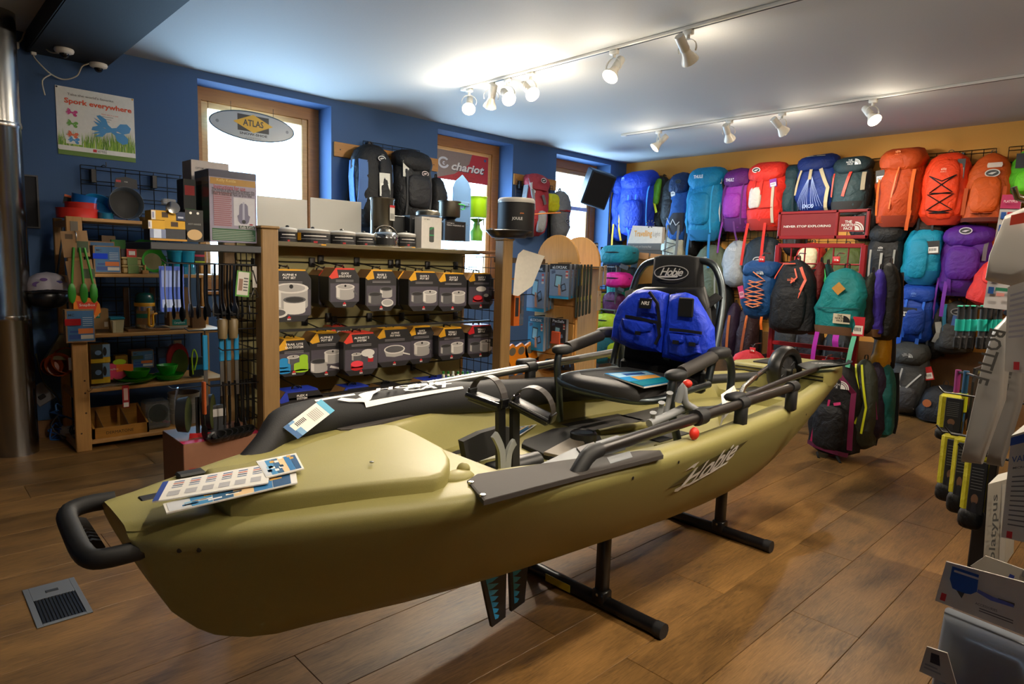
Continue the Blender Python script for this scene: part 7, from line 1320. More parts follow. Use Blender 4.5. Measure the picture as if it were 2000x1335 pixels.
# banner in window 2
a0, a1 = P(855, 290, 'y', 5.55), P(953, 312, 'y', 5.55); zt = P(905, 298, 'y', 5.55).z; zb = P(905, 352, 'y', 5.55).z; xa, xb = 4.15, 4.90; h2 = (xb-xa)/2; z_ = (P(855, 345, 'y', 5.55).z, P(855, 275, 'y', 5.55).z)
t = thing('window_banner', 'red and beige banner lettered chariot across the second window', 'banner', ((xa+xb)/2, 5.555, 2.155)); Hh = .30
MB().box(-h2, 0, 0, h2, .003, Hh, mat('8c7c74', 'card')).build('banner_sheet', t); b = MB(); b.flat([(-h2, 0), (-.1, .07), (.1, .19), (.14, Hh), (h2, Hh), (h2, 0)], -.0006, mat('b42a34', 'card')); b.text('chariot', .07, .145, .115, -.002, mat('e0dcd8'), bold=.03, shear=.25, w=.46); b.text('chariot', .075, .14, .115, -.0012, mat('2a3040'), bold=.045, shear=.25, w=.47); b.text('carriers inc', .03, .05, .03, -.0014, mat('7a1c24'), shear=.2, w=.3, sp=1.3)
for i in range(20):
    q0, q1 = R(40+i*15), R(55+i*15); b.flat([(-.25+.075*cos(q0), .17+.06*sin(q0)), (-.25+.075*cos(q1), .17+.06*sin(q1)), (-.25+.05*cos(q1), .17+.038*sin(q1)), (-.25+.05*cos(q0), .17+.038*sin(q0))], -.0016, mat('cfd0d4'))
b.text('c', -.25, .17, .07, -.0022, mat('d8d8dc'), bold=.03); b.oval(h2*.87, Hh*.86, .018, .016, -.0012, mat('3a4a7a')); b.build('banner_print', t)
# stove pipe
pc = P(0, 870, 'z', 0); t = thing('flue_pipe', 'shiny galvanised flue pipe rising from the floor to the ceiling by the beam', 'pipe', (.52, 5.02, 0)); GAL = mat('a8a8a6', 'metal', .22)
rp = .115
for z0_, z1_ in ((0, .88), (.88, 2.03), (2.03, CEIL)): MB().lathe([(rp, z0_), (rp, z1_-.03), (rp*1.03, z1_-.025), (rp*1.03, z1_)] if z1_ < 2.6 else [(rp, z0_), (rp, z1_)], GAL, 32).build('pipe_section', t)
for z in (.88, 2.03): MB().lathe([(rp*1.035, z-.035), (rp*1.06, z-.02), (rp*1.035, z-.005)], GAL, 32).build('joint_ring', t)
# dome cameras and their cables
for i, (px, lab) in enumerate((((125, 97), 'white dome camera on the dark beam nearer the flue pipe'), ((192, 126), 'white dome camera at the corner of the dark beam, close to the wall'))):
    c = P(px[0], px[1], 'z', 2.535); t = thing('dome_camera', lab, 'camera', (c.x, c.y, 2.54)); MB().lathe([(.052, 0), (.055, -.01), (.05, -.022), (.03, -.03), (.0, -.03)], WHITE, 24).build('mount', t); MB().blob((0, 0, -.03), .027, .027, .027, mat('08080c', rough=.08), n=16, k=10).build('lens_dome', t)
def cable(pts, lab, cc='c8c4b8', r=.0045, ax='y', val=5.3):
    q = [P(x, y, 'y', yy) for x, y, yy in pts]; c = q[0].copy(); t = thing('cable', lab, 'cable', c); MB().tube(curve([p-c for p in q], 6), r, mat(cc), 6).build('wire', t); return t, [p-c for p in q]
t, q = cable(((118, 104, 5.08), (95, 100, 5.15), (82, 80, 5.2), (72, 63, 5.25), (50, 62, 5.3), (42, 78, 5.3), (30, 88, 5.31)), 'white cable looping from the first dome camera to the wall'); MB().box(-.02, -.015, -.02, .02, .015, .02, WHITE, .004, T_(q[-1])).build('plug', t, 'white plug')
t, q = cable(((173, 124, 5.22), (160, 130, 5.25), (150, 148, 5.28), (125, 155, 5.3), (100, 145, 5.3), (78, 125, 5.3), (66, 110, 5.31), (65, 98, 5.31)), 'white cable hanging from the second dome camera'); MB().box(-.015, -.012, -.03, .015, .012, .03, WHITE, .004, T_(q[-1])).build('plug', t, 'white plug'); MB().tube(curve([q[4], q[4]+V((-.05, 0, -.05)), q[4]+V((-.04, 0, -.14))], 4), .0045, mat('c8c4b8'), 6).build('loose_end', t)
cable(((52, 62, 5.3), (75, 55, 5.2), (92, 35, 5.0), (98, 22, 4.9), (108, 0, 4.7)), 'white cable clipped along the dark side of the beam')
# recessed dark panel by the pipe
a = P(42, 343, 'y', YW); c = P(75, 443, 'y', YW); t = thing('wall_niche', 'dark open junction niche in the blue wall behind the flue pipe', 'niche', ((a.x+c.x)/2, YW, (a.z+c.z)/2)); w2, h2 = (c.x-a.x)/2, (a.z-c.z)/2
MB().box(-w2, -.006, -h2, w2, -.001, h2, mat('15141a', 'wall')).build('niche_back', t)
for x0, z0_, x1, z1_ in ((-w2-.01, -h2-.01, -w2, h2+.01), (w2, -h2-.01, w2+.01, h2+.01), (-w2, h2, w2, h2+.01), (-w2, -h2-.01, w2, -h2)): MB().box(x0, -.014, z0_, x1, -.001, z1_, mat('3a3a40')).build('niche_trim', t)
# caps and pots hanging between pipe and shelf
c = P(92, 560, 'y', 5.0); t = thing('bucket_hat', 'white printed bowl-shaped packet above a black wok hanging by the shelf post', 'pan', c); r = .125
MB().lathe([(.0, .0), (.04, -.01), (r*.85, -.03), (r, -.05)][::-1], mat('17181e', rough=.35), 26, T_((0, 0, .02)) @ RX(0)).build('wok_rim', t); MB().blob((0, 0, -.06), r*.95, r*.9, .08, mat('14151a', rough=.3), n=20, k=10).build('wok_body', t); MB().blob((0, -.01, .0), r*.97, r*.8, .095, mat('b0acb8', 'card'), 1, 20, 8).build('paper_cover', t, 'white and purple paper cover'); b = MB()
for x, z, a_, b_, cc in ((-.06, .02, .028, .016, '5a3a80'), (-.03, .05, .02, .01, '5a3a80'), (.05, .035, .02, .008, '3a3a8a'), (.06, .0, .03, .008, 'd0d0d0')): b.oval(x, z, a_, b_, -.108+abs(x)*.3, mat(cc, 'card'))
b.build('cover_print', t); MB().tube([(.06, .02, .08), (.1, .02, .34), (.1, .02, .42)], .006, mat('1c2a3a'), 6).build('hanging_cord', t, 'braided dark cord')
c = P(112, 715, 'y', 5.0); t = thing('cup_bundle', 'nested rust-red plastic pots with kraft card hanging by the shelf post', 'pot', c)
for i, (dx, dz, r) in enumerate(((0, 0, .075), (.05, .02, .085), (-.03, -.01, .06))): MB().lathe([(r*.7, -.05), (r, .05), (r*1.03, .055), (r*.95, .05), (r*.65, -.045)], mat('8a3c14', rough=.4), 22, T_((dx, .02*i, dz)) @ RX(70)).build('pot_cup', t)
MB().prism([(-.06, .05), (.1, .03), (.04, .2), (.02, .2)], .0, .06, mat('5a5234', 'card')).build('card_cone', t); MB().box(.05, -.07, -.02, .08, -.066, .06, PAPER).build('price_sticker', t)
c = P(78, 770, 'y', YW); t = thing('wall_outlet', 'tilted grey outlet plate low on the blue wall', 'outlet', (c.x, YW-.008, c.z), 0); MB().box(-.05, -.004, -.07, .06, .006, .07, mat('7c7c80'), .004, RY(-32)).build('plate', t); MB().box(-.02, -.02, -.03, .02, -.004, .0, BLACK, .004, RY(-32)).build('plug', t)
t = thing('power_strip', 'white power strip on the floor in the nest of blue cables', 'power strip', (.88, 5.22, 0)); MB().box(-.1, -.03, 0, .12, .03, .09, mat('c0bcb4'), .01).build('strip_body', t); MB().box(-.04, -.034, .03, .0, -.029, .06, CHAR).build('socket', t)
rg = random.Random(3)
for k in range(7):
    pts = [(.72+rg.random()*.16, 5.15+rg.random()*.14, max(.006, .3*(1-i/5)*rg.random()+.006)) for i in range(7)]; c = V(pts[0]); t = thing('cable', ('thick blue', 'thin blue', 'black', 'second blue', 'dark grey', 'pale blue', 'knotted blue')[k]+' cable tangled on the floor between pipe and shelf', 'cable', c, 0, 'tangle of cables'); MB().tube(curve([V(p)-c for p in pts], 6), .005 if k != 1 else .003, mat(('1c4a8a', '2a62b0', '101014', '24509a', '2a2c30', '4a7ab8', '1c4a8a')[k]), 5).build('wire', t)
t, q = cable(((70, 690, 5.3), (85, 745, 5.3), (115, 780, 5.3), (128, 850, 5.28), (115, 868, 5.2)), 'olive cable running down the wall to the power strip', '4a4a30', .004)
t = thing('wall_notice', 'plain blue-grey notice card on the wall between pipe and shelf', 'card', P(78, 625, 'y', YW-.003)); MB().box(-.06, 0, -.06, .06, .003, .06, mat('3f6080', 'card')).build('card_sheet', t); MB().box(-.05, -.001, .03, .05, 0, .05, mat('4a6a8a', 'card')).build('print', t)
# dark tilted speaker box by window 3
c = P(1165, 368, 'y', 5.12); t = thing('loudspeaker', 'dark blue-black speaker box tilted on the wall beside the third window', 'speaker', (c.x, 5.12, c.z), R(-35), rx=R(18)); MB().box(-.16, -.11, -.21, .16, .11, .21, mat('182838', rough=.5), .012, RY(14)).build('cabinet', t); MB().box(-.14, -.116, -.19, .14, -.108, .19, mat('0a0a0c', 'cloth'), .004, RY(14)).build('grille_cloth', t); MB().tube([(0, .1, 0), (.05, .26, .02)], .02, BLACK, 8).build('wall_bracket', t)
# floor register
q = [P(x, y, 'z', .002) for x, y in ((60, 1150), (146, 1133), (162, 1195), (74, 1222))]; c = sum(q, V())/4; t = thing('floor_vent', 'grey metal floor register sunk in the planks near the bow', 'vent', (c.x, c.y, .0)); hx, hy = .082, .168
for x0, y0, x1, y1 in ((-hx, -hy, -hx+.018, hy), (hx-.018, -hy, hx, hy), (-hx+.018, hy-.12, hx-.018, hy), (-hx+.018, -hy, hx-.018, -hy+.018)): MB().box(x0, y0, 0, x1, y1, .004, mat('62666c', rough=.4), .001).build('vent_frame', t)
MB().box(-hx+.018, -hy+.018, .0005, hx-.018, hy-.12, .001, BLACK).build('vent_duct', t)
for i in range(13): x = -hx+.024+.0104*i; MB().box(x-.002, -hy+.018, .001, x+.002, hy-.12, .0036, mat('3a3a3e', 'metal', .5)).build('vent_slat', t)
MB().box(-.02, hy-.08, .004, .02, hy-.06, .006, CHAR, .001).build('lever', t)
# ============================================================ arched slatwall tower and acrylic stand
MAP = mat('c49350', 'wood', sc=(25, 25, 2)); XT = 3.6
TW = thing('slatwall_tower', 'maple slatwall stand with two round-topped panels holding phone pouches', 'display rack', (3.78, 3.3, 0)); TM = T_((-3.78, -3.3, 0))
def arch(x, y0, y1, zt, name):
    r = (y1-y0)/2; c = (y0+y1)/2; poly = [(y0, .06), (y1, .06)]+[(c+r*cos(R(a)), zt-r+r*sin(R(a))) for a in range(0, 181, 12)]
    Mx = TM @ T_((x, 0, 0)) @ Matrix(((0, 1, 0, 0), (1, 0, 0, 0), (0, 0, 1, 0), (0, 0, 0, 1)))
    p = MB(); p.prism([(a, z) for a, z in poly], 0, .02, MAP, Mx); o = p.build(name, TW)
    o.data.flip_normals(); return o
arch(XT, 3.07, 3.49, 1.512, 'arched_panel'); arch(3.93, 3.14, 3.56, 1.515, 'arched_panel')
for i in range(9): MB().box(XT-.012, 3.08, .12+.125*i, XT, 3.48, .12+.125*i+.115, MAP, .003, TM).build('slat', TW)
MB().box(3.6, 3.1, .02, 3.95, 3.5, .06, MAP, .003, TM).build('base', TW); MB().box(XT+.02, 3.1, 1.27, 3.93, 3.46, 1.29, MAP, .003, TM).build('spacer_shelf', TW)
def lok(px, x, lab, hd='20242c', body='7a92b4', foot='1a94c8', txt_='aLOKSAK'):
    c, W, H = pbox(*px, 'x', x); t = thing('pouch_pack', lab, 'packet', (x, c.y, c.z), BACK, 'pouch packets on the maple stand')
    MB().box(-W/2, 0, 0, W/2, .03, H, mat('c8d0dc', 'clear', .12, body=.3, f0=.08), .004).build('packet_body', t); b = MB(); b.rect(-W/2, H*.84, W/2, H, -.001, mat(hd, 'card')); b.rect(-W/2, H*.08, W/2, H*.84, -.001, mat(body, 'card')); b.rect(-W/2, 0, W/2, H*.07, -.0012, mat(foot, 'card')); b.text(txt_, 0, H*.9, .028, -.0016, mat('d0e0f0'), bold=.02, w=W*.75)
    b.flat([(-W*.25, H*.35), (W*.1, H*.3), (W*.15, H*.68), (-W*.2, H*.7)], -.0016, mat('3a4450')); b.flat([(-W*.2, H*.38), (W*.07, H*.34), (W*.11, H*.64), (-W*.16, H*.66)], -.002, mat('8cc4d8')); b.flat([(W*.15, H*.2), (W*.38, H*.26), (W*.3, H*.46), (W*.1, H*.4)], -.0024, mat('2a2c34')); b.flat([(W*.18, H*.25), (W*.34, H*.29), (W*.28, H*.42), (W*.14, H*.38)], -.0028, mat('6a8ab0')); b.flat([(-W*.02, H*.1), (W*.12, H*.1), (W*.06, H*.4), (-W*.04, H*.42)], -.003, mat('c08a68'))
    b.flat([(-W*.4, H*.7), (-W*.2, H*.74), (-W*.22, H*.82), (-W*.42, H*.8)], -.0022, mat('4a5a7a'))
    for i in range(4): b.rect(W*.32, H*(.6+.055*i), W*.44, H*(.64+.055*i), -.0022, mat('c84a3a' if i % 2 else 'e0d0c0'))
    b.build('packet_print', t); MB().tube([(0, -.02, H+.006), (0, .14, H+.01)], .003, BLACK, 5).build('peg', t); return t
for i in range(3): lok((1072+i*8, 515, 1110+i*8, 583-i*2), XT-.09+.028*i, ('front zip pouch packet on the upper peg beneath the arch', 'second zip pouch packet on the upper arch peg', 'third zip pouch packet on the upper arch peg')[i])
for i in range(3): lok((1028+i*7, 516, 1062+i*7, 608-i*3), XT-.10+.03*i, ('front tall zip pouch packet next to the tan gondola post', 'second tall zip pouch packet next to the tan gondola post', 'third tall zip pouch packet next to the tan gondola post')[i])
for i in range(3): lok((1030+i*6, 618, 1060+i*6, 684-i*3), XT-.10+.03*i, ('front blue zip pouch packet on the lower peg', 'second blue zip pouch packet on the lower peg', 'third blue zip pouch packet on the lower peg')[i], '1c5a80', '3a88b4')
t = lok((1074, 622, 1104, 672), XT-.06, 'black and orange soft case packet on the lower peg', '1a1c20', '2a2c30', 'c85a34', 'PacSafe'); MB().box(-.06, -.012, 0, .03, 0, .095, mat('d0582e', rough=.5), .012).build('orange_case', t, 'orange soft case')
for i in range(5):
    px = 1121+6.5*i; c, W, H = pbox(px, 516, px+11, 620-2*i, 'y', 3.0); t = thing('strap_pack', 'dark strap packet with lime print, number of the row beside the arched panel' if False else ('outermost dark strap packet beside the arched panel', 'second dark strap packet beside the arched panel', 'third dark strap packet beside the arched panel', 'fourth dark strap packet beside the arched panel', 'dark strap packet nearest the second arch')[i], 'packet', (c.x, 3.0, c.z), R(35), 'strap packets on the stand side'); MB().box(-W*.6, 0, 0, W*.6, .012, H, mat('20261f', 'card'), .003).build('packet_body', t); b = MB(); b.rect(-W*.5, H*.6, W*.5, H*.92, -.001, mat(('1a6a9a', 'c8a81c', '4a6a3a', '5a7a40', '24362a')[i], 'card')); b.rect(-W*.5, H*.3, W*.5, H*.38, -.001, mat('b8c020')); b.rect(-W*.5, H*.1, W*.5, H*.25, -.001, mat('3a4a3a')); b.build('packet_print', t)
MB().tube([(3.61, 3.0, 1.28), (3.95, 3.0, 1.285), (3.96, 3.0, 1.3)], .0035, WIRE, 6, M=TM).build('side_peg', TW)
for i, px in enumerate(((1168, 520, 1180, 558), (1178, 518, 1186, 556), (1164, 568, 1176, 606))):
    c, W, H = pbox(*px, 'y', 3.0); t = thing('hang_card', ('plain beige hang card beyond the second arch, upper', 'plain beige hang card beyond the upper one', 'plain beige hang card beyond the second arch, lower')[i], 'card', c, R(20)); MB().box(-W/2, 0, 0, W/2, .01, H, mat('a8947c', 'card'), .002).build('card_sheet', t); MB().lathe([(.007, 0), (0, .001)], BLACK, 8, T_((0, -.001, H*.8)) @ RX(90)).build('hole', t)
for i in range(3):
    c, W, H = pbox(1001+17*i, 668-2*i, 1026+17*i, 728-3*i, 'y', 3.42); t = thing('orange_holster', ('orange strap buckle holster nearest the tan post', 'middle orange strap buckle holster', 'orange strap buckle holster nearest the maple stand')[i], 'buckle', (c.x, c.y, c.z), 0, 'orange buckles low by the maple stand'); Mz = RY(-24); OR = mat('d8801a', rough=.35)
    b = MB(); b.prism([(-W*.3, 0), (W*.3, 0), (W*.42, H*.75), (W*.2, H), (-W*.25, H), (-W*.45, H*.75)], 0, .02, OR, Mz); b.build('buckle_body', t); b = MB(); b.oval(0, H*.78, W*.26, H*.13, -.001, mat('5a564c'), Mz); b.rect(-W*.05, H*.02, W*.45, H*.38, -.002, BLACK, Mz); b.flat([(W*.05, H*.1), (W*.3, H*.12), (W*.25, H*.3), (W*.1, H*.26)], -.003, mat('c8586a'), Mz); b.build('buckle_print', t)
for i in range(4): c, W, H = pbox(1060+13*i, 700, 1076+13*i, 722, 'x', 3.545); t = thing('goggle_pack', ('blue-rimmed glove packet nearest the orange buckles', 'second blue-rimmed glove packet', 'third blue-rimmed glove packet', 'blue-rimmed glove packet nearest the seat')[i], 'packet', (3.545, c.y, c.z), BACK, 'blue-rimmed packets low on the stand'); MB().prism(arc(0, 0, W*.5, 0, 180, 10, H), 0, .04, mat('16181c')).build('packet_body', t); b = MB(); b.flat(arc(0, 0, W*.48, 20, 160, 10, H*.96)+arc(0, 0, W*.38, 160, 20, 10, H*.8), -.001, mat('3a7ac0')); b.build('rim_print', t)
c, W, H = pbox(1004, 575, 1022, 636, 'y', 3.45); carton((1003, 575, 1014, 636), 3.4, 'c86418', 'orange carton in clear case beside the tan post', .05, 'case_box', prints=((.2, .3, .8, .9, '2a2c30'),)); t = thing('clear_case', 'clear plastic case hanging beside the orange carton', 'case', c); MB().box(-W/2, .0, 0, W*.6, .06, H*1.05, mat('c0c4c8', 'clear', .1, body=.15, f0=.1), .01).build('case_body', t); MB().box(-W/2, -.004, H*.4, W*.2, 0, H*.8, mat('3a3c40')).build('label', t)
for zz, lab in ((P(1020, 664, 'y', 3.43).z, 'wire peg carrying the orange buckles'), (P(1010, 575, 'y', 3.43).z, 'wire peg carrying the orange carton and clear case')):
    t = thing('peg_hook', lab, 'hook', (3.12, 3.43, zz)); MB().tube([(0, 0, 0), (.47, 0, 0), (.49, 0, .015)], .0035, WIRE, 6).build('hook_wire', t); MB().box(-.01, -.02, -.03, .006, .02, .03, WIRE).build('hook_plate', t)
t = thing('camp_spade', 'orange camp shovel head poking out beside the price sheet', 'shovel', P(1006, 545, 'y', 3.35)); MB().tube([(-.06, 0, .0), (.05, 0, .005)], .006, mat('d0701c'), 6).build('handle', t); MB().blob((.09, 0, .01), .045, .012, .03, mat('c86418', rough=.4), n=12, k=6).build('shovel_head', t)
# acrylic travel stand
XA = 4.9; A_ = thing('acrylic_stand', 'clear acrylic travel-goods stand with white Travelling Light header', 'display rack', (XA, 4.3, 0)); 
hd0, hd1 = P(1226, 475, 'x', XA), P(1292, 478, 'x', XA); zt = P(1240, 440, 'x', XA).z; yc = (hd0.y+hd1.y)/2; hwA = (hd0.y-hd1.y)/2; A_.location = (XA, yc, 0); A_.rotation_euler[2] = BACK; zb_ = hd0.z
MB().prism([(-hwA*1.02, zb_), (hwA, zb_), (hwA, zt-.02), (-hwA*.75, zt)], 0, .04, mat('d0d0cc', 'card')).build('header_card', A_); b = MB(); b.text('Travelling', -hwA*.1, zb_+.085, .075, -.002, mat('d89a20'), bold=.015, w=hwA*1.05); b.text('Light', hwA*.68, zb_+.08, .06, -.002, mat('9a9a98'), w=hwA*.4)
for a in range(0, 360, 45): b.flat([(hwA*.3+.012*cos(R(a)), zb_+.17+.012*sin(R(a))), (hwA*.3+.05*cos(R(a+14)), zb_+.17+.036*sin(R(a+14))), (hwA*.3+.05*cos(R(a+32)), zb_+.17+.036*sin(R(a+32)))], -.002, mat('2c2c2e'))
b.rect(-hwA*1.02, zb_-.06, hwA*.98, zb_, -.002, mat('55585a')); b.text('Towels and Sleeping Bags', -.02, zb_-.03, .022, -.004, mat('b0b0ac'), w=hwA*1.1); b.build('header_print', A_)
MB().box(-hwA*.75, .0, .02, hwA, .02, zb_-.06, mat('4a4c4e', rough=.5), .003).build('back_panel', A_); MB().box(-hwA, -.3, 0, hwA, .2, .02, mat('5a5c5e')).build('base', A_)
ys = [P(1190, y, 'x', 4.75).z for y in (520, 602, 683)]
for i, z in enumerate(ys): MB().box(-hwA*1.75, -.25, z-.012, -hwA*.55, .05, z, mat('a8b8c0', 'clear', .08, body=.25, f0=.12), .003).build('acrylic_shelf', A_); MB().box(-hwA*.6, -.25, z-.33, -hwA*.58, .05, z, mat('b0c4cc', 'clear', .08, body=.2, f0=.1)).build('acrylic_side', A_)
def soft(px, x, cc, lab, nm='pouch', D=.12): c, W, H = pbox(*px, 'x', x); t = thing(nm, lab, nm.replace('_', ' '), c, BACK, 'soft goods on the acrylic stand'); MB().blob((0, 0, H*.5), W*.5, D, H*.5, mat(cc, 'fabric'), .65, 18, 10, ns=.08, seed=len(lab)).build('pouch_body', t); MB().tube([(W*.48*cos(R(a)), -D*1.0*abs(sin(R(a)))**.8, H*.62) for a in range(180, 361, 15)], .006, mat('1a1c20'), 5).build('zip', t); MB().box(W*.3, -D*1.05, H*.05, W*.55, -D*1.0, H*.25, mat('2a2a2c', 'card'), M=RY(15)).build('tag', t); return t
soft((1178, 478, 1240, 518), 4.7, '0c7c94', 'teal zipped pouch on the top acrylic shelf'); soft((1186, 532, 1224, 602), 4.8, '0e9a94', 'turquoise towel bundle on the middle acrylic shelf', D=.06); soft((1184, 531, 1230, 562), 4.68, 'c01c8c', 'magenta zipped pouch on the middle acrylic shelf', D=.1)
soft((1170, 572, 1182, 616), 4.72, '7a8c1c', 'lime towel bundle on the lower acrylic shelf', D=.06); soft((1180, 570, 1218, 614), 4.74, '4a1c50', 'plum and grey towel bundle on the lower acrylic shelf', D=.08); soft((1168, 612, 1212, 644), 4.66, '9ab820', 'lime soft cushion on the low acrylic shelf'); soft((1178, 638, 1216, 658), 4.64, '1f80a8', 'blue soft cushion beneath the lime one'); soft((1144, 655, 1186, 710), 4.4, '0c5c74', 'dark teal sack low behind the armrest', D=.14); soft((1180, 668, 1210, 700), 4.5, '8cb020', 'second lime cushion low behind the armrest')
c, W, H = pbox(1240, 500, 1286, 556, 'x', 4.84); t = thing('money_belt', 'tan hanging wallet with beige cards on the acrylic stand', 'wallet', c, BACK); MB().prism([(-W*.5, 0), (W*.45, .02), (W*.5, H), (-W*.42, H)], 0, .03, mat('7a5a24', 'cloth')).build('wallet_body', t)
for x in (-.06, .08): MB().box(x-.07, -.01, H*.88, x+.05, 0, H*1.1, mat('b08a64', 'card'), M=RY(4)).build('header_card', t)
# small gadgets in the dark grid right of window 3
for i, (x, y) in enumerate(((1165, 482), (1178, 490), (1172, 505), (1182, 522), (1168, 530))): c = P(x, y, 'y', 4.975); t = thing('gadget_pack', ('black adapter packet with white top', 'black lock packet', 'black packet with red stripe', 'blue ring light packet', 'black plug packet')[i]+' hanging in the dim corner beneath the third window', 'packet', c, 0, 'gadgets in the window corner'); MB().box(-.035, 0, -.05, .035, .02, .05, BLACK, .004).build('packet_body', t); MB().box(-.025, -.002, .01, .025, 0, .035, mat(('c0c0c0', '6a6a70', 'a02028', '4a8ac0', '8a8a90')[i])).build('label', t)
t = thing('gadget_grid', 'black wire grid with small packets beneath the third window', 'wire grid', (6.0, 5.2, 1.2)); b = MB()
for i in range(12): b.tube([(-.3+.09*i, -.2, -.9), (-.3+.09*i, -.2, .22)], .004, WIRE, 4)
b.build('upright_wires', t)['kind'] = 'stuff'; b = MB()
for i in range(11): b.tube([(-.3, -.2, -.85+.1*i), (.69, -.2, -.85+.1*i)], .004, WIRE, 4)
b.build('cross_wires', t)['kind'] = 'stuff'
for x in (-.3, .69): MB().box(x-.01, -.21, -1.2, x+.01, -.19, .24, BLACK).build('leg', t)
# ============================================================ hydration display at the near right edge
HG = thing('hydration_gondola', 'dark gondola of hydration goods cut by the picture edge', 'display rack', (2.4, .1, 0)); HM2 = T_((-2.4, -.1, 0))
DKG = mat('16161a', rough=.5)
for x, y_, h_ in ((1.80, .06, 1.42), (3.22, .46, 1.0)): MB().box(x-.025, y_, 0, x+.025, y_+.06, h_, DKG, .004, HM2).build('post', HG); MB().box(x-.03, -.2, 0, x+.03, y_+.07, .05, DKG, .004, HM2).build('foot', HG)
MB().box(1.78, .12, .1, 3.25, .135, 1.42, mat('1c1c20', rough=.6), M=HM2).build('back_panel', HG)
for z in (.5, 1.0, 1.36): MB().box(1.78, .135, z, 3.25, .16, z+.03, DKG, .003, HM2).build('crossbar', HG)
MB().box(1.76, -.35, .1, 1.78, .12, 1.42, mat('1c1c20', rough=.6), M=HM2).build('end_panel', HG)
# yellow and black dry sacks on the long side
YL = mat('b8b41c', rough=.5)
def drysack(px, x, lab):
    c, W, H = pbox(*px, 'x', x); t = thing('dry_sack', lab, 'dry bag', c, BACK, 'yellow and black packs on the long side'); h = W/2
    MB().blob((0, .02, H*.13), h*1.08, .035, H*.14, mat('0d0d0f', 'fabric'), .6, 14, 8).build('black_foot', t); MB().box(-h, 0, H*.2, h, .03, H, mat('b0a81a', 'fabric'), .012).build('yellow_body', t)
    MB().box(-h*.35, -.006, H*.22, h*1.02, .0, H*.93, mat('1e2024', 'card'), .002).build('card_sleeve', t); b = MB()
    for k_ in range(8): b.rect(-h*.2, H*(.55+.04*k_), h*.75, H*(.558+.04*k_), -.0075, mat('7a7a78'))
    b.oval(h*.25, H*.42, h*.3, H*.07, -.0075, mat('7a5a44')); b.flat([(h*.0, H*.24), (h*.5, H*.24), (h*.4, H*.38), (h*.1, H*.38)], -.008, mat('2a2c34')); b.build('print', t)
    return c.z+H
for px, x, lab in (((1824, 768, 1872, 860), 2.75, 'yellow topped black pack hanging highest of the aisle packs'), ((1824, 845, 1866, 978), 2.6, 'yellow and black pack hanging first toward the aisle'), ((1846, 850, 1880, 1000), 2.45, 'yellow and black pack hanging second toward the aisle'), ((1868, 885, 1914, 1032), 2.3, 'yellow and black pack hanging next to the pale bottles')):
    zz = drysack(px, x, lab); a = P((px[0]+px[2])/2, px[1], 'x', x); t = thing('peg_hook', 'black peg holding the '+lab, 'hook', (x+.015, .13, a.z)); MB().tube([(0, 0, 0), (0, a.y-.12, 0), (0, a.y-.1, .02)], .004, WIRE, 6).build('hook_wire', t); MB().box(-.02, 0, -.04, .02, .03, .03, WIRE).build('hook_plate', t)
# poles with coloured grips
HK = {}
def pole(px, y0, y1, yy, gc, lab, grp, bl='2a2a2c', top=None):
    a = P(px, y0, 'y', yy); HK.setdefault(grp, []).append(a.copy()); z1 = P(px, y1, 'y', yy).z; t = thing('trek_pole', lab, 'pole', (a.x, yy, z1), 0, grp); H = a.z-z1
    MB().tube([(0, 0, H), (.01, 0, H*.5), (0, 0, .0)], .012, mat(bl), 8).build('pole_body', t); MB().tube([(.004, 0, H*.68), (.008, 0, H*.42)], .0165, mat(gc, rough=.5), 8).build('grip_sleeve', t, 'coloured sleeve'); MB().box(-.02, -.01, 0, .02, .012, H*.3, mat('1a1a1c', 'fabric'), .006).build('pouch', t)
    if top: MB().box(-.035, -.008, H*.97, .035, .008, H*1.0, mat(top), .002).build('top_card', t)
for i, x in enumerate((1878, 1890, 1903, 1922, 1933, 1942, 1953)): pole(x, 596, 678, .62-.012*i, '14a898', ('outermost teal-sleeved pole', 'second teal-sleeved pole', 'third teal-sleeved pole', 'fourth teal-sleeved pole', 'fifth teal-sleeved pole', 'sixth teal-sleeved pole', 'teal-sleeved pole nearest the white strips')[i]+' in the hanging row', 'teal-sleeved poles', top='14a888')
pole(1872, 722, 850, .70, 'b0b81a', 'pole with yellow sleeve and pink head hanging by the plywood', 'yellow-sleeved poles', bl='8a2c6a'); pole(1888, 724, 850, .66, 'b0b81a', 'pole with yellow sleeve and blue shaft', 'yellow-sleeved poles', bl='1a4a6a')
carton((1894, 718, 1925, 830), .645, '1c1e20', 'black printed card behind the yellow-sleeved poles', .01, 'pole_card', prints=((.1, .9, .9, .96, '6a6c3a'), (.15, .5, .8, .55, '5a5a58'), (.15, .3, .8, .35, '5a5a58')), cat='card')
for g_, q in HK.items():
    e = V((q[-1].x, .13, q[-1].z)) if q[-1].x < 3.2 else V((3.2, .47, q[-1].z)); t = thing('peg_hook', 'long black peg holding the '+g_, 'hook', q[0]); MB().tube([p-q[0]+V((0, 0, -.01)) for p in q+[e]], .006, WIRE, 6).build('hook_wire', t); MB().box(-.02, -.02, -.04, .02, .02, .03, WIRE, M=T_(e-q[0])).build('hook_plate', t)
c = P(1872, 838, 'y', .70); t = thing('pole_bag', 'mustard and black pole bag beneath the yellow-sleeved poles', 'bag', c); MB().tube([(0, 0, .08), (0, 0, 0), (.02, -.02, -.16)], [.016, .03, .05], mat('b0821a', 'fabric'), 10).build('bag_body', t); MB().tube([(.02, -.02, -.16), (.03, -.02, -.28)], [.05, .045], mat('121214', 'fabric'), 10).build('bag_foot', t)
MB().box(-.02, -.02, -.01, .03, .02, .005, mat('a8b01c')).build('bag_tie', t)
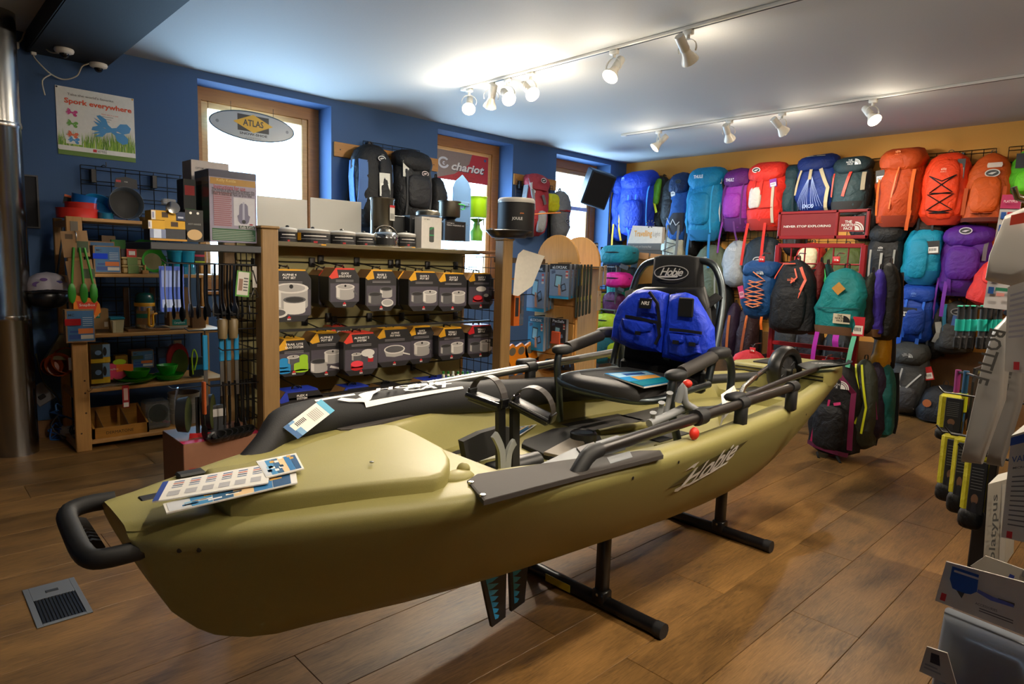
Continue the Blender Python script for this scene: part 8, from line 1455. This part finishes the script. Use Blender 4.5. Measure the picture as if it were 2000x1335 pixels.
# hook ends pointing at the camera with white strips and cards
XR = 1.55
def card(px_pts, x, lab, cc, name, cat, prints=(), thick=.003, texts=(), grp=None):
    q = [P(a, c_, 'x', x) for a, c_ in px_pts]; c = sum(q, V())/len(q); t = thing(name, lab, cat, c, 0, grp); n = len(q)
    vs = [tuple(p-c) for p in q]+[tuple(p-c+V((thick, 0, 0))) for p in q]; b = MB(); b.add(vs, [tuple(range(n)), tuple(range(n, 2*n))[::-1]]+[(i, i+n, (i+1) % n+n, (i+1) % n) for i in range(n)], mat(cc, 'card')); b.build('card_sheet', t)
    if n >= 4:
        b = MB()
        def at(u, v_, d): p = q[0]+(q[1]-q[0])*u+(q[3]-q[0])*v_+(q[2]-q[1]-q[3]+q[0])*u*v_-c; return (p.x-d, p.y, p.z)
        for i, (u0, v0, u1, v1, m_) in enumerate(prints): b.add([at(u0, v0, .0008+.0003*i), at(u1, v0, .0008+.0003*i), at(u1, v1, .0008+.0003*i), at(u0, v1, .0008+.0003*i)], [(0, 1, 2, 3)], mat(m_, 'card'))
        for (s_, u, v_, du, dv, m_, vert) in texts:
            vs_, fs_ = font_geo(s_, .01); xs = [p[0] for p in vs_]; L_ = max(xs)-min(xs)
            b.add([at(u+(p[0]/L_*du if not vert else -p[1]*du), v_-(p[1]*dv if not vert else p[0]/L_*dv), .004) for p in vs_], fs_, mat(m_))
        if b.v: b.build('print', t)
    return t
# corner order: top-left, top-right, bottom-right, bottom-left
card(((1958, 380), (1996, 380), (1966, 605), (1920, 600)), 1.7, 'long printed price strip with pink head and bottle icons', 'c8c4c4', 'price_strip', 'label strip', [(0, 0, 1, .12, 'c03a6a')]+[(.1, .15+.11*i, .35, .21+.11*i, '2a5aa8') for i in range(7)]+[(.42, .15+.11*i, .95, .18+.11*i, 'c02838' if i < 4 else '2a7a5a') for i in range(7)]+[(.5, .195+.11*i, .85, .225+.11*i, 'd89088') for i in range(7)], texts=(('PLATYPUS', .5, .06, .7, .03, 'e8e4e8', False),))
t = thing('peg_hook', 'silver hook end jutting above the white funnel', 'hook', P(1985, 400, 'x', 1.4)); MB().tube([(.3, -.05, 0), (.03, -.03, .0), (0, .0, .012), (-.005, .006, .03)], .005, STEEL, 8).build('hook_wire', t); MB().box(.28, -.07, -.03, .30, -.03, .03, DKG).build('hook_plate', t)
for (x, y, lab) in ((1985, 380, 'white strips'), (1965, 610, 'outermost soft bottle'), (1995, 625, 'second soft bottle')):
    e = P(x, y, 'x', 1.5); t = thing('peg_hook', 'silver peg carrying the '+lab, 'hook', e); MB().tube([(0, 0, 0), (.28, 0, 0), (.28, min(0, .1-e.y), 0)], .005, STEEL, 6).build('hook_wire', t); MB().box(.26, min(0, .1-e.y)-.02, -.03, .285, min(0, .1-e.y)+.02, .03, DKG).build('hook_plate', t)
t = thing('water_filter_bag', 'white funnel-shaped water bag with red header hanging from the hook', 'bag', P(1980, 500, 'x', 1.45)); q = [P(a, c_, 'x', 1.45)-V(t.location) for a, c_ in ((1972, 420), (2020, 400), (2040, 540), (1990, 560), (1932, 548), (1940, 500))]; b = MB(); puff(b, q, (-1, .2, 0), .03, mat('c8c4bc', rough=.4)); b.build('bag_body', t); q = [P(a, c_, 'x', 1.41)-V(t.location) for a, c_ in ((1975, 420), (2020, 410), (2020, 432), (1972, 440))]; b = MB(); b.add([tuple(p) for p in q], [(0, 1, 2, 3)], mat('c84028', 'card')); b.build('header_strip', t)
def soft_bottle(pts, x, lab, txt_, cc='9a9690'):
    q = [P(a, c_, 'x', x) for a, c_ in pts]; c = sum(q, V())/len(q); t = thing('soft_bottle', lab, 'bottle', c, 0, 'soft bottles at the near edge'); b = MB(); puff(b, [p-c for p in q], (-1, .15, 0), .02, mat(cc, rough=.35)); b.build('bottle_body', t)
    p0 = q[0]; b = MB(); vs_, fs_ = font_geo(txt_, .02); d = (P(pts[-1][0], pts[-1][1], 'x', x)-q[0]); 
    o_ = (q[0]+q[1])/2-c; ax_ = ((q[-1]+q[-2])/2-(q[0]+q[1])/2); L_ = ax_.length; ax_.normalize(); sd = ax_.cross(V((1, 0, 0))).normalized(); b.add([tuple(o_+ax_*(L_*.4+p[0]*.03)+sd*(p[1]*.035-.0)+V((-.027, .003, 0))) for p in vs_], fs_, mat('4a4844')); b.build('lettering', t)
soft_bottle(((1945, 640), (1985, 600), (1965, 780), (1920, 905), (1880, 900), (1925, 700)), 1.5, 'pale soft bottle lettered BOTTLE hanging outermost', 'BOTTLE'); soft_bottle(((1975, 640), (2010, 620), (2000, 780), (1960, 910), (1930, 905), (1960, 720)), 1.58, 'second pale soft bottle hanging behind the outermost one', 'BOTTLE', '7c7874')
card(((1968, 560), (2030, 540), (2020, 730), (1962, 725)), 1.35, 'white bottle header card with red cross square', 'bcb8b2', 'header_card', 'card', [(.3, .88, .5, .97, 'c02c34')]+[(.1, .1+.06*i, .6, .125+.06*i, '9a96a0') for i in range(9)])
t = card(((1975, 850), (2060, 825), (2050, 1070), (1955, 1048)), 1.25, 'white carton of water purifier with small black text', 'c4c0b8', 'filter_box', 'box', [(.0, .02, .6, .1, '2a4aa0')]+[(.12, .4+.045*i, .85, .412+.045*i, '5a5a5c') for i in range(11)]+[(.12, .92, .24, .985, 'c02c34')], .12, (('VAPUR', .38, .24, .6, .08, '2a4a8a', False), ('MICROFILTER', .42, .32, .6, .03, '3a3a3c', False)))
t = card(((1930, 945), (1968, 935), (1962, 1105), (1920, 1098)), 1.62, 'beige carton lettered platypus standing sideways behind the purifier carton', 'b8b2a4', 'bottle_box', 'box', [(.75, .05, 1, .95, 'c4beb2')], .1, (('platypus', .42, .55, .42, .8, '5a5a58', True),))
bl = t
card(((1895, 1105), (1925, 1085), (2050, 1130), (2050, 1190)), 1.5, 'grey price card with blue line lying under the platypus carton', 'a8a498', 'shelf_card', 'card', [(.2, .45, .6, .52, '2a3a8a'), (.7, .6, .95, .7, '6a6a6a')])
card(((1848, 1096), (2050, 1150), (2050, 1260), (1826, 1172)), 1.22, 'white accessory header card with blue bottle cap picture and red cross', 'cac6be', 'header_card', 'card', [(.04, .75, .09, .93, 'c02c34'), (.55, .45, .7, .5, '4a4a4c')]+[(.4, .78+.05*i, .7, .8+.05*i, '5a5a5c') for i in range(2)], texts=(('ACCESSORIES', .46, .7, .2, .07, '5a5a5c', False),))
t = thing('bottle_cap_print', 'blue bottle cap picture on the accessory header card', 'print', P(1880, 1140, 'x', 1.214)); c = V(t.location); b = MB()
def pq(pts, m_, d=0): b.add([tuple(P(x, y, 'x', 1.214-d)-c) for x, y in pts], [tuple(range(len(pts)))], m_)
pq([(1860, 1105), (1912, 1122), (1908, 1155), (1896, 1160), (1878, 1157), (1860, 1148), (1855, 1130)], mat('1450b0')); pq([(1868, 1152), (1884, 1157), (1878, 1168)], mat('2a2a2e')); pq([(1864, 1112), (1912, 1128), (1911, 1132), (1863, 1116)], mat('c8ccd8'), .001); pq([(1910, 1150), (1940, 1165), (1980, 1180), (1980, 1186), (1935, 1172), (1908, 1156)], mat('5a68c0')); b.build('print', t)
par = [o for o in bpy.data.objects if o.get('label') == 'white accessory header card with blue bottle cap picture and red cross'][0]
pc_ = t.children[0]; pc_.parent = par; pc_.location = V(t.location)-V(par.location); pc_['label'] = 'blue bottle cap picture'; bpy.data.objects.remove(t)
q = [P(a, c_, 'x', 1.24) for a, c_ in ((1852, 1185), (2040, 1260), (2040, 1420), (1810, 1420))]; c = sum(q, V())/4; t = thing('hose_bag', 'clear plastic bag of blue hose hanging beneath the accessory header card', 'bag', c); b = MB(); puff(b, [p-c for p in q], (-1, .2, 0), .03, mat('a8b0bc', 'clear', .12, body=.4, f0=.1)); b.build('bag_body', t); b = MB(); puff(b, [(p-c)*.8+V((.004, -.02, .0)) for p in q], (-1, .2, 0), .02, mat('5a6a90', rough=.4)); b.build('hose', t, 'blue hose seen through the bag')
card(((1810, 1262), (1850, 1275), (1870, 1345), (1795, 1310)), 1.18, 'small white card with black nozzle picture at the foot of the picture', 'b8b4aa', 'header_card', 'card', [(.25, .15, .6, .5, '1a1a2a'), (.1, .6, .5, .66, '8a8a8a'), (.1, .72, .6, .78, '8a8a8a')])
q = P(1870, 1230, 'x', 1.5); t = thing('bark_block', 'rough brown cork block behind the clear hose bag', 'block', (1.6, q.y+.01, 0)); MB().box(-.05, -.12, .0, .1, .02, P(1862, 1190, 'x', 1.55).z, mat('4a3220', 'wood'), .01).build('block_body', t); MB().box(-.06, -.12, .0, .11, .03, .03, mat('3a2818', 'wood'), .004).build('foot', t)
